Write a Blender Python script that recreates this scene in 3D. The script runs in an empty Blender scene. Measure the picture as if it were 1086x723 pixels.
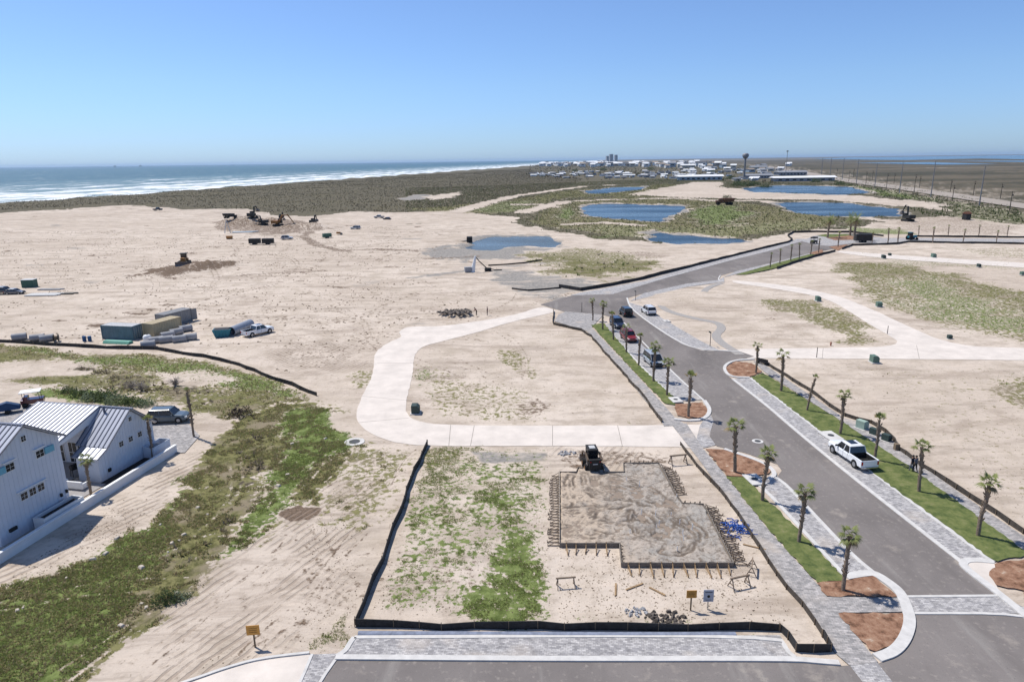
import bpy, bmesh, math, random
import numpy as np
from mathutils import Matrix, Vector
random.seed(7); rng = np.random.default_rng(7)
R = math.radians
S = bpy.context.scene; COL = S.collection

# ------------------------------------------------------------------ camera, sky, sun, exposure
CAM_H = 31.0; FPX = 724.0; PITCH = R(14.796); ROLL = R(0.765)
cr, sr, cp, sp_ = math.cos(ROLL), math.sin(ROLL), math.cos(PITCH), math.sin(PITCH)
cam = bpy.data.objects.new('camera', bpy.data.cameras.new('camera')); COL.objects.link(cam)
right = Vector((cr, -sr*sp_, -sr*cp)); up = Vector((sr, cr*sp_, cr*cp)); back = Vector((0, -cp, sp_))
mw = Matrix((right, up, back)).transposed().to_4x4(); mw.translation = (0, 0, CAM_H); cam.matrix_world = mw
cam.data.lens = 24.0; cam.data.sensor_width = 36; cam.data.clip_start = 0.5; cam.data.clip_end = 90000
S.camera = cam
SUN_EL, SUN_AZ = R(58), R(-57)      # azimuth measured clockwise from +Y
w = bpy.data.worlds.new('World'); S.world = w; w.use_nodes = True
wn = w.node_tree; bg = wn.nodes['Background']
sky = wn.nodes.new('ShaderNodeTexSky'); sky.sky_type = 'NISHITA'; sky.sun_disc = False
sky.sun_elevation = SUN_EL; sky.sun_rotation = SUN_AZ; sky.altitude = 0
sky.air_density = 1.0; sky.dust_density = 0.3; sky.ozone_density = 2.5
# the low band of the sky is a clear sea-air blue rather than yellow: tint by elevation
tcw = wn.nodes.new('ShaderNodeTexCoord'); sxy = wn.nodes.new('ShaderNodeSeparateXYZ'); wn.links.new(tcw.outputs['Generated'], sxy.inputs[0])
rw = wn.nodes.new('ShaderNodeValToRGB'); wn.links.new(sxy.outputs[2], rw.inputs[0])
e_ = rw.color_ramp.elements; e_[0].position = 0.0; e_[0].color = (.56, .82, 1.40, 1); e_[1].position = .8; e_[1].color = (.85, .9, 1, 1)
for p_, c_ in ((.04, (.60, .82, 1.30, 1)), (.10, (.68, .86, 1.20, 1)), (.25, (.76, .88, 1.14, 1)), (.40, (.80, .86, 1.06, 1))):
    q_ = e_.new(p_); q_.color = c_
mw_ = wn.nodes.new('ShaderNodeMix'); mw_.data_type = 'RGBA'; mw_.blend_type = 'MULTIPLY'; mw_.inputs[0].default_value = 1
wn.links.new(sky.outputs[0], mw_.inputs[6]); wn.links.new(rw.outputs[0], mw_.inputs[7])
wn.links.new(mw_.outputs[2], bg.inputs[0]); bg.inputs[1].default_value = 0.105
sl = bpy.data.lights.new('sun', 'SUN'); sl.energy = 4.4; sl.angle = R(0.5); sl.color = (1, 0.955, 0.89)
so = bpy.data.objects.new('sun', sl); COL.objects.link(so); so.location = (0, 0, 200)
sd = Vector((math.sin(SUN_AZ)*math.cos(SUN_EL), math.cos(SUN_AZ)*math.cos(SUN_EL), math.sin(SUN_EL)))
so.rotation_euler = sd.to_track_quat('Z', 'Y').to_euler()
S.view_settings.view_transform = 'Standard'; S.view_settings.look = 'None'
S.view_settings.exposure = 0.17; S.view_settings.gamma = 1; S.view_settings.use_curve_mapping = False

# ------------------------------------------------------------------ measuring helpers (surveyed from the photograph)
def rayd(x, y):
    u = x-543; v = y-361.5
    u2 = u*cr - v*sr; v2 = u*sr + v*cr
    return (u2, FPX*cp - v2*sp_, -(FPX*sp_ + v2*cp))
def P(x, y, z=0.0):
    d = rayd(x, y); t = (CAM_H-z)/-d[2]
    return (d[0]*t, d[1]*t)
def hgt(bx, by, tx, ty, z=0):
    b = P(bx, by, z); d = rayd(tx, ty); t = (b[0]**2+b[1]**2)/(b[0]*d[0]+b[1]*d[1])
    return CAM_H + d[2]*t - z
def PP(pts): return [p[1:] if len(p) == 3 and p[0] == 'w' else P(*p) for p in pts]

# ------------------------------------------------------------------ tagging
def tag(o, label=None, cat=None, group=None, kind=None):
    if label: o['label'] = label
    if cat: o['category'] = cat
    if group: o['group'] = group
    if kind: o['kind'] = kind
    return o
def empty(name, loc, rz=0, label=None, cat=None, group=None):
    o = bpy.data.objects.new(name, None); COL.objects.link(o); o.location = loc; o.rotation_euler = (0, 0, rz)
    o.empty_display_size = .3
    return tag(o, label, cat, group)
KIDS = {}
def copy_tree(o, parent=None):
    c = o.copy(); COL.objects.link(c); c.parent = parent
    for ch in KIDS.get(o.name, []):
        copy_tree(ch, c)
    if parent is not None: KIDS.setdefault(parent.name, []).append(c)
    return c
def place(proto, loc, rz, label, group=None, used=set()):
    if proto.name in used: o = copy_tree(proto)
    else: o = proto; used.add(proto.name)
    o.location = loc; o.rotation_euler = (0, 0, rz); o['label'] = label
    if group: o['group'] = group
    return o

# ------------------------------------------------------------------ noise in numpy (for terrain shape and plant scatter)
def _h(ix, iy, s):
    n = (ix*374761393 + iy*668265263 + s*1442695041) & 0xffffffff
    n = ((n ^ (n >> 13))*1274126177) & 0xffffffff
    return ((n ^ (n >> 16)) & 0xffffff)/float(0xffffff)
def vnoise(x, y, s=0):
    ix = np.floor(x).astype(np.int64); iy = np.floor(y).astype(np.int64)
    fx = x-ix; fy = y-iy; fx = fx*fx*(3-2*fx); fy = fy*fy*(3-2*fy)
    return (_h(ix, iy, s)*(1-fx)+_h(ix+1, iy, s)*fx)*(1-fy) + (_h(ix, iy+1, s)*(1-fx)+_h(ix+1, iy+1, s)*fx)*fy
def fbm(x, y, s=0, o=4):
    a = .5; t = 0; n = 0
    for i in range(o):
        t = t + a*vnoise(x*2**i+i*17.3, y*2**i-i*9.1, s+i); n += a; a *= .5
    return t/n
def sstep(a, b, x):
    t = np.clip((x-a)/(b-a), 0, 1); return t*t*(3-2*t)
def sdf(x, y, poly, margin=30.):
    """signed distance (metres), positive inside"""
    pl = np.array(poly); out = np.full(x.shape, -1e6)
    m = (x > pl[:, 0].min()-margin) & (x < pl[:, 0].max()+margin) & (y > pl[:, 1].min()-margin) & (y < pl[:, 1].max()+margin)
    if not m.any(): return out
    px, py = x[m], y[m]; d = np.full(px.shape, 1e12); ins = np.zeros(px.shape, bool)
    for i in range(len(pl)):
        ax, ay = pl[i]; bx, by = pl[(i+1) % len(pl)]
        ex, ey = bx-ax, by-ay; L = ex*ex+ey*ey+1e-12
        t = np.clip(((px-ax)*ex+(py-ay)*ey)/L, 0, 1)
        d = np.minimum(d, (px-ax-t*ex)**2+(py-ay-t*ey)**2)
        if ay != by:
            c = ((ay > py) != (by > py)) & (px < ex*(py-ay)/(by-ay)+ax); ins ^= c
    out[m] = np.sqrt(d)*np.where(ins, 1, -1); return out
def linedist(x, y, pts, margin=40.):
    pl = np.array(pts); out = np.full(x.shape, 1e6)
    m = (x > pl[:, 0].min()-margin) & (x < pl[:, 0].max()+margin) & (y > pl[:, 1].min()-margin) & (y < pl[:, 1].max()+margin)
    if not m.any(): return out
    px, py = x[m], y[m]; d = np.full(px.shape, 1e12)
    for i in range(len(pl)-1):
        ax, ay = pl[i]; bx, by = pl[i+1]; ex, ey = bx-ax, by-ay; L = ex*ex+ey*ey+1e-12
        t = np.clip(((px-ax)*ex+(py-ay)*ey)/L, 0, 1)
        d = np.minimum(d, (px-ax-t*ex)**2+(py-ay-t*ey)**2)
    out[m] = np.sqrt(d); return out

# ------------------------------------------------------------------ materials
MATS = {}
def leafy(m, k=.45):
    """let light through thin leaves and blades"""
    t = m.node_tree; b = t.nodes['Principled BSDF']; ou = t.nodes['Material Output']
    tr = t.nodes.new('ShaderNodeBsdfTranslucent'); mx = t.nodes.new('ShaderNodeMixShader'); mx.inputs[0].default_value = k
    src = b.inputs['Base Color'].links[0].from_socket; t.links.new(src, tr.inputs[0])
    t.links.new(b.outputs[0], mx.inputs[1]); t.links.new(tr.outputs[0], mx.inputs[2]); t.links.new(mx.outputs[0], ou.inputs[0]); return m
def nodes(name):
    m = bpy.data.materials.new(name); m.use_nodes = True
    return m, m.node_tree, m.node_tree.nodes['Principled BSDF']
def M(name, rgb, rough=.8, metal=0., var=.12, scale=4., bump=0., bscale=30., spec=.3, alpha=None, rgb2=None, coat=0):
    if name in MATS: return MATS[name]
    m, t, b = nodes(name); N = t.nodes; L = t.links
    tc = N.new('ShaderNodeTexCoord')
    nz = N.new('ShaderNodeTexNoise'); nz.inputs['Scale'].default_value = scale; nz.inputs['Detail'].default_value = 6
    nz.inputs['Roughness'].default_value = .65
    L.new(tc.outputs['Object'], nz.inputs['Vector'])
    mx = N.new('ShaderNodeMix'); mx.data_type = 'RGBA'
    c2 = rgb2 or tuple(max(0, c*(1-var*2)) for c in rgb)
    mr = N.new('ShaderNodeMapRange'); mr.inputs[1].default_value = .3; mr.inputs[2].default_value = .7
    L.new(nz.outputs[0], mr.inputs[0]); L.new(mr.outputs[0], mx.inputs[0])
    mx.inputs[6].default_value = (*c2, 1); mx.inputs[7].default_value = (*[min(1, c*(1+var*.4)) for c in rgb], 1)
    L.new(mx.outputs[2], b.inputs['Base Color'])
    b.inputs['Roughness'].default_value = rough; b.inputs['Metallic'].default_value = metal
    b.inputs['Specular IOR Level'].default_value = spec; b.inputs['Coat Weight'].default_value = coat
    if bump:
        n2 = N.new('ShaderNodeTexNoise'); n2.inputs['Scale'].default_value = bscale; n2.inputs['Detail'].default_value = 5
        L.new(tc.outputs['Object'], n2.inputs['Vector'])
        bp = N.new('ShaderNodeBump'); bp.inputs['Strength'].default_value = bump; bp.inputs['Distance'].default_value = .05
        L.new(n2.outputs[0], bp.inputs['Height']); L.new(bp.outputs[0], b.inputs['Normal'])
    MATS[name] = m; return m

# ------------------------------------------------------------------ mesh builder
class MB:
    def __init__(s): s.v = []; s.f = []; s.m = []
    def add(s, vs, fs, mi=0):
        b = len(s.v); s.v += [tuple(v) for v in vs]; s.f += [tuple(b+i for i in f) for f in fs]; s.m += [mi]*len(fs)
    def box(s, c, d, rz=0, mi=0, rx=0, ry=0, taper=1.0):
        hx, hy, hz = d[0]/2, d[1]/2, d[2]/2
        rot = (Matrix.Rotation(rz, 3, 'Z') @ Matrix.Rotation(ry, 3, 'Y') @ Matrix.Rotation(rx, 3, 'X'))
        vs = []
        for z in (-hz, hz):
            k = taper if z > 0 else 1
            for x, y in ((-hx, -hy), (hx, -hy), (hx, hy), (-hx, hy)):
                p = rot @ Vector((x*k, y*k, z)); vs.append((p.x+c[0], p.y+c[1], p.z+c[2]))
        s.add(vs, [(3, 2, 1, 0), (4, 5, 6, 7), (0, 1, 5, 4), (1, 2, 6, 5), (2, 3, 7, 6), (3, 0, 4, 7)], mi)
    def cyl(s, a, b, r0, r1=None, n=10, mi=0, cap=True):
        r1 = r0 if r1 is None else r1
        a = Vector(a); b = Vector(b); d = (b-a).normalized()
        u = d.orthogonal().normalized(); v = d.cross(u)
        vs = []
        for c, r in ((a, r0), (b, r1)):
            for i in range(n):
                t = 2*math.pi*i/n; vs.append(c+u*(r*math.cos(t))+v*(r*math.sin(t)))
        fs = [(i, (i+1) % n, n+(i+1) % n, n+i) for i in range(n)]
        if cap: fs += [tuple(range(n-1, -1, -1)), tuple(range(n, 2*n))]
        s.add(vs, fs, mi)
    def tube(s, pts, rs, n=8, mi=0):
        pts = [Vector(p) for p in pts]; vs = []
        for i, p in enumerate(pts):
            d = (pts[min(i+1, len(pts)-1)]-pts[max(i-1, 0)]).normalized()
            u = Vector((1, 0, 0)); u = (u-d*u.dot(d)).normalized() if abs(d.x) < .95 else d.orthogonal().normalized()
            v = d.cross(u)
            for k in range(n):
                t = 2*math.pi*k/n; vs.append(p+u*(rs[i]*math.cos(t))+v*(rs[i]*math.sin(t)))
        fs = []
        for i in range(len(pts)-1):
            for k in range(n): fs.append((i*n+k, i*n+(k+1) % n, (i+1)*n+(k+1) % n, (i+1)*n+k))
        fs += [tuple(range(n-1, -1, -1)), tuple(range((len(pts)-1)*n, len(pts)*n))]
        s.add(vs, fs, mi)
    def prism(s, poly, z0, z1, mi=0, mside=None):
        n = len(poly); a = sum(poly[i][0]*poly[(i+1) % n][1]-poly[(i+1) % n][0]*poly[i][1] for i in range(n))
        if a < 0: poly = poly[::-1]
        vs = [(p[0], p[1], z0) for p in poly]+[(p[0], p[1], z1) for p in poly]
        s.add(vs, [tuple(range(n-1, -1, -1)), tuple(range(n, 2*n))], mi)
        s.add(vs, [(i, (i+1) % n, n+(i+1) % n, n+i) for i in range(n)], mi if mside is None else mside)
    def loft(s, rings, mi=0, cap=True):
        n = len(rings[0]); vs = [p for r in rings for p in r]; fs = []
        for i in range(len(rings)-1):
            for k in range(n): fs.append((i*n+k, i*n+(k+1) % n, (i+1)*n+(k+1) % n, (i+1)*n+k))
        if cap: fs += [tuple(range(n-1, -1, -1)), tuple(range((len(rings)-1)*n, len(rings)*n))]
        s.add(vs, fs, mi)
    def build(s, name, mats, parent=None, smooth=False, bevel=0, fix=True, loc=None, rz=0):
        me = bpy.data.meshes.new(name); me.from_pydata(s.v, [], s.f)
        for m in (mats if isinstance(mats, (list, tuple)) else [mats]): me.materials.append(m)
        me.polygons.foreach_set('material_index', s.m)
        if fix or bevel:
            bm = bmesh.new(); bm.from_mesh(me)
            bmesh.ops.recalc_face_normals(bm, faces=bm.faces)
            if bevel:
                es = [e for e in bm.edges if len(e.link_faces) == 2 and e.calc_face_angle(0) > .6]
                bmesh.ops.bevel(bm, geom=es, offset=bevel, segments=2, profile=.5, affect='EDGES')
            bm.to_mesh(me); bm.free()
        if smooth: me.polygons.foreach_set('use_smooth', [True]*len(me.polygons))
        o = bpy.data.objects.new(name, me); COL.objects.link(o)
        if parent is not None: o.parent = parent; KIDS.setdefault(parent.name, []).append(o)
        if loc is not None: o.location = loc
        o.rotation_euler.z = rz
        return o
def np_mesh(name, V, F, mats, midx=None, smooth=False):
    """V (n,3), F (m,k) all with k corners"""
    me = bpy.data.meshes.new(name); V = np.asarray(V, np.float32); F = np.asarray(F, np.int32); k = F.shape[1]
    me.vertices.add(len(V)); me.vertices.foreach_set('co', V.ravel())
    me.loops.add(F.size); me.loops.foreach_set('vertex_index', F.ravel())
    me.polygons.add(len(F)); me.polygons.foreach_set('loop_start', np.arange(0, F.size, k, dtype=np.int32))
    me.polygons.foreach_set('loop_total', np.full(len(F), k, np.int32))
    for m in (mats if isinstance(mats, (list, tuple)) else [mats]): me.materials.append(m)
    if midx is not None: me.polygons.foreach_set('material_index', np.asarray(midx, np.int32))
    if smooth: me.polygons.foreach_set('use_smooth', np.ones(len(F), bool))
    me.update(calc_edges=True); me.validate()
    o = bpy.data.objects.new(name, me); COL.objects.link(o); return o

# ------------------------------------------------------------------ the map: paved shapes (survey points)
ROAD_MAIN = [(905, 590), (870, 553), (825, 504.5), (829, 499), (824, 492), (790, 480), (760, 473), (752, 464), (757, 447), (752, 434), (745, 424), (711, 393), (681, 366), (658, 339),
  (640, 334), (600, 331), (573, 323), (606, 313.5), (650, 312), (683, 302), (733, 287), (778, 275.5), (821, 265), (850, 256), (872, 249), (905, 247.5), (937, 252.5), (968, 252.5), (1086, 253.5), (1400, 257),
  (1400, 262), (1086, 258), (968, 256), (950, 258.2), (905, 258), (890, 263), (860, 268.5), (835, 275), (780, 288), (765, 292), (762, 297), (728, 301), (683, 311), (665.5, 316), (667, 326), (685, 340), (723, 365), (745, 372), (783, 372), (800, 378),
  (775, 383), (767, 389), (769, 396), (815, 431.5), (836, 450), (897.5, 501), (1021, 597), (1061, 632), (1100, 664), (1180, 725), (1180, 900), (150, 900), (320, 745), (357, 697), (840, 699), (890, 706), (930, 704), (955, 693), (970, 672), (970, 648), (958, 630), (930, 609)]
ROAD_W = PP(ROAD_MAIN)
ALLEY_W = PP([(543, 335), (575, 324.5), (592, 330), (575, 334), (543, 341), (504, 353), (472, 361), (447, 367.5), (439, 377), (438, 395), (432, 420), (429.5, 435), (437, 445), (462, 450), (543, 451.3), (700, 451), (738, 450), (757, 449), (752, 462), (760, 473), (745, 475), (735, 476), (720, 473.5), (583, 472.8), (453, 472.8), (422, 470), (392, 460), (377, 445), (379, 430), (396, 397), (397, 374), (410, 364), (427, 357), (422, 352), (432, 346), (472, 346)])
ALLEY2_W = PP([(776, 297), (815, 300.5), (850, 305), (890, 314), (930, 330), (945, 337.5), (990, 358), (1010, 363.5), (1032, 367.5), (1086, 369), (1500, 378), (1500, 392), (1086, 381.5), (815, 380), (783, 379.5), (740, 372), (783, 370), (870, 369), (935, 368), (950, 365), (952, 361), (922, 344), (886, 321), (862, 313), (815, 305), (778, 300)])
ALLEY3_W = PP([(888, 265.5), (940, 270), (1086, 279), (1500, 303), (1500, 309), (1086, 284), (940, 274.5), (888, 268)])
HIGH_W = PP([(815, 176.3), (855, 182.5), (900, 190), (950, 197), (1002, 204), (1086, 216.5), (1300, 250), (1300, 258), (1086, 222), (1002, 209), (950, 201), (897, 193.5), (853, 186), (815, 178.5)])
PAVED = [ROAD_W, ALLEY_W, ALLEY2_W, ALLEY3_W,
  PP([(577, 470), (800, 470), (925, 600), (900, 706), (577, 704)]),    # building plot
  PP([(360, 660), (860, 660), (895, 720), (350, 720)]),
  PP([(610, 330), (700, 330), (780, 440), (930, 600), (930, 720), (800, 600), (700, 470), (615, 360)]),
  PP([(660, 318), (760, 345), (830, 395), (900, 430), (1000, 500), (1120, 600), (1200, 700), (1090, 650), (900, 510)]),
  PP([(-300, 640), (0, 600), (190, 488), (215, 455), (150, 425), (20, 415), (-300, 430)])]
POND_W = [PP(q) for q in (
  [(617, 219), (628, 216), (650, 215.3), (690, 216.5), (727, 218), (724, 223), (708, 228), (700, 234.5), (680, 233), (650, 231), (622, 228)],
  [(690, 247), (700, 245), (715, 247), (740, 250), (778, 252), (790, 254.5), (760, 257), (720, 257), (695, 255)],
  [(498, 255), (515, 251), (545, 249), (576, 249.5), (592, 257), (588, 261), (560, 260), (535, 261), (520, 264), (498, 262)],
  [(620, 202), (650, 198.5), (684, 197.5), (680, 200.5), (650, 204), (625, 205)],
  [(788, 199), (830, 196), (900, 197.5), (925, 204), (890, 206), (850, 204.5), (798, 203)],
  [(822, 215), (850, 213.5), (900, 215), (952, 221), (955, 228), (915, 229), (870, 228), (845, 225)])]
COAST = ((-545.0, 0.0), (0.157, 1.0))
def coastw(x, y):   # metres seaward of the water line
    n = math.hypot(1, .157); return -(x-(-545+.157*y))/n
def gh(x, y):
    """terrain height"""
    x = np.asarray(x, float); y = np.asarray(y, float)
    d = np.hypot(x, y)
    z = (fbm(x/9, y/9, 3)-.5)*.30 + (fbm(x/38, y/38, 5)-.5)*.5
    flat = np.ones_like(z)
    for pl in PAVED: flat = np.minimum(flat, 1-sstep(-6, -.6, sdf(x, y, pl, 8)))
    z = z*flat - .02
    c = coastw(x, y)
    dune = sstep(-330, -180, c)*(1-sstep(-35, -5, c))
    z = z + dune*(1.2+3.2*fbm(x/45, y/45, 9)**1.5)
    z = z - sstep(-40, 30, c)*5
    for pl in POND_W: z = z - sstep(-4.5, 5, sdf(x, y, pl, 14)+(fbm(x/7, y/7, 77)-.5)*9)*1.5
    # heaps pushed up by the machines
    for (hx, hy, hr, hh) in HEAPS:
        g = np.exp(-(((x-hx)/hr)**2+((y-hy)/(hr*.7))**2)); z = z + g*hh*(.55+.9*fbm(x/2, y/2, 21))
    return z
HEAPS = [(*P(215, 284), 6, 2.0), (*P(178, 289), 6, 1.4), (*P(240, 281), 5, 1.2), (*P(250, 237), 9, 3.6), (*P(262, 238), 8, 3.4), (*P(312, 240), 6, 2.4), (*P(335, 241), 6, 2.8), (*P(287, 236), 7, 2.6), (*P(1000, 232), 9, .9), (*P(960, 245), 7, .5), (*P(486, 333), 2.6, .7), (*P(478, 333), 2.2, .5)]
def gz(x, y): return float(gh(np.array([x]), np.array([y]))[0])
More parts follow.
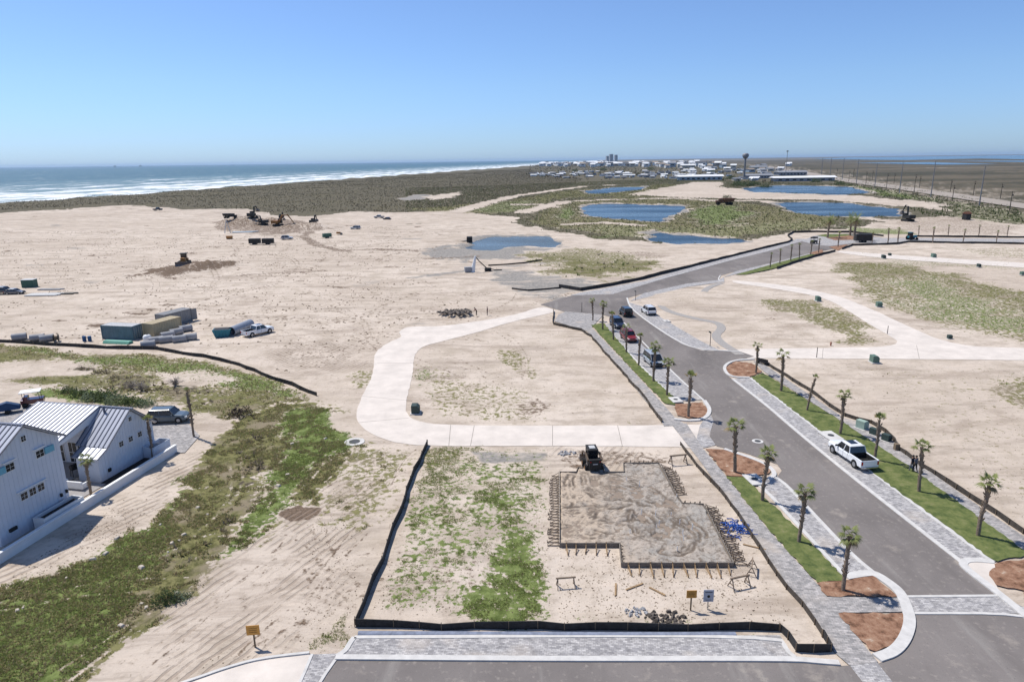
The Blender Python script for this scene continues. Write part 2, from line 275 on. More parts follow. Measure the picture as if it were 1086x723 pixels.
# ------------------------------------------------------------------ ground cover map (what grows or lies where)
# channels: 0 green grass, 1 olive grass, 2 brown thicket, 3 wet grey sand, 4 brown mud, 5 dune scrub, 6 marsh, 7 wheel ruts
ED = 2
LAYERS = [
 ('p', 6, 1, 60, [(800, 175), (855, 183.5), (900, 191), (1002, 206), (1086, 219), (1700, 310), (2600, 190), (1500, 161), (1086, 165.3), (560, 172)]),
 ('p', 'S', 1, 4, [(-900, 270), (-300, 240), (0, 229.5), (80, 225.5), (118, 222), (200, 224.5), (262, 222.5), (290, 229), (335, 229), (372, 224), (430, 226), (480, 223), (520, 228), (575, 232), (590, 240), (600, 246), (700, 258), (790, 256), (850, 244), (905, 242), (940, 234), (1000, 230), (1086, 238), (1300, 255), (2600, 480), ('w', 300, -60), ('w', -300, -60)]),
 # left belt behind the houses
 ('p', 1, .72, 2, [(-400, 355), (0, 363), (60, 371), (110, 373), (150, 371), (200, 378), (245, 386), (300, 402), (337, 420), (385, 440), (330, 442), (240, 446), (215, 440), (190, 428), (150, 428), (100, 424), (60, 412), (0, 404), (-400, 400)]),
 ('p', 'S', .75, 2, [(-100, 384), (0, 382), (60, 380), (98, 388), (90, 397), (40, 398), (0, 403), (-100, 402)]),
 ('p', 2, .6, 3, [(78, 386), (130, 388), (165, 403), (235, 408), (228, 424), (130, 417), (90, 407)]),
 ('p', 0, .62, 2, [(5, 366), (110, 377), (150, 375), (240, 388), (300, 404), (340, 422), (300, 424), (240, 410), (150, 394), (100, 386)]),
 ('p', 0, .7, 1.5, [(25, 408), (70, 412), (110, 416), (170, 426), (165, 434), (110, 428), (60, 422), (30, 417)]),
 ('p', 'S', .5, 1.5, [(165, 395), (225, 392), (245, 402), (200, 410), (180, 408)]),
 # swale beside the houses
 ('p', 1, .93, 1.8, [(-300, 700), (0, 622), (60, 600), (110, 577), (150, 552), (190, 520), (215, 485), (238, 452), (260, 440), (300, 428), (335, 424), (375, 452), (398, 470), (372, 500), (335, 528), (300, 548), (268, 572), (228, 600), (180, 642), (130, 682), (92, 723), (40, 800), (-300, 900)]),
 ('p', 0, .66, 2, [(-200, 680), (0, 622), (60, 600), (150, 552), (190, 520), (205, 500), (190, 560), (150, 620), (110, 680), (70, 740), (-200, 800)]),
 ('p', 2, .64, 3.5, [(262, 452), (290, 440), (302, 455), (286, 500), (266, 540), (238, 575), (210, 597), (192, 592), (212, 555), (238, 510), (250, 475)]),
 ('p', 0, .72, 1.6, [(285, 450), (310, 432), (345, 430), (378, 455), (388, 470), (350, 492), (314, 522), (300, 540), (270, 562), (246, 586), (232, 592), (265, 545), (288, 500), (296, 470)]),
 ('p', 1, .50, 3, [(372, 452), (400, 470), (452, 478), (440, 505), (415, 545), (378, 565), (322, 545), (350, 500)]),
 ('p', 4, .9, .5, [(300, 544), (316, 539), (338, 541), (332, 549), (310, 552)]),
 # the empty plot
 ('p', 0, .47, 1, [(452, 475), (583, 475), (585, 655), (388, 655)]),
 ('p', 1, .5, 3, [(452, 477), (500, 479), (480, 500), (440, 530), (432, 520)]),
 ('p', 3, .6, 1, [(498, 478), (581, 477), (581, 490), (510, 495)]),
 ('p', 0, .60, 2.0, [(485, 512), (545, 510), (583, 525), (585, 655), (398, 655), (440, 628), (490, 612), (520, 590), (490, 560)]),
 ('p', 0, .68, 2.2, [(505, 535), (570, 530), (585, 590), (585, 655), (455, 655), (505, 615), (520, 590)]),
 ('p', 1, .42, 1, [(240, 712), (300, 688), (345, 660), (374, 625), (376, 690), (330, 692), (275, 699)]),
 ('p', 0, .36, 1, [(300, 695), (345, 668), (374, 645), (372, 690), (330, 692)]),
 ('p', 0, .40, 1, [(587, 640), (650, 645), (760, 650), (830, 655), (822, 667), (600, 667)]),
 # middle plots
 ('p', 1, .45, 3, [(432, 388), (470, 388), (500, 398), (560, 418), (592, 440), (560, 451), (455, 449), (436, 430)]),
 ('p', 0, .46, 2, [(440, 385), (462, 388), (460, 402), (442, 425), (434, 412)]),
 ('p', 1, .50, 2, [(528, 372), (550, 371), (575, 397), (566, 406), (545, 396)]),
 ('p', 4, .52, 1, [(543, 430), (570, 421), (592, 430), (575, 442), (548, 441)]),
 ('p', 1, .40, 1, [(655, 446), (690, 444), (690, 450), (655, 451)]),
 ('p', 1, .48, 2, [(372, 395), (396, 393), (392, 412), (376, 425)]),
 ('p', 1, .60, 5, [(866, 275), (940, 277), (1000, 287), (1086, 308), (1300, 340), (1300, 380), (1086, 364), (1030, 352), (960, 337), (905, 308)]),
 ('p', 0, .50, 5, [(930, 295), (990, 292), (1040, 315), (1100, 335), (1150, 366), (1040, 350), (965, 330)]),
 ('p', 1, .58, 4, [(798, 314), (860, 316), (900, 326), (945, 357), (930, 365), (890, 363), (850, 345)]),
 ('p', 1, .62, 4, [(1010, 410), (1050, 400), (1250, 400), (1250, 460), (1086, 445), (1050, 430)]),
 ('p', 1, .30, 5, [(900, 385), (1086, 388), (1200, 540), (1086, 545), (990, 480)]),
 ('p', 1, .42, 3, [(990, 263), (1086, 262), (1200, 270), (1200, 278), (1040, 272)]),
 ('p', 0, .40, 4, [(898, 267), (1086, 279), (1086, 288), (940, 280)]),
 # wet ground and the middle distance
 ('p', 3, .75, 4, [(448, 263), (500, 257), (560, 262), (600, 262), (560, 276), (500, 277), (455, 274)]),
 ('p', 3, .60, 3, [(520, 284), (600, 288), (640, 299), (618, 312), (590, 322), (560, 315), (530, 300)]),
 ('p', 1, .72, 8, [(548, 270), (600, 262), (650, 265), (712, 275), (692, 288), (640, 297), (590, 292)]),
 ('p', 4, .46, 6, [(555, 268), (600, 262), (700, 266), (712, 275), (640, 280)]),
 ('p', 5, .97, 4, [(540, 236), (590, 213), (640, 203), (700, 203), (770, 208), (870, 222), (910, 232), (870, 243), (800, 253), (740, 257), (640, 254), (600, 247)]),
 ('p', 0, .58, 8, [(600, 243), (640, 238), (700, 240), (760, 240), (860, 232), (880, 240), (800, 250), (740, 254), (640, 252)]),
 ('p', 1, .55, 6, [(555, 235), (590, 213), (700, 205), (870, 224), (900, 234), (870, 243), (740, 256), (620, 248)]),
 ('p', 0, .62, 8, [(722, 224), (748, 218), (775, 215), (800, 226), (775, 240), (736, 238)]),
 ('p', 0, .6, 4, [(590, 228), (605, 212), (614, 226), (600, 238)]),
 ('p', 1, .62, 10, [(428, 222), (520, 214), (600, 202), (700, 195), (770, 195), (745, 205), (600, 210), (560, 225), (520, 228)]),
 ('p', 0, .5, 8, [(485, 222), (530, 213), (570, 212), (560, 224), (520, 227)]),
 ('p', 'S', .93, 6, [(700, 200), (738, 193), (770, 192.5), (762, 198), (830, 205), (905, 207), (1000, 216), (1005, 223), (960, 219), (880, 212.5), (800, 211), (720, 209.5), (665, 206)]),
 ('l', 'S', .95, 7, [(430, 226), (478, 226), (500, 220), (520, 214), (545, 208), (580, 203), (620, 197.5), (672, 195.5)]),
 ('l', 'S', .95, 6, [(555, 225), (600, 214), (650, 211.5), (720, 210.5), (760, 213), (810, 213), (845, 220), (880, 225), (930, 233), (975, 236)]),
 ('l', 'S', .9, 3.5, [(545, 217), (575, 217), (590, 220)]),
 ('l', 'S', .9, 3, [(600, 238), (640, 236), (680, 239)]),
 ('p', 3, .9, 5, [(420, 211), (440, 206.5), (462, 207), (452, 211.5), (428, 213)]),
 ('p', 'S', .85, 6, [(446, 209), (470, 206), (490, 203), (486, 209), (460, 212)]),
 ('p', 0, .60, 6, [(880, 192), (950, 203), (1086, 226), (1250, 252), (1250, 268), (1086, 240), (1010, 231), (1005, 216), (930, 207)]),
 ('p', 5, .62, 6, [(905, 196), (950, 204), (1086, 227), (1250, 254), (1250, 268), (1086, 240), (1015, 230), (1010, 218)]),
 ('p', 0, .58, 4, [(893, 240), (960, 243), (978, 249.5), (920, 249), (900, 246)]),
 ('p', 4, .45, 6, [(940, 228), (1000, 229), (1050, 236), (1086, 240), (1086, 250), (1000, 249), (930, 242)]),
 # disturbed earth
 ('p', 4, .85, 4, [(128, 295), (160, 286), (200, 277), (258, 276), (240, 285), (180, 292)]),
 ('p', 4, .60, 6, [(222, 236), (255, 229), (335, 234), (345, 246), (290, 250), (230, 244)]),
 ('l', 4, .62, 2.5, [(225, 240), (270, 243), (320, 246), (345, 243), (372, 239), (400, 238)]),
 ('l', 4, .60, 3, [(330, 245), (322, 251), (333, 259), (362, 266), (400, 264), (440, 266)]),
 ('l', 4, .50, 2.5, [(118, 224), (180, 228), (225, 226), (268, 229)]),
 ('l', 4, .45, 2.5, [(430, 226), (470, 229), (505, 227)]),
 ('l', 5, .60, 1.5, [(402, 240), (440, 237), (460, 238)]),
 ('l', 3, .55, 2, [(436, 295), (470, 290), (520, 283), (600, 277)]),
 ('l', 4, .55, 1.2, [(452, 267), (480, 262), (500, 258), (520, 251)]),
 ('p', 7, .9, 3, [(272, 378), (325, 362), (392, 360), (386, 384), (322, 397), (280, 392)]),
 ('p', 4, .38, 3, [(276, 376), (325, 364), (385, 362), (376, 382), (322, 394), (285, 388)]),
 ('p', 7, .8, 2, [(60, 760), (180, 645), (268, 575), (335, 548), (380, 565), (372, 640), (300, 690), (180, 760)]),
 ('p', 7, .9, 1, [(-100, 640), (80, 560), (190, 490), (215, 480), (205, 520), (110, 575), (-100, 660)]),
 ('p', 4, .50, 1, [(592, 480), (640, 477), (700, 478), (722, 488), (700, 496), (660, 492), (600, 502)]),
 ('p', 7, .6, 1.5, [(590, 476), (700, 470), (720, 490), (660, 500), (600, 500)]),
 ('p', 7, .5, 3, [(340, 440), (420, 475), (440, 520), (380, 560), (340, 540)]),
 ('p', 'S', .6, 1, [(590, 585), (660, 588), (780, 610), (830, 655), (820, 660), (592, 655)]),
]
# scattered small dark heaps and scrapes on the big sand field
_r = random.Random(11)
for i in range(70):
    X = _r.uniform(-40, 440); Y = _r.uniform(232, 345); k = (Y-170)/120
    if 230 < X < 340 and Y < 250: continue
    L_ = _r.uniform(4, 14)*k*1.4; t_ = _r.uniform(.3, .9)*k
    LAYERS.append(('p', 4, _r.uniform(.55, .85), .5+.4/k, [(X, Y), (X+L_*.5, Y-t_*1.3), (X+L_, Y-t_*.5), (X+L_*.8, Y+t_), (X+L_*.3, Y+t_*1.5)]))
for pl in POND_W:
    cx_ = sum(p[0] for p in pl)/len(pl); cy_ = sum(p[1] for p in pl)/len(pl)
    LAYERS.append(('p', 3, .8, 4, [('w', cx_+(p[0]-cx_)*1.03+(2 if p[0] > cx_ else -2), cy_+(p[1]-cy_)*1.03+(3 if p[1] > cy_ else -3)) for p in pl]))
for i in range(20):
    X = _r.uniform(-20, 440); Y = _r.uniform(240, 350); k = (Y-170)/120; L_ = _r.uniform(18, 50)*k; t_ = _r.uniform(1.2, 2.8)*k
    LAYERS.append(('p', _r.choice((3, 4)), _r.uniform(.34, .46), 1.5/k, [(X, Y), (X+L_*.4, Y-t_*1.2), (X+L_, Y-t_*.4), (X+L_*.8, Y+t_), (X+L_*.3, Y+t_*1.3)]))
# wheel tracks wandering over the sand
def wander(x, y, a, n, st, cur):
    q = [('w', x, y)]; k = _r.uniform(-cur, cur)
    for _ in range(n):
        k = max(-cur, min(cur, k+_r.uniform(-cur, cur)*.4)); a += k; x += st*math.cos(a); y += st*math.sin(a); q.append(('w', x, y))
    return q
for i in range(64):
    X = _r.uniform(60, 430); Y = _r.uniform(245, 372); x0, y0 = P(X, Y); w_ = .28+.22*(y0/140)**1.3
    if Y > 355 and X < 330: continue
    q = wander(x0, y0, _r.uniform(-.5, .6)+(_r.random() < .3)*1.3, _r.randint(5, 11), 5+y0/30, .22)
    s_ = _r.uniform(.38, .56)
    LAYERS.append(('l', 4, s_, w_*.6, q)); LAYERS.append(('l', 4, s_, w_*.6, [('w', p[1]+.4, p[2]+1.9+w_) for p in q]))
for i in range(26):
    X, Y = _r.choice(((_r.uniform(440, 690), _r.uniform(350, 445)), (_r.uniform(800, 1060), _r.uniform(388, 520)), (_r.uniform(200, 380), _r.uniform(540, 700)), (_r.uniform(700, 1050), _r.uniform(300, 360)))); x0, y0 = P(X, Y)
    q = wander(x0, y0, _r.uniform(0, 3.1), _r.randint(4, 9), 3.0, .3); s_ = _r.uniform(.30, .46)
    LAYERS.append(('l', 4, s_, .22, q)); LAYERS.append(('l', 4, s_, .22, [('w', p[1]+.5, p[2]+1.7) for p in q]))
for (a_, b_, n_) in (((330, 545), (120, 720), 13), ((380, 470), (300, 545), 7)):
    A_, B_ = P(*a_), P(*b_)
    for i in range(n_):
        o_ = _r.uniform(-4, 8); q = []
        f0, f1 = sorted((_r.uniform(0, 1), _r.uniform(0, 1)))
        for j in range(9):
            f = f0+(f1-f0)*j/8; q.append(('w', A_[0]+(B_[0]-A_[0])*f+o_+.5*math.sin(f*6+i), A_[1]+(B_[1]-A_[1])*f+.3*math.sin(f*9+i*2)))
        LAYERS.append(('l', 4, _r.uniform(.38, .6), .16, q))
LW = []
for (k, ch, s, soft, pts) in LAYERS: LW.append((k, ch, s, soft, PP(pts)))
def cover(x, y):
    W = np.zeros((8, len(x)), np.float32); W[5] = 1
    en = fbm(x/7, y/7, 31)-.5; en2 = fbm(x/1.6, y/1.6, 37, 3)-.5
    for (k, ch, s, soft, pts) in LW:
        mg = soft*4+10
        if k == 'p':
            d = sdf(x, y, pts, mg)
            m = s*sstep(-soft, soft, d + en*soft*3 + en2*soft*1.0)
        else:
            d = linedist(x, y, pts, mg*2)
            m = s*(1-sstep(soft*.5, soft*1.3, d + en*soft*1.2))
        if ch == 7: W[7] = np.maximum(W[7], m); continue
        if s < .7 and ch != 'S':
            keep = 1-m*.5
        else: keep = 1-m
        W[:7] *= keep
        if ch != 'S': W[ch] = np.maximum(W[ch], m)
    return W

# ------------------------------------------------------------------ ground sheet (fine near the village, coarse beyond)
th = np.concatenate([np.arange(-180, -50, 5.), np.arange(-50, 50, .1), np.arange(50, 180, 5.)])
ang = np.arange(0, 50.3, .088)                      # depression angles -> radii
dep = 42.0-ang*.83
rad = [.01, 8, 16, 26]
aa = R(40.5)
while aa > R(.17):
    rad.append(CAM_H/math.tan(aa)); aa -= R(.082)
rad += [13000, 17000, 24000, 40000]
rad = np.array(rad)
T, RR = np.meshgrid(np.radians(th), rad)
gx = (RR*np.sin(T)).ravel(); gy = (RR*np.cos(T)).ravel()
gzv = gh(gx, gy); nc = len(th); nr = len(rad)
V = np.stack([gx, gy, gzv], 1)
ii, jj = np.meshgrid(np.arange(nr-1), np.arange(nc), indexing='ij'); j2 = (jj+1) % nc
F = np.stack([ii*nc+jj, (ii+1)*nc+jj, (ii+1)*nc+j2, ii*nc+j2], -1).reshape(-1, 4)[:, ::-1]

Wc = cover(V[:, 0], V[:, 1])

def ground_material():
    m, t, b = nodes('ground'); N = t.nodes; L = t.links
    def nd(ty, **k):
        n = N.new(ty)
        for a, v in k.items(): setattr(n, a, v)
        return n
    def noise(vec, sc, det=6, ro=.6, dist=0):
        n = nd('ShaderNodeTexNoise'); n.inputs['Scale'].default_value = sc; n.inputs['Detail'].default_value = det
        n.inputs['Roughness'].default_value = ro; n.inputs['Distortion'].default_value = dist; L.new(vec, n.inputs['Vector']); return n.outputs[0]
    def math_(op, a, b_=None, c=None):
        n = nd('ShaderNodeMath', operation=op)
        for i, q in enumerate((a, b_, c)):
            if q is None: continue
            if isinstance(q, (int, float)): n.inputs[i].default_value = q
            else: L.new(q, n.inputs[i])
        return n.outputs[0]
    def rng_(v, a, b_, c=0, d=1):
        n = nd('ShaderNodeMapRange'); n.interpolation_type = 'SMOOTHSTEP'
        for i, q in enumerate((a, b_, c, d)): n.inputs[i+1].default_value = q
        L.new(v, n.inputs[0]); return n.outputs[0]
    def mix(f, a, b_):
        n = nd('ShaderNodeMix', data_type='RGBA')
        if isinstance(f, float): n.inputs[0].default_value = f
        else: L.new(f, n.inputs[0])
        for i, q in ((6, a), (7, b_)):
            if isinstance(q, tuple): n.inputs[i].default_value = (*q, 1)
            else: L.new(q, n.inputs[i])
        return n.outputs[2]
    tc = nd('ShaderNodeTexCoord').outputs['Object']
    A = nd('ShaderNodeAttribute', attribute_name='coverA'); B = nd('ShaderNodeAttribute', attribute_name='coverB')
    sA = nd('ShaderNodeSeparateColor'); sB = nd('ShaderNodeSeparateColor'); L.new(A.outputs['Color'], sA.inputs[0]); L.new(B.outputs['Color'], sB.inputs[0])
    ch = [sA.outputs[0], sA.outputs[1], sA.outputs[2], A.outputs['Alpha'], sB.outputs[0], sB.outputs[1], sB.outputs[2], B.outputs['Alpha']]
    big = noise(tc, .02, 5, .6); mid = noise(tc, .22, 7, .65); fine = noise(tc, 1.3, 8, .7); vf = noise(tc, 6, 6, .7); vbig = noise(tc, .0022, 6, .6)
    mp = nd('ShaderNodeMapping'); mp.inputs['Rotation'].default_value = (0, 0, R(-20)); mp.inputs['Scale'].default_value = (.35, 2.2, 1); L.new(tc, mp.inputs[0])
    streak = noise(mp.outputs[0], .5, 6, .65, .6)
    # sand
    sand = mix(rng_(big, .35, .65), (.51, .43, .352), (.61, .525, .44))
    sand = mix(rng_(mid, .40, .70), sand, (.43, .36, .285))
    mp3 = nd('ShaderNodeMapping'); mp3.inputs['Rotation'].default_value = (0, 0, R(12)); mp3.inputs['Scale'].default_value = (.05, .16, 1); L.new(tc, mp3.inputs[0])
    smd = noise(mp3.outputs[0], 1, 9, .72, .8)
    sand = mix(math_('MULTIPLY', rng_(smd, .50, .62), .62), sand, (.33, .265, .21))
    mp4 = nd('ShaderNodeMapping'); mp4.inputs['Rotation'].default_value = (0, 0, R(35)); mp4.inputs['Scale'].default_value = (.06, .28, 1); L.new(tc, mp4.inputs[0])
    lines = noise(mp4.outputs[0], 1, 9, .7, .5)
    sand = mix(math_('MULTIPLY', rng_(lines, .53, .62), .5), sand, (.30, .245, .195))
    sand = mix(math_('MULTIPLY', rng_(streak, .52, .72), .55), sand, (.62, .52, .42))
    sand = mix(math_('MULTIPLY', rng_(fine, .52, .66), .5), sand, (.31, .25, .195))
    sand = mix(math_('MULTIPLY', rng_(vf, .58, .70), .45), sand, (.20, .16, .125))
    sp2 = noise(tc, 2.6, 4, .5)
    sand = mix(math_('MULTIPLY', rng_(sp2, .66, .72), .7), sand, (.19, .15, .11))
    # wet and muddy
    def cov(i, nz, lo=.45, hi=.55, k=1.7):
        return rng_(math_('ADD', ch[i], math_('MULTIPLY', math_('SUBTRACT', nz, .5), k)), lo, hi)
    c = mix(cov(3, smd, .35, .6), sand, mix(rng_(fine, .35, .65), (.20, .19, .175), (.34, .31, .275)))
    c = mix(cov(4, fine, .38, .66), c, mix(rng_(vf, .35, .65), (.095, .068, .048), (.215, .155, .11)))
    # ruts
    mr_ = nd('ShaderNodeMapping'); mr_.inputs['Rotation'].default_value = (0, 0, R(-62)); L.new(tc, mr_.inputs[0])
    wv = nd('ShaderNodeTexWave'); wv.inputs['Scale'].default_value = .42; wv.inputs['Distortion'].default_value = 5; wv.inputs['Detail'].default_value = 4; wv.inputs['Detail Scale'].default_value = .7
    wv.bands_direction = 'Y'; L.new(mr_.outputs[0], wv.inputs['Vector'])
    rut = math_('MULTIPLY', math_('MULTIPLY', rng_(wv.outputs[1], .50, .12), rng_(mid, .42, .56)), ch[7])
    c = mix(math_('MULTIPLY', rut, .75), c, (.27, .21, .165))
    n5 = noise(tc, .35, 8, .75)
    scrub = mix(rng_(n5, .38, .62), (.070, .064, .040), (.165, .142, .095))
    scrub = mix(rng_(big, .5, .66), scrub, (.12, .105, .065))
    scrub = mix(math_('MULTIPLY', rng_(vbig, .5, .62), .5), scrub, (.14, .118, .09))
    c = mix(cov(5, mid, .42, .56), c, scrub)
    mstr = nd('ShaderNodeMapping'); mstr.inputs['Scale'].default_value = (.0018, .0045, 1); mstr.inputs['Rotation'].default_value = (0, 0, R(12)); L.new(tc, mstr.inputs[0])
    mb = noise(mstr.outputs[0], 1, 7, .65, .4)
    marsh = mix(rng_(mb, .40, .62), (.060, .055, .036), (.15, .122, .085))
    marsh = mix(math_('MULTIPLY', rng_(n5, .4, .65), .5), marsh, (.095, .085, .055))
    marsh = mix(rng_(mb, .655, .68), marsh, (.36, .31, .25))
    c = mix(ch[6], c, marsh)
    thick = mix(rng_(fine, .38, .62), (.080, .066, .046), (.21, .175, .125))
    c = mix(cov(2, mid, .42, .56), c, thick)
    olive = mix(rng_(fine, .38, .62), (.085, .085, .030), (.21, .195, .085))
    olive = mix(rng_(mid, .48, .64), olive, (.235, .195, .130))
    c = mix(cov(1, fine, .42, .56), c, olive)
    green = mix(rng_(fine, .38, .62), (.085, .112, .030), (.185, .225, .075))
    f0 = noise(tc, 1.9, 7, .7)
    c = mix(cov(0, f0, .42, .56), c, green)
    L.new(c, b.inputs['Base Color']); b.inputs['Roughness'].default_value = .95; b.inputs['Specular IOR Level'].default_value = .1
    h = math_('ADD', math_('MULTIPLY', fine, .5), math_('MULTIPLY', vf, .16))
    h = math_('ADD', h, math_('MULTIPLY', streak, .5))
    h = math_('SUBTRACT', h, math_('MULTIPLY', rut, .55))
    vegh = math_('MAXIMUM', math_('MAXIMUM', ch[1], ch[2]), math_('MAXIMUM', ch[0], ch[5]))
    h = math_('ADD', h, math_('MULTIPLY', math_('MULTIPLY', vegh, n5), 1.6))
    bp = nd('ShaderNodeBump'); bp.inputs['Strength'].default_value = .55; bp.inputs['Distance'].default_value = .28
    L.new(h, bp.inputs['Height']); L.new(bp.outputs[0], b.inputs['Normal'])
    return m
MG = ground_material()
ground = np_mesh('ground', V, F, MG, smooth=True)
for nm, cc in (('coverA', Wc[0:4]), ('coverB', Wc[4:8])):
    at = ground.data.attributes.new(nm, 'FLOAT_COLOR', 'POINT')
    at.data.foreach_set('color', np.ascontiguousarray(cc.T, np.float32).ravel())
tag(ground, kind='structure')

# ------------------------------------------------------------------ sea, ponds, bays
def water_mat(name, deep, rough, bscale, bstr, foam=False, spec=.5):
    m, t, b = nodes(name); N = t.nodes; L = t.links
    tc = N.new('ShaderNodeTexCoord')
    b.inputs['Roughness'].default_value = rough; b.inputs['IOR'].default_value = 1.33; b.inputs['Specular IOR Level'].default_value = spec
    nz = N.new('ShaderNodeTexNoise'); nz.inputs['Scale'].default_value = bscale; nz.inputs['Detail'].default_value = 5
    L.new(tc.outputs['Object'], nz.inputs['Vector'])
    bp = N.new('ShaderNodeBump'); bp.inputs['Strength'].default_value = bstr; bp.inputs['Distance'].default_value = 1.
    L.new(nz.outputs[0], bp.inputs['Height']); L.new(bp.outputs[0], b.inputs['Normal'])
    n2 = N.new('ShaderNodeTexNoise'); n2.inputs['Scale'].default_value = .0035 if foam else .03; n2.inputs['Detail'].default_value = 6
    mp = N.new('ShaderNodeMapping'); mp.inputs['Scale'].default_value = (1, .25, 1)
    L.new(tc.outputs['Object'], mp.inputs[0]); L.new(mp.outputs[0], n2.inputs['Vector'])
    mx = N.new('ShaderNodeMix'); mx.data_type = 'RGBA'; L.new(n2.outputs[0], mx.inputs[0])
    mx.inputs[6].default_value = (*[c*.72 for c in deep], 1); mx.inputs[7].default_value = (*[c*1.3 for c in deep], 1)
    col = mx.outputs[2]
    if foam:
        sx = N.new('ShaderNodeSeparateXYZ'); L.new(tc.outputs['Object'], sx.inputs[0])
        def noi(scx, scy, det, k):
            q = N.new('ShaderNodeMapping'); q.inputs['Scale'].default_value = (scx, scy, 1); L.new(tc.outputs['Object'], q.inputs[0])
            z = N.new('ShaderNodeTexNoise'); z.inputs['Scale'].default_value = 1; z.inputs['Detail'].default_value = det; z.inputs['Roughness'].default_value = .68
            L.new(q.outputs[0], z.inputs['Vector']); return z.outputs[0]
        def mt(op, a, b_):
            n = N.new('ShaderNodeMath'); n.operation = op
            for i, q in enumerate((a, b_)):
                if isinstance(q, (int, float)): n.inputs[i].default_value = q
                else: L.new(q, n.inputs[i])
            return n.outputs[0]
        wob = mt('MULTIPLY', mt('SUBTRACT', noi(.004, .0022, 4, 0), .5), 130)
        xx = mt('DIVIDE', mt('ADD', sx.outputs[0], wob), 780)
        cr_ = N.new('ShaderNodeValToRGB'); L.new(xx, cr_.inputs[0]); el = cr_.color_ramp.elements
        el[0].position = 0; el[0].color = (.85,)*3+(1,); el[1].position = 1; el[1].color = (0, 0, 0, 1)
        for p_, v_ in ((.07, .55), (.12, .75), (.17, .35), (.22, .7), (.26, .78), (.29, .25), (.37, .3), (.42, .66), (.455, .2), (.6, .16), (.66, .40), (.68, .1), (.9, .05)):
            e = el.new(p_); e.color = (v_, v_, v_, 1)
        fb = noi(.05, .012, 9, 0)
        rg = N.new('ShaderNodeMapRange'); rg.inputs[1].default_value = .27; rg.inputs[2].default_value = .42
        L.new(mt('ADD', mt('MULTIPLY', cr_.outputs[0], .62), mt('MULTIPLY', mt('SUBTRACT', fb, .5), 2.6)), rg.inputs[0])
        # sandy shallow water inshore
        sh = N.new('ShaderNodeMapRange'); sh.inputs[1].default_value = 900; sh.inputs[2].default_value = 50; L.new(mt('ADD', sx.outputs[0], mt('MULTIPLY', wob, 2)), sh.inputs[0])
        m2 = N.new('ShaderNodeMix'); m2.data_type = 'RGBA'; L.new(sh.outputs[0], m2.inputs[0]); L.new(col, m2.inputs[6]); m2.inputs[7].default_value = (.16, .24, .25, 1)
        m3 = N.new('ShaderNodeMix'); m3.data_type = 'RGBA'; L.new(rg.outputs[0], m3.inputs[0]); L.new(m2.outputs[2], m3.inputs[6]); m3.inputs[7].default_value = (.80, .82, .82, 1)
        col = m3.outputs[2]
        r2 = N.new('ShaderNodeMapRange'); r2.inputs[3].default_value = rough; r2.inputs[4].default_value = .9; L.new(rg.outputs[0], r2.inputs[0]); L.new(r2.outputs[0], b.inputs['Roughness'])
    if not foam:
        q = N.new('ShaderNodeMapping'); q.inputs['Scale'].default_value = (.012, .05, 1); q.inputs['Rotation'].default_value = (0, 0, .3); L.new(tc.outputs['Object'], q.inputs[0])
        z = N.new('ShaderNodeTexNoise'); z.inputs['Scale'].default_value = 1; z.inputs['Detail'].default_value = 7; L.new(q.outputs[0], z.inputs['Vector'])
        r3 = N.new('ShaderNodeMapRange'); r3.inputs[1].default_value = .4; r3.inputs[2].default_value = .62; r3.inputs[3].default_value = .14; r3.inputs[4].default_value = .32; L.new(z.outputs[0], r3.inputs[0]); L.new(r3.outputs[0], b.inputs['Roughness'])
        r4 = N.new('ShaderNodeMapRange'); r4.inputs[1].default_value = .4; r4.inputs[2].default_value = .62; r4.inputs[3].default_value = bstr*.6; r4.inputs[4].default_value = bstr*1.2; L.new(z.outputs[0], r4.inputs[0]); L.new(r4.outputs[0], bp.inputs['Strength'])
    L.new(col, b.inputs['Base Color'])
    return m
def flat_poly(name, poly, z, mat, kind='structure'):
    mb = MB(); n = len(poly); a = sum(poly[i][0]*poly[(i+1) % n][1]-poly[(i+1) % n][0]*poly[i][1] for i in range(n))
    if a < 0: poly = poly[::-1]
    mb.add([(p[0], p[1], z) for p in poly], [tuple(range(n))])
    o = mb.build(name, mat, fix=False)
    if kind: tag(o, kind=kind)
    return o
MSEA = water_mat('sea_water', (.045, .115, .14), .45, .05, .25, True, .35)
sea = MB(); sea.add([(-8, -900, 0), (60000, -900, 0), (60000, 60000, 0), (-8, 60000, 0)], [(3, 2, 1, 0)])
sea = sea.build('sea', MSEA, fix=False)
sea.matrix_world = Matrix(((-math.cos(math.atan(.157)), math.sin(math.atan(.157)), 0, -545), (math.sin(math.atan(.157)), math.cos(math.atan(.157)), 0, 0), (0, 0, -1, -1.4), (0, 0, 0, 1)))
tag(sea, kind='structure')
MPOND = water_mat('pond_water', (.020, .045, .070), .25, .9, .4, False, .5)
MMUDW = water_mat('shallow_pond_water', (.085, .105, .11), .35, .9, .3, False, .35)
for pl in POND_W:
    cx = sum(p[0] for p in pl)/len(pl); cy = sum(p[1] for p in pl)/len(pl)
    q = []
    for p in pl:
        d = math.hypot(p[0]-cx, p[1]-cy); k = (d+5)/d; q.append((cx+(p[0]-cx)*k, cy+(p[1]-cy)*k))
    flat_poly('pond', q, -.62, MPOND if pl is not POND_W[2] else MMUDW)
MBAY = water_mat('bay_water', (.040, .105, .17), .3, .05, .1, False, .4)
flat_poly('bay', PP([(860, 168.8), (960, 170), (1040, 168.3), (1086, 169.2), (1300, 171), (1500, 161), (1086, 164.6), (900, 167.2)]), .6, MBAY)
flat_poly('bay', PP([(905, 173), (985, 172.2), (1060, 174.4), (1000, 175)]), .8, MBAY)
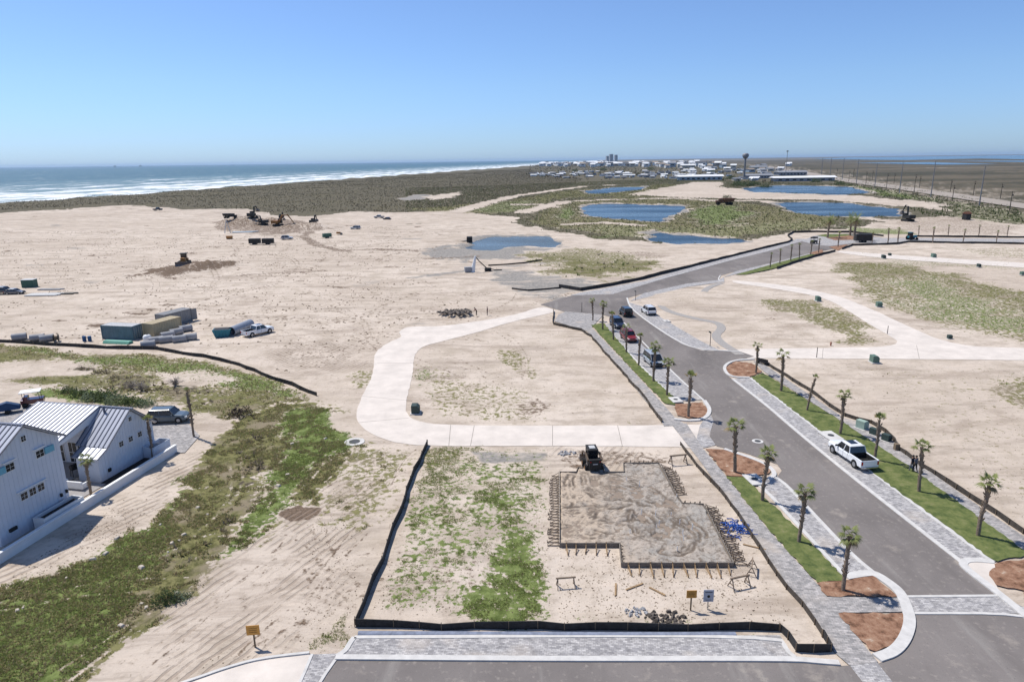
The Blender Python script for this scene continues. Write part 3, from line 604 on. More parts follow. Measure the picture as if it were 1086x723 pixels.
flat_poly('bay', PP([(1000, 171), (1086, 170.6), (1250, 172.5), (1250, 174.5), (1086, 172.2)]), .8, MBAY)
# ------------------------------------------------------------------ roads, paths, lawns
def asphalt():
    m, t, b = nodes('asphalt'); N = t.nodes; L = t.links
    tc = N.new('ShaderNodeTexCoord')
    def nz(s, d=6, sc=(1, 1, 1), rot=0):
        q = N.new('ShaderNodeMapping'); q.inputs['Scale'].default_value = sc; q.inputs['Rotation'].default_value = (0, 0, rot); L.new(tc.outputs['Object'], q.inputs[0])
        z = N.new('ShaderNodeTexNoise'); z.inputs['Scale'].default_value = s; z.inputs['Detail'].default_value = d; z.inputs['Roughness'].default_value = .6; L.new(q.outputs[0], z.inputs['Vector']); return z.outputs[0]
    def mix(f, a, b_, lo, hi):
        r = N.new('ShaderNodeMapRange'); r.inputs[1].default_value = lo; r.inputs[2].default_value = hi; L.new(f, r.inputs[0])
        x = N.new('ShaderNodeMix'); x.data_type = 'RGBA'; L.new(r.outputs[0], x.inputs[0])
        for i, q in ((6, a), (7, b_)):
            if isinstance(q, tuple): x.inputs[i].default_value = (*q, 1)
            else: L.new(q, x.inputs[i])
        return x.outputs[2]
    c = mix(nz(.12), (.165, .147, .137), (.215, .192, .178), .35, .65)
    c = mix(nz(.6, 5, (1, .12, 1), R(-8)), c, (.26, .24, .22), .56, .74)
    c = mix(nz(.35, 9), c, (.40, .35, .295), .60, .80)
    c = mix(nz(.10, 9, (1, .35, 1), R(-8)), c, (.135, .12, .112), .52, .68)
    c = mix(nz(2.2, 9), c, (.27, .24, .215), .56, .72)
    c = mix(nz(14, 3), c, (.13, .12, .115), .60, .72)
    L.new(c, b.inputs['Base Color']); b.inputs['Roughness'].default_value = .9; b.inputs['Specular IOR Level'].default_value = .2
    return m
def pavers(name, c1, c2, mort, w=.24, h=.12, rot=0):
    m, t, b = nodes(name); N = t.nodes; L = t.links
    tc = N.new('ShaderNodeTexCoord'); q = N.new('ShaderNodeMapping'); q.inputs['Rotation'].default_value = (0, 0, rot); L.new(tc.outputs['Object'], q.inputs[0])
    br = N.new('ShaderNodeTexBrick'); br.inputs['Color1'].default_value = (*c1, 1); br.inputs['Color2'].default_value = (*c2, 1); br.inputs['Mortar'].default_value = (*mort, 1)
    br.inputs['Scale'].default_value = 1; br.inputs['Mortar Size'].default_value = .012; br.inputs['Brick Width'].default_value = w; br.inputs['Row Height'].default_value = h
    L.new(q.outputs[0], br.inputs['Vector'])
    nz = N.new('ShaderNodeTexNoise'); nz.inputs['Scale'].default_value = 1.6; nz.inputs['Detail'].default_value = 8; nz.inputs['Roughness'].default_value = .8; L.new(tc.outputs['Object'], nz.inputs['Vector'])
    r = N.new('ShaderNodeMapRange'); r.inputs[1].default_value = .35; r.inputs[2].default_value = .68; r.inputs[3].default_value = 1.25; r.inputs[4].default_value = .66; L.new(nz.outputs[0], r.inputs[0])
    mx = N.new('ShaderNodeVectorMath'); mx.operation = 'SCALE'; L.new(br.outputs[0], mx.inputs[0]); L.new(r.outputs[0], mx.inputs['Scale'])
    n2 = N.new('ShaderNodeTexNoise'); n2.inputs['Scale'].default_value = .25; n2.inputs['Detail'].default_value = 6; L.new(tc.outputs['Object'], n2.inputs['Vector'])
    r2 = N.new('ShaderNodeMapRange'); r2.inputs[1].default_value = .56; r2.inputs[2].default_value = .72; r2.inputs[4].default_value = .6; L.new(n2.outputs[0], r2.inputs[0])
    m2 = N.new('ShaderNodeMix'); m2.data_type = 'RGBA'; L.new(r2.outputs[0], m2.inputs[0]); L.new(mx.outputs[0], m2.inputs[6]); m2.inputs[7].default_value = (.5, .43, .36, 1)
    L.new(m2.outputs[2], b.inputs['Base Color']); b.inputs['Roughness'].default_value = .9; b.inputs['Specular IOR Level'].default_value = .2
    return m
MASPH = asphalt()
MPAV = pavers('grey_pavers', (.50, .48, .465), (.26, .25, .255), (.24, .23, .22), .30, .15, rot=R(8))
MPAVW = pavers('walk_pavers', (.44, .41, .39), (.25, .24, .235), (.22, .21, .20), .36, .18, R(8))
MCONC = M('concrete', (.68, .61, .54), .85, var=.10, scale=.35, bump=.1)
MCONCW = M('kerb_concrete', (.60, .58, .55), .8, var=.10, scale=1.5)
_ = M('pine_mulch', (.27, .155, .098), .95, rgb2=(.13, .075, .048), scale=3.5, bump=.7, bscale=14)
_ = M('lawn_turf', (.135, .165, .058), .95, rgb2=(.070, .095, .032), scale=1.6, bump=.6, bscale=25)
def patchy(name, cols, scale, bump):
    m, t, b = nodes(name); N = t.nodes; L = t.links; tc = N.new('ShaderNodeTexCoord')
    nz = N.new('ShaderNodeTexNoise'); nz.inputs['Scale'].default_value = scale; nz.inputs['Detail'].default_value = 9; nz.inputs['Roughness'].default_value = .75; L.new(tc.outputs['Object'], nz.inputs['Vector'])
    r = N.new('ShaderNodeValToRGB'); L.new(nz.outputs[0], r.inputs[0]); e = r.color_ramp.elements; e[0].position = cols[0][0]; e[0].color = (*cols[0][1], 1); e[1].position = cols[-1][0]; e[1].color = (*cols[-1][1], 1)
    for p_, c_ in cols[1:-1]: q = e.new(p_); q.color = (*c_, 1)
    L.new(r.outputs[0], b.inputs['Base Color']); b.inputs['Roughness'].default_value = .95; b.inputs['Specular IOR Level'].default_value = .1
    bp = N.new('ShaderNodeBump'); bp.inputs['Strength'].default_value = bump; bp.inputs['Distance'].default_value = .12; L.new(nz.outputs[0], bp.inputs['Height']); L.new(bp.outputs[0], b.inputs['Normal']); return m
MMULCH = patchy('pine_mulch_bed', [(.36, (.10, .055, .035)), (.46, (.24, .13, .082)), (.56, (.32, .19, .125)), (.62, (.36, .24, .165)), (.66, (.50, .42, .34))], 1.1, .8)
MLAWN = patchy('turf_lawn', [(.34, (.050, .075, .026)), (.46, (.105, .13, .044)), (.56, (.15, .17, .06)), (.66, (.21, .20, .10)), (.74, (.34, .30, .19))], .8, .5)
MTAN = M('highway_surface', (.36, .31, .26), .9, var=.1, scale=.05)
SHN = [0]
def rounded(pts, amp=.07):
    for _ in range(2):
        q = []
        for a, b in zip(pts, pts[1:]+pts[:1]): q += [(a[0]*.8+b[0]*.2, a[1]*.8+b[1]*.2), (a[0]*.2+b[0]*.8, a[1]*.2+b[1]*.8)]
        pts = q
    out = []; rg_ = random.Random(len(pts))
    for a, b in zip(pts, pts[1:]+pts[:1]):
        l = math.hypot(b[0]-a[0], b[1]-a[1]); n = max(1, int(l/.8))
        for i in range(n): out.append((a[0]+(b[0]-a[0])*i/n+rg_.uniform(-amp, amp), a[1]+(b[1]-a[1])*i/n+rg_.uniform(-amp, amp)))
    return out
def sheet(name, px, z, mat, kind='structure', world=False):
    SHN[0] += 1; z += SHN[0]*.0009
    return flat_poly(name, px if world else PP(px), z, mat, kind)
def offset_line(pts, off):
    out = []
    for i, p in enumerate(pts):
        a = pts[max(i-1, 0)]; b = pts[min(i+1, len(pts)-1)]
        dx, dy = b[0]-a[0], b[1]-a[1]; l = math.hypot(dx, dy) or 1
        out.append((p[0]-dy/l*off, p[1]+dx/l*off))
    return out
def smooth_line(pts, it=2):
    for _ in range(it):
        q = [pts[0]]
        for a, b in zip(pts, pts[1:]):
            q += [(a[0]*.75+b[0]*.25, a[1]*.75+b[1]*.25), (a[0]*.25+b[0]*.75, a[1]*.25+b[1]*.75)]
        q.append(pts[-1]); pts = q
    return pts
def band(name, px, width, z0, z1, mat, smooth=0, kind='structure', world=False):
    """a raised strip (kerb, gutter) centred on a surveyed line"""
    pts = px if world else PP(px)
    if smooth: pts = smooth_line(pts, smooth)
    l = offset_line(pts, width/2); r = offset_line(pts, -width/2); mb = MB()
    mb.loft([[(*a, z0), (*a, z1), (*b, z1), (*b, z0)] for a, b in zip(l, r)])
    o = mb.build(name, mat)
    if kind: tag(o, kind=kind)
    return o
Z = dict(alley=.012, road=.020, pav=.028, walk=.034, lawn=.07, mulch=.06)
sheet('alley', rounded(ALLEY_W), .012, MCONC, world=True)
sheet('alley', rounded(ALLEY2_W), .014, MCONC, world=True)
sheet('alley', rounded(ALLEY3_W), .03, MCONC, world=True)
sheet('road', ROAD_W, .022, MASPH, world=True)
sheet('highway', HIGH_W, .45, MTAN, world=True)
# parking bays and paver strips
for nm, px in (('parking_bay', [(803, 511.5), (825, 505), (870, 553), (905, 590), (926, 607), (915, 609), (897, 611.5)]),
  ('parking_bay', [(641, 344.5), (658, 339), (681, 366), (711, 393), (745, 424), (720, 425.5), (678, 387)]),
  ('parking_bay', [(777, 402), (795, 400.5), (860, 450), (930, 505), (1053, 596), (1021, 597), (897.5, 501), (836, 450), (815, 431.5)]),
  ('parking_bay', [(668, 321), (680, 324.5), (742, 361), (762, 371), (745, 372), (723, 365), (685, 340), (667, 326)]),
  ('paver_strip', [(376.5, 676), (827, 673.5), (843, 697.5), (840, 698.5), (357, 696.5), (366, 690)]),
  ('paver_strip', [(330, 694), (357, 693), (358, 697), (338, 725), (300, 790), (240, 790), (318, 725)]),
  ('paver_strip', [(955, 633), (1060, 632), (1086, 644), (1130, 668), (1300, 690), (1300, 710), (1120, 668), (1086, 650.5), (962, 650.5)]),
  ('paver_strip', [(901, 705.5), (929, 701), (948, 725), (1000, 790), (965, 790), (916, 725)]),
  ('paver_strip', [(615, 310.5), (683, 298), (733, 283), (778, 271.5), (821, 261.5), (845, 253.5), (858, 253.5), (850, 256), (821, 265), (778, 275.5), (733, 287), (683, 302), (650, 312), (606, 313.5)]),
  ('paver_strip', [(668, 319.5), (683, 311), (728, 301), (762, 297), (780, 288), (835, 275), (860, 268.5), (864, 269.5), (836, 277.3), (780, 291), (768, 294), (768, 299), (728, 304.5), (684, 316)]),
  ('paver_strip', [(850, 256), (862, 250.5), (885, 247.8), (937, 252.5), (968, 252.5), (1086, 253.5), (1400, 257), (1400, 262), (1086, 258), (968, 256), (945, 258.3), (905, 258), (880, 261), (866, 260)]),
  ('paver_strip', [(742, 452), (752, 436), (757, 447), (752, 462), (759, 472), (746, 475), (738, 468)])):
    sheet(nm, px, .034, MPAV)
for px in ([(713, 451.5), (728, 449), (745, 475), (770, 505), (815, 562), (868, 621), (921, 690), (931, 702), (901, 706), (887, 694), (814, 590), (743, 490)],
  [(627, 347), (674, 396.5), (716, 443), (728, 451), (704, 452), (700, 444), (681.6, 422), (649, 381), (622, 351)],
  [(588, 341), (592, 334), (600, 330.5), (640, 334), (628, 347), (622, 351), (605, 346)],
  [(799, 383), (811, 395), (897, 450), (960, 492), (1086, 586), (1200, 672), (1200, 650), (1086, 569), (1040, 538), (990, 503), (950, 470), (922, 450.5), (895, 443.5), (815, 389.5), (806, 384.5)],
  [(877, 633), (955, 634), (961, 649), (888, 650)]):
    sheet('sidewalk', px, .040, MPAVW)
sheet('house_driveway', [(160, 452), (200, 450), (212, 462), (196, 480), (172, 482), (160, 470)], .03, MPAVW)
sheet('house_driveway', [(-200, 475), (0, 450), (42, 452), (60, 430), (30, 424), (0, 438), (-200, 460)], .03, MPAVW)
band('garden_path', [(765.5, 300), (750, 305), (745, 312), (718, 315), (703, 320), (700.5, 322), (703, 327), (715.5, 332.5), (743, 339), (763, 342.5), (766, 349), (758, 355), (763, 362.5), (785, 376)], 1.6, -.02, .035, M('path_concrete', (.36, .335, .31), .9), 2)
# lawns and planting beds
LAWNS = [[(770, 505.5), (789, 506.5), (840, 556), (893, 610.5), (895, 616), (866, 618), (815, 562)],
  [(627, 345), (640, 342.5), (676, 386), (718, 424.5), (716, 430), (705, 428), (674, 396)],
  [(796, 400.5), (809, 395.5), (897, 450), (960, 492), (1086, 584), (1086, 590), (1058, 596), (1054, 595), (930, 505), (860, 450)],
  [(780, 291.5), (830, 277.5), (858, 270), (873, 269.5), (850, 276.5), (823, 284.5), (790, 291.5)],
  [(866, 250), (875, 248.6), (895, 248.4), (906, 249.5), (880, 252)]]
def ragged(px, amp=.14, step=.45):
    pts = PP(px); out = []; rg_ = random.Random(int(pts[0][0]*10))
    for a, b in zip(pts, pts[1:]+pts[:1]):
        l = math.hypot(b[0]-a[0], b[1]-a[1]); n = max(1, int(l/step))
        for i in range(n): out.append((a[0]+(b[0]-a[0])*i/n+(rg_.uniform(-amp, amp) if i else 0), a[1]+(b[1]-a[1])*i/n+(rg_.uniform(-amp, amp) if i else 0)))
    return out
for q in LAWNS: tag(sheet('lawn', ragged(q), .075, MLAWN, None, True), 'short green turf of a planted verge between kerb and sidewalk', 'grass', kind='stuff')
MULCH = [[(748, 476.5), (768, 477.5), (805, 490), (817, 498), (815, 503), (789, 506), (770, 504.5)],
  [(715, 429), (745, 427), (752, 436), (747, 443.5), (730, 444), (718, 441)],
  [(769, 390), (780.5, 383.5), (798, 385.5), (808, 394.5), (795, 400), (775, 399.5)],
  [(866, 619), (895, 616), (926, 610), (945, 627), (952, 633), (877, 632.5)],
  [(889, 651), (960, 651), (962, 665), (953, 681), (929, 691.5), (921, 689)],
  [(1049, 607), (1060, 597), (1086, 594), (1180, 660), (1180, 690), (1100, 652), (1086, 627), (1056, 621)],
  [(876, 252), (895, 249.3), (908, 250.5), (905, 254.5), (885, 255)],
  [(879, 262), (899, 259.5), (889, 266)], [(858, 268.5), (872, 264.8), (874, 269.5), (862, 270)]]
for q in MULCH: sheet('bed_or_wall_shade', ragged(q, .16), .068, MMULCH, world=True)
sheet('paver_strip', [(1021, 597), (1053, 596), (1062, 601), (1049, 608), (1057, 622), (1062, 632)], .05, MCONC)
# kerbs and gutters
KERBS = [([(768, 476.5), (808, 490), (819, 498), (822, 504), (816, 508)], .45), ([(815, 509), (826, 505.5), (870, 553), (905, 590), (926, 607)], .35),
  ([(802, 512), (815, 523), (897, 612)], .35), ([(897, 612), (915, 609), (927, 608), (945, 620), (955, 629), (962, 645), (965.5, 660), (960, 678), (948, 692), (930, 698)], .75),
  ([(715, 444.5), (730, 446.5), (747, 445), (754, 436), (747, 425)], .5), ([(640, 344), (678, 387), (718, 425.5)], .3), ([(658, 338.5), (711, 393), (746, 424.5)], .25),
  ([(795, 400.5), (774, 400), (767, 391), (772, 385), (782, 382), (800, 381)], .45), ([(777, 402), (815, 431.5), (836, 450), (897.5, 501), (1020, 596.5)], .4),
  ([(796, 401), (860, 450), (930, 505), (1053, 596)], .4), ([(1053, 596), (1030, 594), (1021, 596), (1022, 602), (1061, 631), (1110, 672), (1190, 720)], .6),
  ([(356, 697.5), (600, 699.5), (838, 699), (870, 702), (890, 703.5)], .45), ([(376, 676), (827, 673.5), (834, 690), (843, 697)], .3), ([(357, 696), (367, 690), (371, 682), (376, 676)], .35),
  ([(955, 633), (1059, 632)], .25), ([(963, 650.5), (1086, 650.8), (1120, 668)], .25), ([(331, 694), (318, 725), (290, 780)], .2), ([(357, 698), (338, 725), (310, 780)], .2),
  ([(665, 316), (668, 326), (685, 340), (723, 365), (745, 371), (785, 373)], .35), ([(606, 313), (683, 301.5), (778, 275), (821, 264.6)], .3), ([(764, 292), (761, 297), (768, 299)], .3)]
for px, wd in KERBS: band('kerb', px, wd, -.02, .085 if wd < .44 else .13, MCONCW, 2)
sheet('concrete_apron', [(328, 694), (330, 697), (318, 725), (300, 790), (-50, 790), (90, 760), (205, 723), (238, 711), (275, 700.5)], .026, MCONC)
band('kerb', [(100, 755), (205, 721.5), (238, 709.5), (275, 699), (328, 693)], .2, -.02, .15, MCONCW, 2)
# scored joints across the concrete alley
mbj = MB()
for a, b in (((478, 450.6), (476, 472.6)), ((503, 451), (499, 472.6)), ((586, 451.5), (586, 472.5)), ((655, 451), (660, 473)), ((384, 420), (437, 425)), ((400, 385), (438, 385)), ((380, 448), (434, 443)), ((873, 369), (872, 380)), ((972, 366), (975, 380.5))):
    a, b = P(*a), P(*b); dx, dy = b[0]-a[0], b[1]-a[1]; l = math.hypot(dx, dy)
    mbj.box(((a[0]+b[0])/2, (a[1]+b[1])/2, .014), (l, .05, .012), math.atan2(dy, dx))
tag(mbj.build('pavement_joint', M('joint_dark', (.22, .19, .16), .9)), kind='structure')
# manhole covers
MIRON = M('cast_iron', (.10, .10, .10), .6, .6)
def manhole(px, r, lab):
    x, y = P(*px); t = empty('manhole', (x, y, max(gz(x, y), 0)+.02), 0, lab, 'manhole')
    a = MB(); a.cyl((0, 0, -.1), (0, 0, .035), r, r, 24); a.build('collar', MCONCW, t)
    a = MB(); a.cyl((0, 0, .03), (0, 0, .05), r*.55, r*.55, 20); a.build('lid', MIRON, t)
manhole((376, 468.5), 1.15, 'round concrete manhole in the weeds beside the alley bend')
manhole((803.5, 468), .62, 'pale ringed manhole in the asphalt of the side entry')
def drain(px, ang, lab, s=1.0):
    x, y = P(*px); t = empty('storm_drain', (x, y, .09), ang, lab, 'storm drain')
    a = MB(); a.box((0, 0, .05), (2.6*s, 1.7*s, .12)); a.build('slab', MCONCW, t, bevel=.03)
    a = MB(); a.cyl((0, 0, .10), (0, 0, .135), .36*s, .36*s, 18); a.build('lid', MIRON, t)
    a = MB(); a.box((0, -.86*s, .02), (1.8*s, .04, .10)); a.build('inlet', M('inlet_dark', (.02, .02, .02)), t)
drain((881, 463), R(98), 'white drain slab with round lid ahead of the white pickup')
drain((716.5, 424.8), R(98), 'small white drain slab at the end of the narrow lawn', .8)
drain((800, 509.5), R(98), 'white drain slab at the top of the left parking bay', .9)
drain((707, 341), R(98), 'small drain slab on the sand side of the upper street', .7)

# ------------------------------------------------------------------ silt fences
MSILT = M('silt_fabric', (.038, .037, .038), .8, var=.3, scale=2)
MSILTB = M('silt_fabric_brown', (.085, .072, .06), .85, var=.3, scale=2)
MSTAKE = M('stake_wood', (.20, .15, .10), .9)
def silt_fence(px, h, lab, gap=2.4, stake_gap=2.4, nm='silt_fence', maxst=100, mat=None):
    pts = PP(px); dense = [pts[0]]
    for a, b in zip(pts, pts[1:]):
        l = math.hypot(b[0]-a[0], b[1]-a[1]); n = max(1, int(round(l/gap)))
        for i in range(1, n+1):
            t = i/n; dense.append((a[0]+(b[0]-a[0])*t, a[1]+(b[1]-a[1])*t))
    h *= .86
    jr = random.Random(len(lab)*7+int(pts[0][0]*10)); wob = []
    for i, p in enumerate(dense):
        k = .13 if 0 < i < len(dense)-1 else 0
        wob.append((p[0]+jr.uniform(-k, k), p[1]+jr.uniform(-k, k)))
    zs = gh(np.array([p[0] for p in wob]), np.array([p[1] for p in wob]))
    o = np.array([wob[0][0], wob[0][1], 0]); root = empty(nm, tuple(o), 0, lab, 'fence')
    L_ = offset_line(wob, .03); Rr = offset_line(wob, -.03); mb = MB(); rings = []
    for i, (a, b) in enumerate(zip(L_, Rr)):
        hh = h*jr.uniform(.82, 1.06); z = zs[i]
        rings.append([(a[0]-o[0], a[1]-o[1], z-.1), (a[0]-o[0]+jr.uniform(-.03, .03), a[1]-o[1], z+hh), (b[0]-o[0], b[1]-o[1], z+hh), (b[0]-o[0], b[1]-o[1], z-.1)])
    mb.loft(rings); mb.build('fabric', mat or MSILT, root)
    st = MB(); st.box((0, 0, h*.42), (.05, .05, h*1.25)); p0 = None
    step = max(1, len(wob)//maxst+(1 if len(wob) > maxst else 0))
    for i in range(0, len(wob), step):
        q = (wob[i][0]-o[0]-.07, wob[i][1]-o[1]-.02, zs[i])
        if p0 is None: p0 = st.build('stake', MSTAKE, root, loc=q)
        else: c = p0.copy(); COL.objects.link(c); c.parent = root; c.location = q
    return root
silt_fence([(453.5, 471.5), (448, 484), (437, 512), (425, 545), (412, 580), (397, 617), (386, 643), (378, 661.5)], .75, 'black silt fence along the left side of the weedy plot')
silt_fence([(377.5, 664), (417, 665.5), (471, 666.5), (540, 667), (600, 668), (700, 668.5), (827, 668.5)], .72, 'long black silt fence along the front of both plots', 2.2)
silt_fence([(828, 669), (835, 677), (846, 691.5), (865, 692.5), (883, 690), (879, 682), (873, 675)], .72, 'short black silt fence wrapping the front right corner of the building plot', 1.2)
silt_fence([(722, 472), (738, 495), (763, 520), (783, 546), (814, 596), (835, 624), (865, 662), (872.5, 674)], .55, 'dark silt fence between the building plot and the left sidewalk', 1.8, mat=MSILTB)
silt_fence([(587, 330), (587, 344), (600, 347), (616, 351), (627, 357.5), (640, 373), (655, 389.5), (668, 405), (682, 420), (690, 431), (702, 448)], .62, 'dark silt fence edging the centre plot beside the upper sidewalk', 1.8, mat=MSILTB)
silt_fence([(806, 384), (815, 387.5), (855, 413), (895, 441), (910, 446), (924, 449), (938, 458), (950, 469), (951, 475)], .6, 'dark silt fence on the right sidewalk behind the utility boxes', 1.8, mat=MSILTB)
silt_fence([(951, 476), (967, 488), (990, 503), (1015, 519), (1040, 536), (1086, 565), (1180, 625)], .62, 'dark silt fence on the right sidewalk behind the walkers', 1.8, mat=MSILTB)
silt_fence([(593, 304.5), (615, 308.5), (640, 304.5), (680, 296.5), (720, 286.5), (765, 275), (810, 263.5), (836, 257.5), (840.5, 255), (835, 250.5), (841, 247), (866, 246.2), (904, 246.8), (937, 251)], 1.0, 'long dark silt fence on the far side of the upper street', 3.5)
silt_fence([(824, 285), (843, 278.5), (865, 272), (886, 266.8)], .9, 'dark silt fence on the near side of the row of small far palms', 3)
silt_fence([(893, 264.5), (904, 260.5), (939, 259.5), (952, 259), (963, 257), (980, 257.3), (1030, 258.3), (1086, 259), (1300, 261.5)], .85, 'lower dark silt fence of the pair along the far right street', 3.5)
silt_fence([(970, 251.3), (1030, 251.8), (1086, 252.3), (1300, 254.8)], .85, 'upper dark silt fence of the pair along the far right street', 3.5)
silt_fence([(-120, 358), (-50, 360), (0, 362.5), (60, 366), (100, 368), (140, 369.5), (165, 370.5), (185, 374.5), (215, 379), (245, 385), (262, 391), (285, 400), (310, 409), (336, 419)], .75, 'long black silt fence between the pipe yard and the weeds on the left', 2.5)
silt_fence([(543, 306.5), (560, 308), (575, 307), (595, 305.5)], .5, 'low dark silt fence stub crossing the wet grey sand', 2.5)
silt_fence([(518, 281.5), (535, 280.5), (556, 279), (575, 276)], .5, 'low dark hose barrier running right from the pump', 2.5)
# fabric flap and filter sock lying at the foot of the front fence
a = MB(); fl = PP([(380, 671), (500, 671.5), (640, 672.3), (780, 672)]); fl = smooth_line(fl, 1)
a.loft([[(x, y+.14*math.sin(t), .03), (x, y+.08, .13), (x, y-.16, .11), (x, y-.26, .03)] for t, (x, y) in enumerate(fl)])
tag(a.build('filter_sock', M('sock_fabric', (.24, .27, .35), .8, var=.2, scale=3)), 'grey blue filter sock lying along the foot of the front silt fence', 'filter sock')
# ------------------------------------------------------------------ palms
MTRUNK = M('palm_trunk', (.30, .23, .17), .95, rgb2=(.13, .10, .075), scale=7, bump=.8, bscale=16)
MFROND = leafy(M('palm_frond', (.30, .33, .12), .6, rgb2=(.15, .18, .06), scale=3), .4)
MDEAD = M('dry_frond', (.26, .20, .11), .9, rgb2=(.14, .10, .05), scale=3)
def palm_proto(seed, H, lean, nf, spread, droop, trunk_r=.17, size=1.0, fan=True):
    r = random.Random(seed); root = empty('palm_tree', (0, 0, -50), 0, None, 'palm tree')
    pts = []; rs = []; n = 13
    for i in range(n):
        t = i/(n-1); z = H*t-.15
        pts.append((lean*t*t+.03*math.sin(t*9+seed), .03*math.cos(t*7+seed), z))
        rs.append(trunk_r*(1.25-.30*t+(.38*math.exp(-((t-.80)/.13)**2)))*(1+.13*(-1)**i*(1 if t > .3 else .3)))
    mb = MB(); mb.tube(pts, rs, 9)
    for k in range(int(H*11)):           # old leaf bases on the upper trunk
        t = r.uniform(.30, .98); i = min(n-2, int(t*(n-1))); a = r.uniform(0, 6.28); rr = rs[i]*.92
        x = lean*t*t+rr*math.cos(a); y = rr*math.sin(a); z = H*t-.15
        mb.cyl((x, y, z), (x+.13*math.cos(a), y+.13*math.sin(a), z+.16), .045, .02, 4)
    mb.build('trunk', MTRUNK, root)
    top = Vector((lean, 0, H-.12))
    live = MB(); dead = MB()
    for k in range(nf):
        a = 2*math.pi*k*.381966+r.uniform(-.2, .2); e0 = R(spread[0]+(spread[1]-spread[0])*(k/nf)+r.uniform(-9, 9))
        L = size*r.uniform(.85, 1.15); m = dead if (k < nf*.15) else live
        d = Vector((math.cos(a)*math.cos(e0), math.sin(a)*math.cos(e0), math.sin(e0)))
        side = Vector((-math.sin(a), math.cos(a), 0))
        if fan:
            st = top+d*L*.55; m.cyl(top, st, .018, .012, 4, cap=False)
            nseg = 13
            for s in range(nseg):
                f = (s/(nseg-1)-.5)*2; an = f*1.45
                v = (d*math.cos(an)+side*math.sin(an)).normalized(); ll = L*(.78-.25*abs(f))*r.uniform(.85, 1.05)
                dr = droop*ll*(.35+.5*abs(f))*r.uniform(.7, 1.3)
                mid = st+v*ll*.55+Vector((0, 0, -dr*.25)); tip = st+v*ll+Vector((0, 0, -dr))
                wv = v.cross(d.cross(side)).normalized()*.05*size
                m.add([st-wv*.3, st+wv*.3, mid+wv, mid-wv], [(0, 1, 2, 3)]); m.add([mid-wv, mid+wv, tip], [(0, 1, 2)])
        else:
            p = top; vv = d; seg = 6; pl = [p]
            for s in range(seg): vv = (vv+Vector((0, 0, -droop*.2))).normalized(); p = p+vv*L*2.3/seg; pl.append(p)
            for s in range(seg):
                p0, p1 = pl[s], pl[s+1]; ax = (p1-p0).normalized(); sd_ = side
                for q in (0, .33, .66):
                    c = p0+(p1-p0)*q; ll = .55*math.sin(math.pi*min(.96, (s+q+.6)/(seg+.6)))+.12
                    for sg in (-1, 1):
                        tip = c+sd_*sg*ll+ax*.28+Vector((0, 0, -.12)); m.add([c, c+ax*.10, tip], [(0, 1, 2)])
    live.build('crown', MFROND, root, fix=False)
    if dead.v: dead.build('dead_fronds', MDEAD, root, fix=False)
    return root
PV = {'full': palm_proto(1, 4.6, .10, 13, (-35, 72), .6, .125, size=.80), 'full2': palm_proto(2, 4.6, -.16, 12, (-25, 70), .75, .125, size=.88),
      'full3': palm_proto(11, 4.6, .28, 15, (-60, 60), .85, .12, size=.76), 'tied2': palm_proto(12, 4.6, -.2, 8, (45, 88), .15, .13, size=.78),
      'tied': palm_proto(3, 4.6, .05, 10, (30, 86), .3, .12, size=.72), 'sparse': palm_proto(4, 4.6, .22, 8, (-20, 60), .8, .125, size=.80),
      'bare': palm_proto(5, 4.9, .5, 4, (35, 80), .3, .12, size=.6), 'date': palm_proto(6, 6.3, .05, 34, (-25, 80), .9, .26, 1.35, False),
      'slim': palm_proto(9, 5.0, -.1, 5, (40, 86), .2, .09, .5), 'small': palm_proto(7, 4.8, .05, 12, (-5, 80), .4, .14, .62)}
VH = {'full': 5.0, 'full2': 5.0, 'tied': 5.2, 'sparse': 4.95, 'bare': 5.35, 'date': 8.2, 'small': 5.4, 'slim': 5.45, 'full3': 4.9, 'tied2': 5.3}
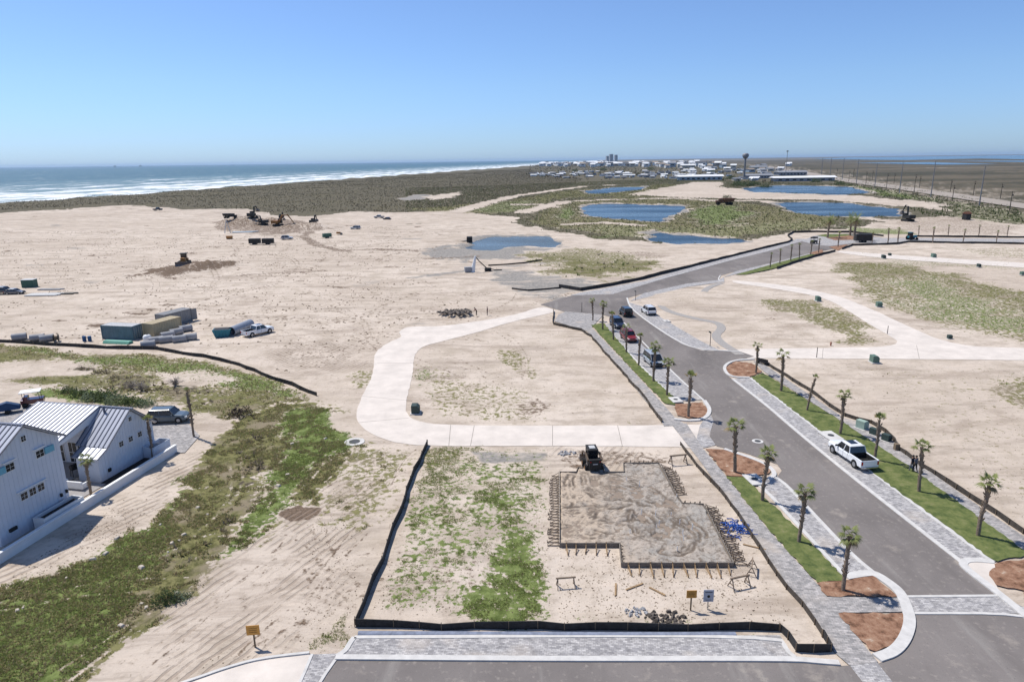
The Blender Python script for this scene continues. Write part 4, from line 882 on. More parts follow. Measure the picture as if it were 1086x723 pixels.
PALMS = [
 # left verge, upper block, counted from the side entry
 (628.8, 340, 315.8, 'full', 'leafy palm at the far end of the upper lawn'),
 (639, 349.7, 318.7, 'full', 'tall leafy palm second from the far end of the upper lawn'),
 (650.6, 360.7, 328.4, 'tied', 'thin palm with bundled fronds beside the navy SUV'),
 (664, 374, 343, 'sparse', 'palm with a thin ragged crown beside the red SUV'),
 (677, 387.8, 351.6, 'tied', 'thin palm with bundled fronds between the red SUV and the silver van'),
 (693, 404.5, 363, 'full', 'leafy palm standing in front of the silver van'),
 (707.5, 419.3, 378.7, 'full2', 'leafy palm at the near end of the upper lawn'),
 (730, 442, 391, 'tied', 'bundled palm in the rounded mulch bed before the alley'),
 (779, 501, 442.5, 'full2', 'drooping palm in the mulch bed after the alley mouth'),
 (808, 531, 471, 'full', 'palm on the left lawn between the alley bed and the wide crowned palm'),
 (847.5, 575, 513, 'full2', 'wide crowned palm halfway down the left lawn'),
 (894.5, 626.5, 559, 'full', 'nearest palm, in the mulch bed above the paver crossing'),
 (801.5, 396, 362, 'sparse', 'palm in the mulch bed at the corner of the right alley'),
 (828, 415, 370, 'sparse', 'palm at the far end of the right lawn beside the mulch bed'),
 (856, 435.5, 396, 'bare', 'bent palm trunk with almost no fronds on the right lawn'),
 (891, 460.5, 412.5, 'full', 'palm on the right lawn just before the white drain slab'),
 (928, 488, 435, 'tied', 'palm with bundled fronds beside the bed of the white pickup'),
 (974, 521.5, 465.5, 'full2', 'palm on the right lawn nearest the walkers'),
 (1036.5, 568, 499, 'full', 'palm near the right edge at the near end of the right lawn'),
 (816.5, 283.8, 267, 'small', 'first small palm at the left end of the far verge row'),
 (827, 280.2, 263, 'small', 'second small palm of the far verge row'),
 (838.5, 276.9, 258, 'small', 'third small palm of the far verge row'),
 (847.6, 274.7, 257, 'small', 'fourth small palm of the far verge row'),
 (859.6, 270.5, 254, 'small', 'small palm in front of the black cart by the turning circle'),
 (868, 268.3, 252, 'small', 'last small palm of the far verge row before the turning circle'),
 (888.6, 262, 244.5, 'small', 'small palm in the triangular bed in front of the turning circle'),
 (877.5, 252.3, 227.5, 'date', 'large date palm alone at the left of the turning circle island'),
 (901.5, 250.2, 226, 'date', 'rear date palm of the close pair on the turning circle island'),
 (905.5, 254.5, 226.6, 'date', 'front date palm of the close pair on the turning circle island'),
 (924.5, 259, 245.7, 'small', 'small palm in front of the dark equipment trailer'),
 (941.6, 259, 241, 'small', 'thin palm right of the dark equipment trailer'),
 (952, 258.5, 240.5, 'small', 'thin palm left of the teal tractor'),
 (974, 250.5, 239, 'small', 'thin palm just right of the teal tractor behind the upper fence'),
 (989, 257.6, 240, 'small', 'thin palm in the first gap right of the teal tractor in front of the street'),
 (1005.4, 250.5, 238, 'small', 'thin palm behind the upper fence below the dark shed'),
 (1021, 258, 242, 'small', 'thin palm between both far right fences, second from the tractor'),
 (1037.8, 250.8, 238, 'small', 'thin palm behind the upper fence, second from the right'),
 (1056.4, 257.8, 243.7, 'small', 'thin palm between both far right fences, nearest the right edge'),
 (1068, 251, 238.7, 'small', 'thin palm behind the upper fence, nearest the right edge'),
 (206, 463, 408, 'slim', 'slim palm with a tiny green top beyond the end of the garden wall'),
 (162.5, 486, 437, 'tied', 'slim palm against the gable end of the further white house'),
 (97.2, 526, 480, 'full', 'palm standing on the patio between the two white houses'),
]
for i, (bx, by, ty, v, lab) in enumerate(PALMS):
    if i % 3 == 2: v = {'full': 'full3', 'tied': 'tied2'}.get(v, v)
    x, y = P(bx, by); h = hgt(bx, by, bx, ty); s = h/VH[v]
    if v in ('full', 'full2', 'sparse', 'tied', 'full3', 'tied2'): s *= .97
    z = max(gz(x, y), 0) if by > 300 else gz(x, y)
    o = place(PV[v], (x, y, z), random.uniform(0, 6.28) if v != 'bare' else R(-10), 'green '+lab if 0 else lab, 'young palms planted along the streets and houses')
    o.scale = (s, s, s); o.rotation_euler.x = random.uniform(-.045, .045); o.rotation_euler.y = random.uniform(-.045, .045)

# ------------------------------------------------------------------ vehicles
MTYRE = M('tyre_rubber', (.018, .018, .018), .9, var=.05)
MRIM = M('wheel_rim', (.42, .42, .43), .35, .8, var=.05)
MGLASS = M('car_glass', (.012, .015, .02), .08, var=.0, spec=.8)
MLIGHT = M('lamp_glass', (.75, .75, .72), .2, var=.0)
MRED = M('tail_lamp', (.35, .01, .01), .25, var=.0)
MBLK = M('black_plastic', (.02, .02, .02), .6, var=.05)
MCHR = M('chrome', (.5, .5, .5), .2, .9, var=.0)
def paint(nm, rgb, rough=.28): return M('paint_'+nm, rgb, rough, .0, var=.02, scale=1, spec=.5, coat=.6)
def ring(x, w, z0, z1, r=.12):
    return [(x, -w+r*.4, z0), (x, -w, z0+r), (x, -w, z1-r*1.6), (x, -w+r*.6, z1-r*.35), (x, -w+r*1.8, z1), (x, w-r*1.8, z1), (x, w-r*.6, z1-r*.35), (x, w, z1-r*1.6), (x, w, z0+r), (x, w-r*.4, z0)]
def vehicle(nm, kind, mat, cat, small=False):
    root = empty(nm, (0, 0, -60), 0, None, cat)
    K = dict(
     suv=dict(L=4.9, W=.96, wb=(1.45, -1.4), wr=.37, belt=1.08, top=1.78, secs=[(-2.45, .80, .45, .98), (-2.32, .90, .32, 1.08), (-1.5, .96, .28, 1.10), (0, .97, .28, 1.08), (.95, .96, .28, 1.07), (1.9, .93, .30, 1.0), (2.3, .84, .34, .86), (2.45, .72, .42, .74)], cab=(-2.30, -1.95, .45, 1.05)),
     sedan=dict(L=4.6, W=.90, wb=(1.4, -1.35), wr=.33, belt=.93, top=1.45, secs=[(-2.3, .72, .42, .86), (-2.1, .84, .30, .95), (-1.3, .90, .25, .97), (0, .91, .25, .93), (1.0, .90, .25, .92), (1.8, .86, .27, .82), (2.2, .76, .30, .68), (2.3, .66, .38, .60)], cab=(-1.75, -1.15, .35, 1.05)),
     van=dict(L=5.0, W=.98, wb=(1.55, -1.45), wr=.35, belt=1.02, top=1.85, secs=[(-2.5, .84, .42, 1.0), (-2.38, .95, .30, 1.04), (-1.3, .99, .26, 1.04), (.6, .99, .26, 1.02), (1.5, .97, .27, 1.0), (2.1, .90, .30, .86), (2.45, .74, .38, .68)], cab=(-2.42, -2.2, .7, 1.75)),
     jeep=dict(L=4.2, W=.92, wb=(1.2, -1.25), wr=.42, belt=1.12, top=1.85, secs=[(-2.05, .84, .5, 1.10), (-1.9, .90, .42, 1.14), (0, .91, .42, 1.14), (.9, .88, .42, 1.12), (1.85, .80, .46, 1.08), (2.0, .76, .5, 1.0)], cab=(-1.98, -1.90, .55, .80)))
    pick = kind == 'pickup'
    if pick:
        k = dict(L=5.9, W=1.0, wb=(1.86, -1.88), wr=.42, belt=1.22, top=1.92)
        b = MB()
        b.loft([ring(*q) for q in [(-.95, 1.0, .45, 1.20), (-.1, 1.0, .42, 1.22), (1.0, 1.0, .42, 1.22), (1.25, .99, .42, 1.22), (2.2, .97, .44, 1.18), (2.75, .92, .46, 1.10), (2.95, .80, .55, 1.0)]])
        # load bed: floor, sides, tailgate
        b.box((-1.95, .93, .86), (2.04, .13, .74)); b.box((-1.95, -.93, .86), (2.04, .13, .74)); b.box((-2.93, 0, .88), (.08, 1.96, .66)); b.box((-1.95, 0, .56), (2.0, 1.85, .12))
        b.build('body', mat, root, bevel=.035)
        b = MB(); b.box((-1.93, 0, .645), (1.9, 1.70, .04)); b.box((-1.93, .855, .9), (1.9, .02, .5)); b.box((-1.93, -.855, .9), (1.9, .02, .5)); b.box((-2.88, 0, .9), (.02, 1.7, .5)); b.box((-.99, 0, .92), (.03, 1.7, .56)); b.build('load_bed', MBLK, root)
        cab = (-.95, -.72, .72, 1.32)
    else:
        k = K[kind]; b = MB(); b.loft([ring(*q) for q in k['secs']]); b.build('body', mat, root, bevel=0 if small else .02, smooth=False); cab = k['cab']
    W, belt, top, wr = k['W'], k['belt'], k['top'], k['wr']
    x0b, x0t, x1t, x1b = cab; wt = W*.80; wbt = W*.94
    g = MB(); zb = belt-.05
    g.loft([[(x0b, -wbt, zb), (x1b, -wbt, zb), (x1b, wbt, zb), (x0b, wbt, zb)], [(x0t, -wt, top-.06), (x1t, -wt, top-.06), (x1t, wt, top-.06), (x0t, wt, top-.06)]])
    g.build('window', MGLASS, root)
    rf = MB(); rf.loft([[(x0t-.05, -wt-.02, top-.075), (x1t+.05, -wt-.02, top-.075), (x1t+.05, wt+.02, top-.075), (x0t-.05, wt+.02, top-.075)], [(x0t+.08, -wt+.14, top), (x1t-.12, -wt+.14, top), (x1t-.12, wt-.14, top), (x0t+.08, wt-.14, top)]])
    # pillars as slim bars from belt to roof
    for sx0, sx1 in ((x0b, x0t), (x1b, x1t), ((x0b+x1b)/2-.12, (x0t+x1t)/2-.1)):
        for s in (-1, 1): rf.cyl((sx0, s*wbt, zb), (sx1, s*wt, top-.05), .05, .045, 4)
    rf.build('roof', mat, root)
    if not small:
        d = MB()
        for s in (-1, 1):
            for xx in ((x0b+x1b)/2-.12, x1b-.45, x0b+.25): d.box((xx, s*(W+.001), (belt+.45)/2), (.02, .012, belt-.55))
        d.build('door_seam', MBLK, root)
    for xx in k['wb']:
        for s in (-1, 1):
            a = MB(); a.cyl((xx, s*(W-.24), wr), (xx, s*(W+.02), wr), wr, wr, 18)
            ty = a.build('wheel', MTYRE, root)
            a = MB(); a.cyl((xx, s*(W+.015), wr), (xx, s*(W+.035), wr), wr*.62, wr*.55, 12); a.build('rim', MRIM, ty)
            a = MB(); a.cyl((xx, s*(W-.03), wr+.03), (xx, s*(W+.008), wr+.03), wr*1.16, wr*1.16, 18); a.build('wheel_arch', MBLK, root)
    xf = k['L']/2; xr = -k['L']/2
    if pick: xr = -2.97; xf = 2.90
    for s in (-1, 1):
        a = MB(); a.box((xf-.13, s*W*.70, belt*.68), (.2, .34, .17)); a.build('headlight', MLIGHT, root)
        a = MB(); a.box((xr+(.03 if pick else .10), s*W*.87, belt*.76), (.12, .16, .36 if pick else .24)); a.build('tail_lamp', MRED, root)
        if not small:
            a = MB(); a.box((x1b-.25, s*(W+.12), belt+.06), (.16, .22, .16)); a.build('mirror', mat if not pick else MBLK, root)
    a = MB(); a.box((xf-.06, 0, .42), (.16, W*1.7, .2)); a.box((xr+.02, 0, .45), (.16, W*1.75, .18)); a.build('bumper', MCHR if pick else MBLK, root, bevel=.03)
    a = MB(); a.box((xf-.09, 0, .70), (.12, W*1.0, .24)); a.build('grille', MBLK, root)
    if pick:
        a = MB(); a.box((xr+.0, 0, .95), (.02, .55, .12)); a.build('licence_plate', MRIM, root) if 0 else None
        a = MB(); a.box((.2, 0, 1.925), (1.0, .8, .02)); a.build('sunroof', MGLASS, root)
    if kind == 'suv':
        a = MB()
        for s in (-1, 1): a.box((-.7, s*wt*.86, top+.03), (2.0, .04, .04))
        a.build('roof_rail', MBLK, root)
    if kind == 'jeep':
        a = MB(); a.cyl((-2.10, .1, .95), (-2.28, .1, .95), .38, .38, 16); a.build('spare_wheel', MTYRE, root)
    return root
def heading(a, b):
    p, q = P(*a), P(*b); return math.atan2(q[1]-p[1], q[0]-p[0])
AVE = heading((1018, 598), (700, 365)); UPR = heading((683, 311), (835, 275))
def put(o, px, rz, lab=None, dz=0, group=None):
    x, y = P(*px); o.location = (x, y, gz(x, y)+.0+dz if dz == 0 else dz); o.rotation_euler = (0, 0, rz)
    if lab: o['label'] = lab
    if group: o['group'] = group
    return o
o = vehicle('pickup_truck', 'pickup', paint('white', (.80, .81, .82)), 'pickup truck'); put(o, (902.5, 487.5), AVE, 'white crew cab pickup with dark open bed parked in the right bay', .036)
o = vehicle('parked_car', 'suv', paint('navy', (.018, .028, .06)), 'car'); put(o, (654.5, 346.5), AVE+math.pi, 'dark navy SUV parked by the upper lawn', .036)
o = vehicle('parked_car', 'suv', paint('red', (.22, .018, .02)), 'car'); put(o, (666.5, 360.5), AVE+math.pi, 'dark red SUV parked by the upper lawn', .036)
o = vehicle('parked_van', 'van', paint('silver', (.36, .38, .40)), 'van'); put(o, (693, 386), AVE+math.pi, 'silver van with roof rack parked behind a palm', .036)
o = vehicle('parked_car', 'jeep', paint('black', (.012, .013, .014)), 'car'); put(o, (663.5, 334.5), AVE, 'black boxy off-road car standing on the asphalt at the junction', .024)
o = vehicle('parked_car', 'suv', paint('pearl', (.66, .67, .68)), 'car'); put(o, (687.5, 332.5), AVE, 'white SUV parked on the sand side of the upper street', .036)
o = vehicle('parked_car', 'suv', paint('greyblue', (.09, .12, .14)), 'car'); put(o, (180, 446.5), R(4), 'silver grey SUV on the driveway behind the white house', .034)
o = vehicle('pickup_truck', 'pickup', paint('white'  , (.80, .81, .82)), 'pickup truck'); put(o, (274, 354.5), heading((257, 359), (289, 351.5)), 'white pickup parked beside the teal container and long pipe')
for px, kind, c, nm, lab, rz in (((304.5, 254), 'suv', (.5, .5, .5), 'light', 'pale SUV beside the two dark box trailers', 0.2), ((377, 243), 'suv', (.45, .47, .48), 'silverfar', 'silver SUV alone on the far sand', 2.9),
  ((402, 231.5), 'pickup', (.4, .4, .4), 'greyfar', 'grey pickup furthest out on the sand below the dune', 2.9), ((410.5, 233), 'sedan', (.02, .02, .022), 'blackfar', 'black car behind the grey far pickup', 2.8),
  ((4, 312), 'pickup', (.05, .05, .06), 'darkfar', 'dark pickup cut by the left edge on the sand', 0.05), ((16, 312), 'sedan', (.12, .12, .13), 'charcoal', 'charcoal car parked nose to tail with the dark pickup', 0.05),
  ((168, 226.5), 'pickup', (.03, .03, .03), 'blacksea', 'black pickup far out by the dune edge', 1.0)):
    o = vehicle('pickup_truck' if kind == 'pickup' else 'parked_car', kind, paint(nm, c), 'pickup truck' if kind == 'pickup' else 'car', True); put(o, px, rz, lab)
# ------------------------------------------------------------------ white houses on the left
def seam_roof():
    m, t, b = nodes('standing_seam_roof'); N = t.nodes; L = t.links
    nz = N.new('ShaderNodeTexNoise'); nz.inputs['Scale'].default_value = .8; tc = N.new('ShaderNodeTexCoord'); L.new(tc.outputs['Object'], nz.inputs['Vector'])
    mx = N.new('ShaderNodeMix'); mx.data_type = 'RGBA'; L.new(nz.outputs[0], mx.inputs[0]); mx.inputs[6].default_value = (.31, .33, .39, 1); mx.inputs[7].default_value = (.42, .44, .50, 1)
    L.new(mx.outputs[2], b.inputs['Base Color']); b.inputs['Roughness'].default_value = .42; b.inputs['Metallic'].default_value = .35; return m
MROOF = seam_roof()
MSIDE = M('white_siding', (.60, .64, .71), .7, var=.04, scale=.6)
MTRIM = M('white_trim', (.78, .78, .77), .6, var=.03)
MSEAM = M('roof_seam', (.15, .165, .21), .5, .3, var=.05)
MWGL = M('window_glass', (.012, .016, .025), .25, var=0, spec=.35)
MAWN = M('blue_awning', (.16, .42, .55), .6, var=.1)
MSTUC = M('white_stucco', (.70, .70, .70), .8, var=.06, scale=.7)
MSOILSHADE = M('soil_and_shade', (.035, .03, .028), .95)  # planter soil, and the painted wall shadow by the smaller house
def roof_plane(mb, seams, p0, p1, q0, q1, t=.12, pitch=.52):
    """p0->p1 eave line, q0->q1 ridge line"""
    p0, p1, q0, q1 = map(Vector, (p0, p1, q0, q1)); n = (p1-p0).cross(q0-p0).normalized()
    if n.z < 0: n = -n
    mb.loft([[p0, p1, q1, q0], [p0+n*t, p1+n*t, q1+n*t, q0+n*t]])
    k = int((p1-p0).length/pitch)
    for i in range(k+1):
        f = i/k; a = p0.lerp(p1, f)+n*(t+.02); b = q0.lerp(q1, f)+n*(t+.02); seams.cyl(a, b, .06, .06, 4)
def wall_y(mb, prof, y0, y1):   # prism with profile in local x,z extruded along local y
    mb.loft([[(x, y0, z) for x, z in prof], [(x, y1, z) for x, z in prof]])
def battens(mb, prof_top, y, x0, x1, step=.4, out=-1, z0=0.0):
    x = x0+.1
    while x < x1-.05:
        mb.box((x, y+out*.012, (z0+prof_top(x))/2), (.045, .024, prof_top(x)-z0)); x += step
def window(root, x, y, z, w_, h_, out=-1, awn=0, axis='y'):
    f = MB(); g = MB(); mt = MB()
    if axis == 'y':
        f.box((x, y+out*.03, z), (w_+.10, .07, h_+.10)); g.box((x, y+out*.05, z), (w_, .06, h_)); mt.box((x, y+out*.085, z), (.018, .02, h_)); mt.box((x, y+out*.085, z), (w_, .02, .018))
    else:
        f.box((x+out*.03, y, z), (.07, w_+.14, h_+.14)); g.box((x+out*.05, y, z), (.06, w_, h_)); mt.box((x+out*.085, y, z), (.02, .05, h_)); mt.box((x+out*.085, y, z), (.02, w_, .05))
    ff = f.build('window', MTRIM, root); g.build('pane', MWGL, ff); mt.build('muntin', MTRIM, ff)
    if awn:
        a = MB(); a.box((x+awn*.95, y+out*.10, z+.02), (.95, .12, h_*.95)); a.build('shutter', MAWN, root)
G0 = P(107.8, 511.5)
hb = empty('house', (G0[0], G0[1], 0), R(78), 'smaller white metal roofed house with a gable end, further from the camera', 'house')
mb = MB(); wall_y(mb, [(1.45, -.2), (1.45, 3.45), (4.9, 6.0), (7.95, 3.5), (7.95, -.2)], 0, 3.4); wall_y(mb, [(3.5, -.2), (3.5, 4.8), (4.9, 5.98), (7.95, 3.5), (7.95, -.2)], 3.4, 10.6)
wall_y(mb, [(0, -.2), (0, 2.55), (1.46, 3.2), (1.46, -.2)], 0.02, 2.6)
mb.build('wall', MSIDE, hb)
def ptop(x): return 2.55+x*.44 if x < 1.45 else (3.45+(x-1.45)*.74 if x < 4.9 else 6.0-(x-4.9)*.82)
mb = MB(); battens(mb, ptop, 0, 0, 7.95, .4); mb.build('batten', MSIDE, hb)
r_ = MB(); s_ = MB()
roof_plane(r_, s_, (1.15, -.35, 3.25), (1.15, 3.45, 3.25), (4.9, -.35, 6.08), (4.9, 3.45, 6.08))
roof_plane(r_, s_, (8.25, -.35, 3.32), (8.25, 10.9, 3.32), (4.9, -.35, 6.08), (4.9, 10.9, 6.08))
roof_plane(r_, s_, (-.25, -.3, 2.55), (-.25, 2.8, 2.55), (1.5, -.3, 3.32), (1.5, 2.8, 3.32))
roof_plane(r_, s_, (-1.0, 3.35, 4.3), (-1.0, 11.2, 4.3), (4.9, 3.35, 6.12), (4.9, 11.2, 6.12), .16)
rf = r_.build('roof', MROOF, hb); s_.build('seam', MSEAM, rf)
mb = MB(); mb.box((4.9, 5.2, 6.24), (.3, 11.6, .05)); mb.build('ridge_cap', MSEAM, rf)
mb = MB(); mb.cyl((4.3, 2.4, 5.6), (4.3, 2.4, 6.5), .11, .11, 8); mb.build('vent_pipe', MSEAM, rf)
mb = MB(); mb.loft([[(3.45, 3.33, 4.9), (-1.0, 3.33, 4.05), (-1.0, 3.33, 4.35), (4.9, 3.33, 6.15)], [(3.45, 3.40, 4.9), (-1.0, 3.40, 4.05), (-1.0, 3.40, 4.35), (4.9, 3.40, 6.15)]])
mb.box((-1.0, 7.3, 4.22), (.12, 7.9, .3)); mb.build('fascia', MTRIM, hb)
mb = MB()
for yy in (3.6, 7.4, 11.0): mb.box((-.8, yy, 2.05), (.22, .22, 4.2))
mb.build('porch_post', MTRIM, hb)
for x in (3.2, 4.55, 5.9): window(hb, x, 0, 2.85, .52, .52)
window(hb, 4.9, 0, 5.0, .38, .42)
for y in (5.2, 6.4, 8.1): 
    window(hb, 3.5, y, 1.3, .95, 2.2, -1, 0, 'x')
mb = MB(); mb.box((1.2, -.06, .85), (.35, .12, .35)); mb.build('meter_box', MBLK, hb)
mb = MB(); mb.box((1.3, 7.4, .03), (4.4, 7.8, .08)); mb.build('patio_slab', M('patio', (.34, .32, .31), .9), hb)
def local(rt, x, y): 
    a = rt.rotation_euler.z; return (rt.location.x+x*math.cos(a)-y*math.sin(a), rt.location.y+x*math.sin(a)+y*math.cos(a))
q = local(hb, 7.3, -.75); t = empty('utility_enclosure', (q[0], q[1], 0), R(78), 'low white screen box at the far corner of the smaller house', 'enclosure')
mb = MB(); mb.box((0, .62, .65), (2.6, .06, 1.3)); mb.box((0, -.62, .65), (2.6, .06, 1.3)); mb.box((-1.27, 0, .65), (.06, 1.2, 1.3)); mb.box((1.27, 0, .65), (.06, 1.2, 1.3)); mb.build('panel', MSIDE, t)
mb = MB(); mb.box((0, 0, .5), (1, .9, 1)); mb.build('unit', M('ac_unit', (.3, .3, .3), .6), t)
# bigger house
G1 = P(0, 581)
ha = empty('house', (G1[0], G1[1], 0), R(78), 'tall white metal roofed house cut by the left edge', 'house')
prof = [(.2, -.2), (.2, 7.0), (4.0, 9.35), (7.4, 7.15), (7.4, -.2)]
mb = MB(); wall_y(mb, prof, 0, 12); mb.build('wall', MSIDE, ha)
def pt2(x): return 7.0+(x-.2)*.618 if x < 4 else 9.35-(x-4)*.647
mb = MB(); battens(mb, pt2, 0, .2, 7.4, .42); mb.build('batten', MSIDE, ha)
r_ = MB(); s_ = MB()
roof_plane(r_, s_, (-.1, -.4, 6.85), (-.1, 12.3, 6.85), (4.0, -.4, 9.42), (4.0, 12.3, 9.42)); roof_plane(r_, s_, (7.8, -.4, 6.92), (7.8, 12.3, 6.92), (4.0, -.4, 9.42), (4.0, 12.3, 9.42))
rf = r_.build('roof', MROOF, ha); s_.build('seam', MSEAM, rf); mb = MB(); mb.box((4.0, 6, 9.57), (.3, 12.8, .05)); mb.build('ridge_cap', MSEAM, rf)
window(ha, 4.0, 0, 8.25, .42, .48); window(ha, 5.25, 0, 6.3, .75, .62, -1, 1); window(ha, 2.3, 0, 6.35, .75, .62, -1, -1)
for x in (3.0, 3.85, 4.7): window(ha, x, 0, 3.3, .62, .62)
for hx_, hz_, hw_ in ((3.85, 3.85, 3.0), (5.25, 6.85, 1.2), (2.3, 6.9, 1.2)):
    mb = MB(); mb.box((hx_, -.10, hz_), (hw_, .22, .07)); mb.build('hood', MTRIM, ha)
for x, z in ((.4, 3.6), (6.5, 1.6), (7.1, 1.7)):
    mb = MB(); mb.box((x, -.1, z), (.16, .2, .3)); mb.build('wall_lamp', MBLK, ha)
mb = MB(); mb.box((1.4, -.08, 1.0), (.7, .16, .3)); mb.build('meter_box', MBLK, ha)
# planter, garden wall, patio things
q = local(ha, 5.2, -1.0); t = empty('planter', (q[0], q[1], 0), R(78), 'white rectangular planter wall against the tall house', 'planter')
mb = MB(); mb.box((0, .55, .6), (4.2, .12, 1.2)); mb.box((0, -.55, .6), (4.2, .12, 1.2)); mb.box((-2.1, 0, .6), (.12, 1.2, 1.2)); mb.box((2.1, 0, .6), (.12, 1.2, 1.2)); mb.build('wall', MSTUC, t)
mb = MB(); mb.box((0, 0, .45), (4.1, 1.0, .9)); mb.build('soil', MSOILSHADE, t)
wa, wb = P(0, 597), P(187, 479); wl = math.hypot(wb[0]-wa[0], wb[1]-wa[1]); wang = math.atan2(wb[1]-wa[1], wb[0]-wa[0])
wt_ = empty('garden_wall', (wa[0], wa[1], 0), wang, 'long low white garden wall beside both white houses', 'wall')
mb = MB(); mb.box((wl/2-6, 0, .35), (wl+12, .26, .95)); mb.build('wall', MSTUC, wt_); mb = MB(); mb.box((wl/2-6, 0, .86), (wl+12.1, .34, .07)); mb.build('cap', MTRIM, wt_)
q = local(hb, 4.2, -.75); mb = MB(); mb.box((0, 0, 0), (9.5, 1.35, .05)); o = mb.build('bed_or_wall_shade', MSOILSHADE, loc=(q[0], q[1], .02), rz=R(78)); tag(o, kind='structure')  # dark strip paints in the wall's shadow along the gable foot
q = local(hb, -2.5, 1.5); mb = MB(); mb.box((0, 0, 0), (4.5, 4.5, .05)); o = mb.build('patio', M('patio', (.34, .32, .31), .9), loc=(q[0], q[1], .03), rz=R(78)); tag(o, kind='structure')
q = P(80, 517); t = empty('outdoor_sofa', (q[0], q[1], .055), R(78+90), 'white outdoor sofa on the patio between the houses', 'sofa')
mb = MB(); mb.box((0, 0, .22), (2.6, .9, .36)); mb.build('seat', MTRIM, t, bevel=.05); mb = MB(); mb.box((0, .42, .5), (2.6, .2, .75)); mb.build('backrest', MTRIM, t, bevel=.06)
mb = MB()
for s in (-1, 1): mb.box((s*1.25, 0, .4), (.2, .9, .5))
mb.build('armrest', MTRIM, t, bevel=.05)
q = P(82, 504); t = empty('grill', (q[0], q[1], .08), R(60), 'black barbecue grill on the patio between the houses', 'grill')
mb = MB(); mb.cyl((-.5, 0, .95), (.5, 0, .95), .32, .32, 14); mb.build('barrel', MBLK, t)
for sx in (-.5, .5):
    for sy in (-.25, .25):
        mb = MB(); mb.cyl((sx, sy, 0), (sx*.9, sy*.6, .8), .03, .03, 6); mb.build('leg', MBLK, t)
mb = MB(); mb.box((0, -.45, .9), (1.1, .28, .04)); mb.build('shelf', MBLK, t)
q = P(36, 430); t = empty('utility_cart', (q[0], q[1], .03), R(25), 'red utility cart with a flat white roof behind the houses', 'cart')
mb = MB(); mb.box((0, 0, .75), (2.6, 1.4, .6)); mb.box((-.7, 0, 1.2), (.5, 1.3, .5)); mb.build('body', paint('cartred', (.12, .02, .02)), t, bevel=.06)
mb = MB(); mb.box((-.1, 0, 2.05), (2.4, 1.6, .09)); mb.build('roof', MTRIM, t, bevel=.03)
for sx in (-1, 1):
    for sy in (-.65, .65):
        mb = MB(); mb.cyl((sx*.95, sy, 1), (sx*.9-.1, sy, 2.03), .035, .035, 6); mb.build('post', MBLK, t)
        mb = MB(); mb.cyl((sx*.85, sy-.12, .33), (sx*.85, sy+.12, .33), .33, .33, 14); mb.build('wheel', MTYRE, t)
q = P(9, 438); t = empty('covered_trailer', (q[0], q[1], .03), R(30), 'small trailer under blue tarp behind the houses', 'trailer')
mb = MB(); mb.loft([[(-1.4, -.7, .5), (-1.4, .7, .5), (-1.3, .5, 1.2), (-1.3, -.5, 1.2)], [(0, -.75, .5), (0, .75, .5), (0, .45, 1.5), (0, -.45, 1.5)], [(1.4, -.6, .5), (1.4, .6, .5), (1.35, .4, .95), (1.35, -.4, .95)]]); mb.build('tarp', M('blue_tarp', (.02, .055, .13), .6), t)
for s in (-.75, .75):
    mb = MB(); mb.cyl((0, s-.1, .3), (0, s+.1, .3), .3, .3, 12); mb.build('wheel', MTYRE, t)

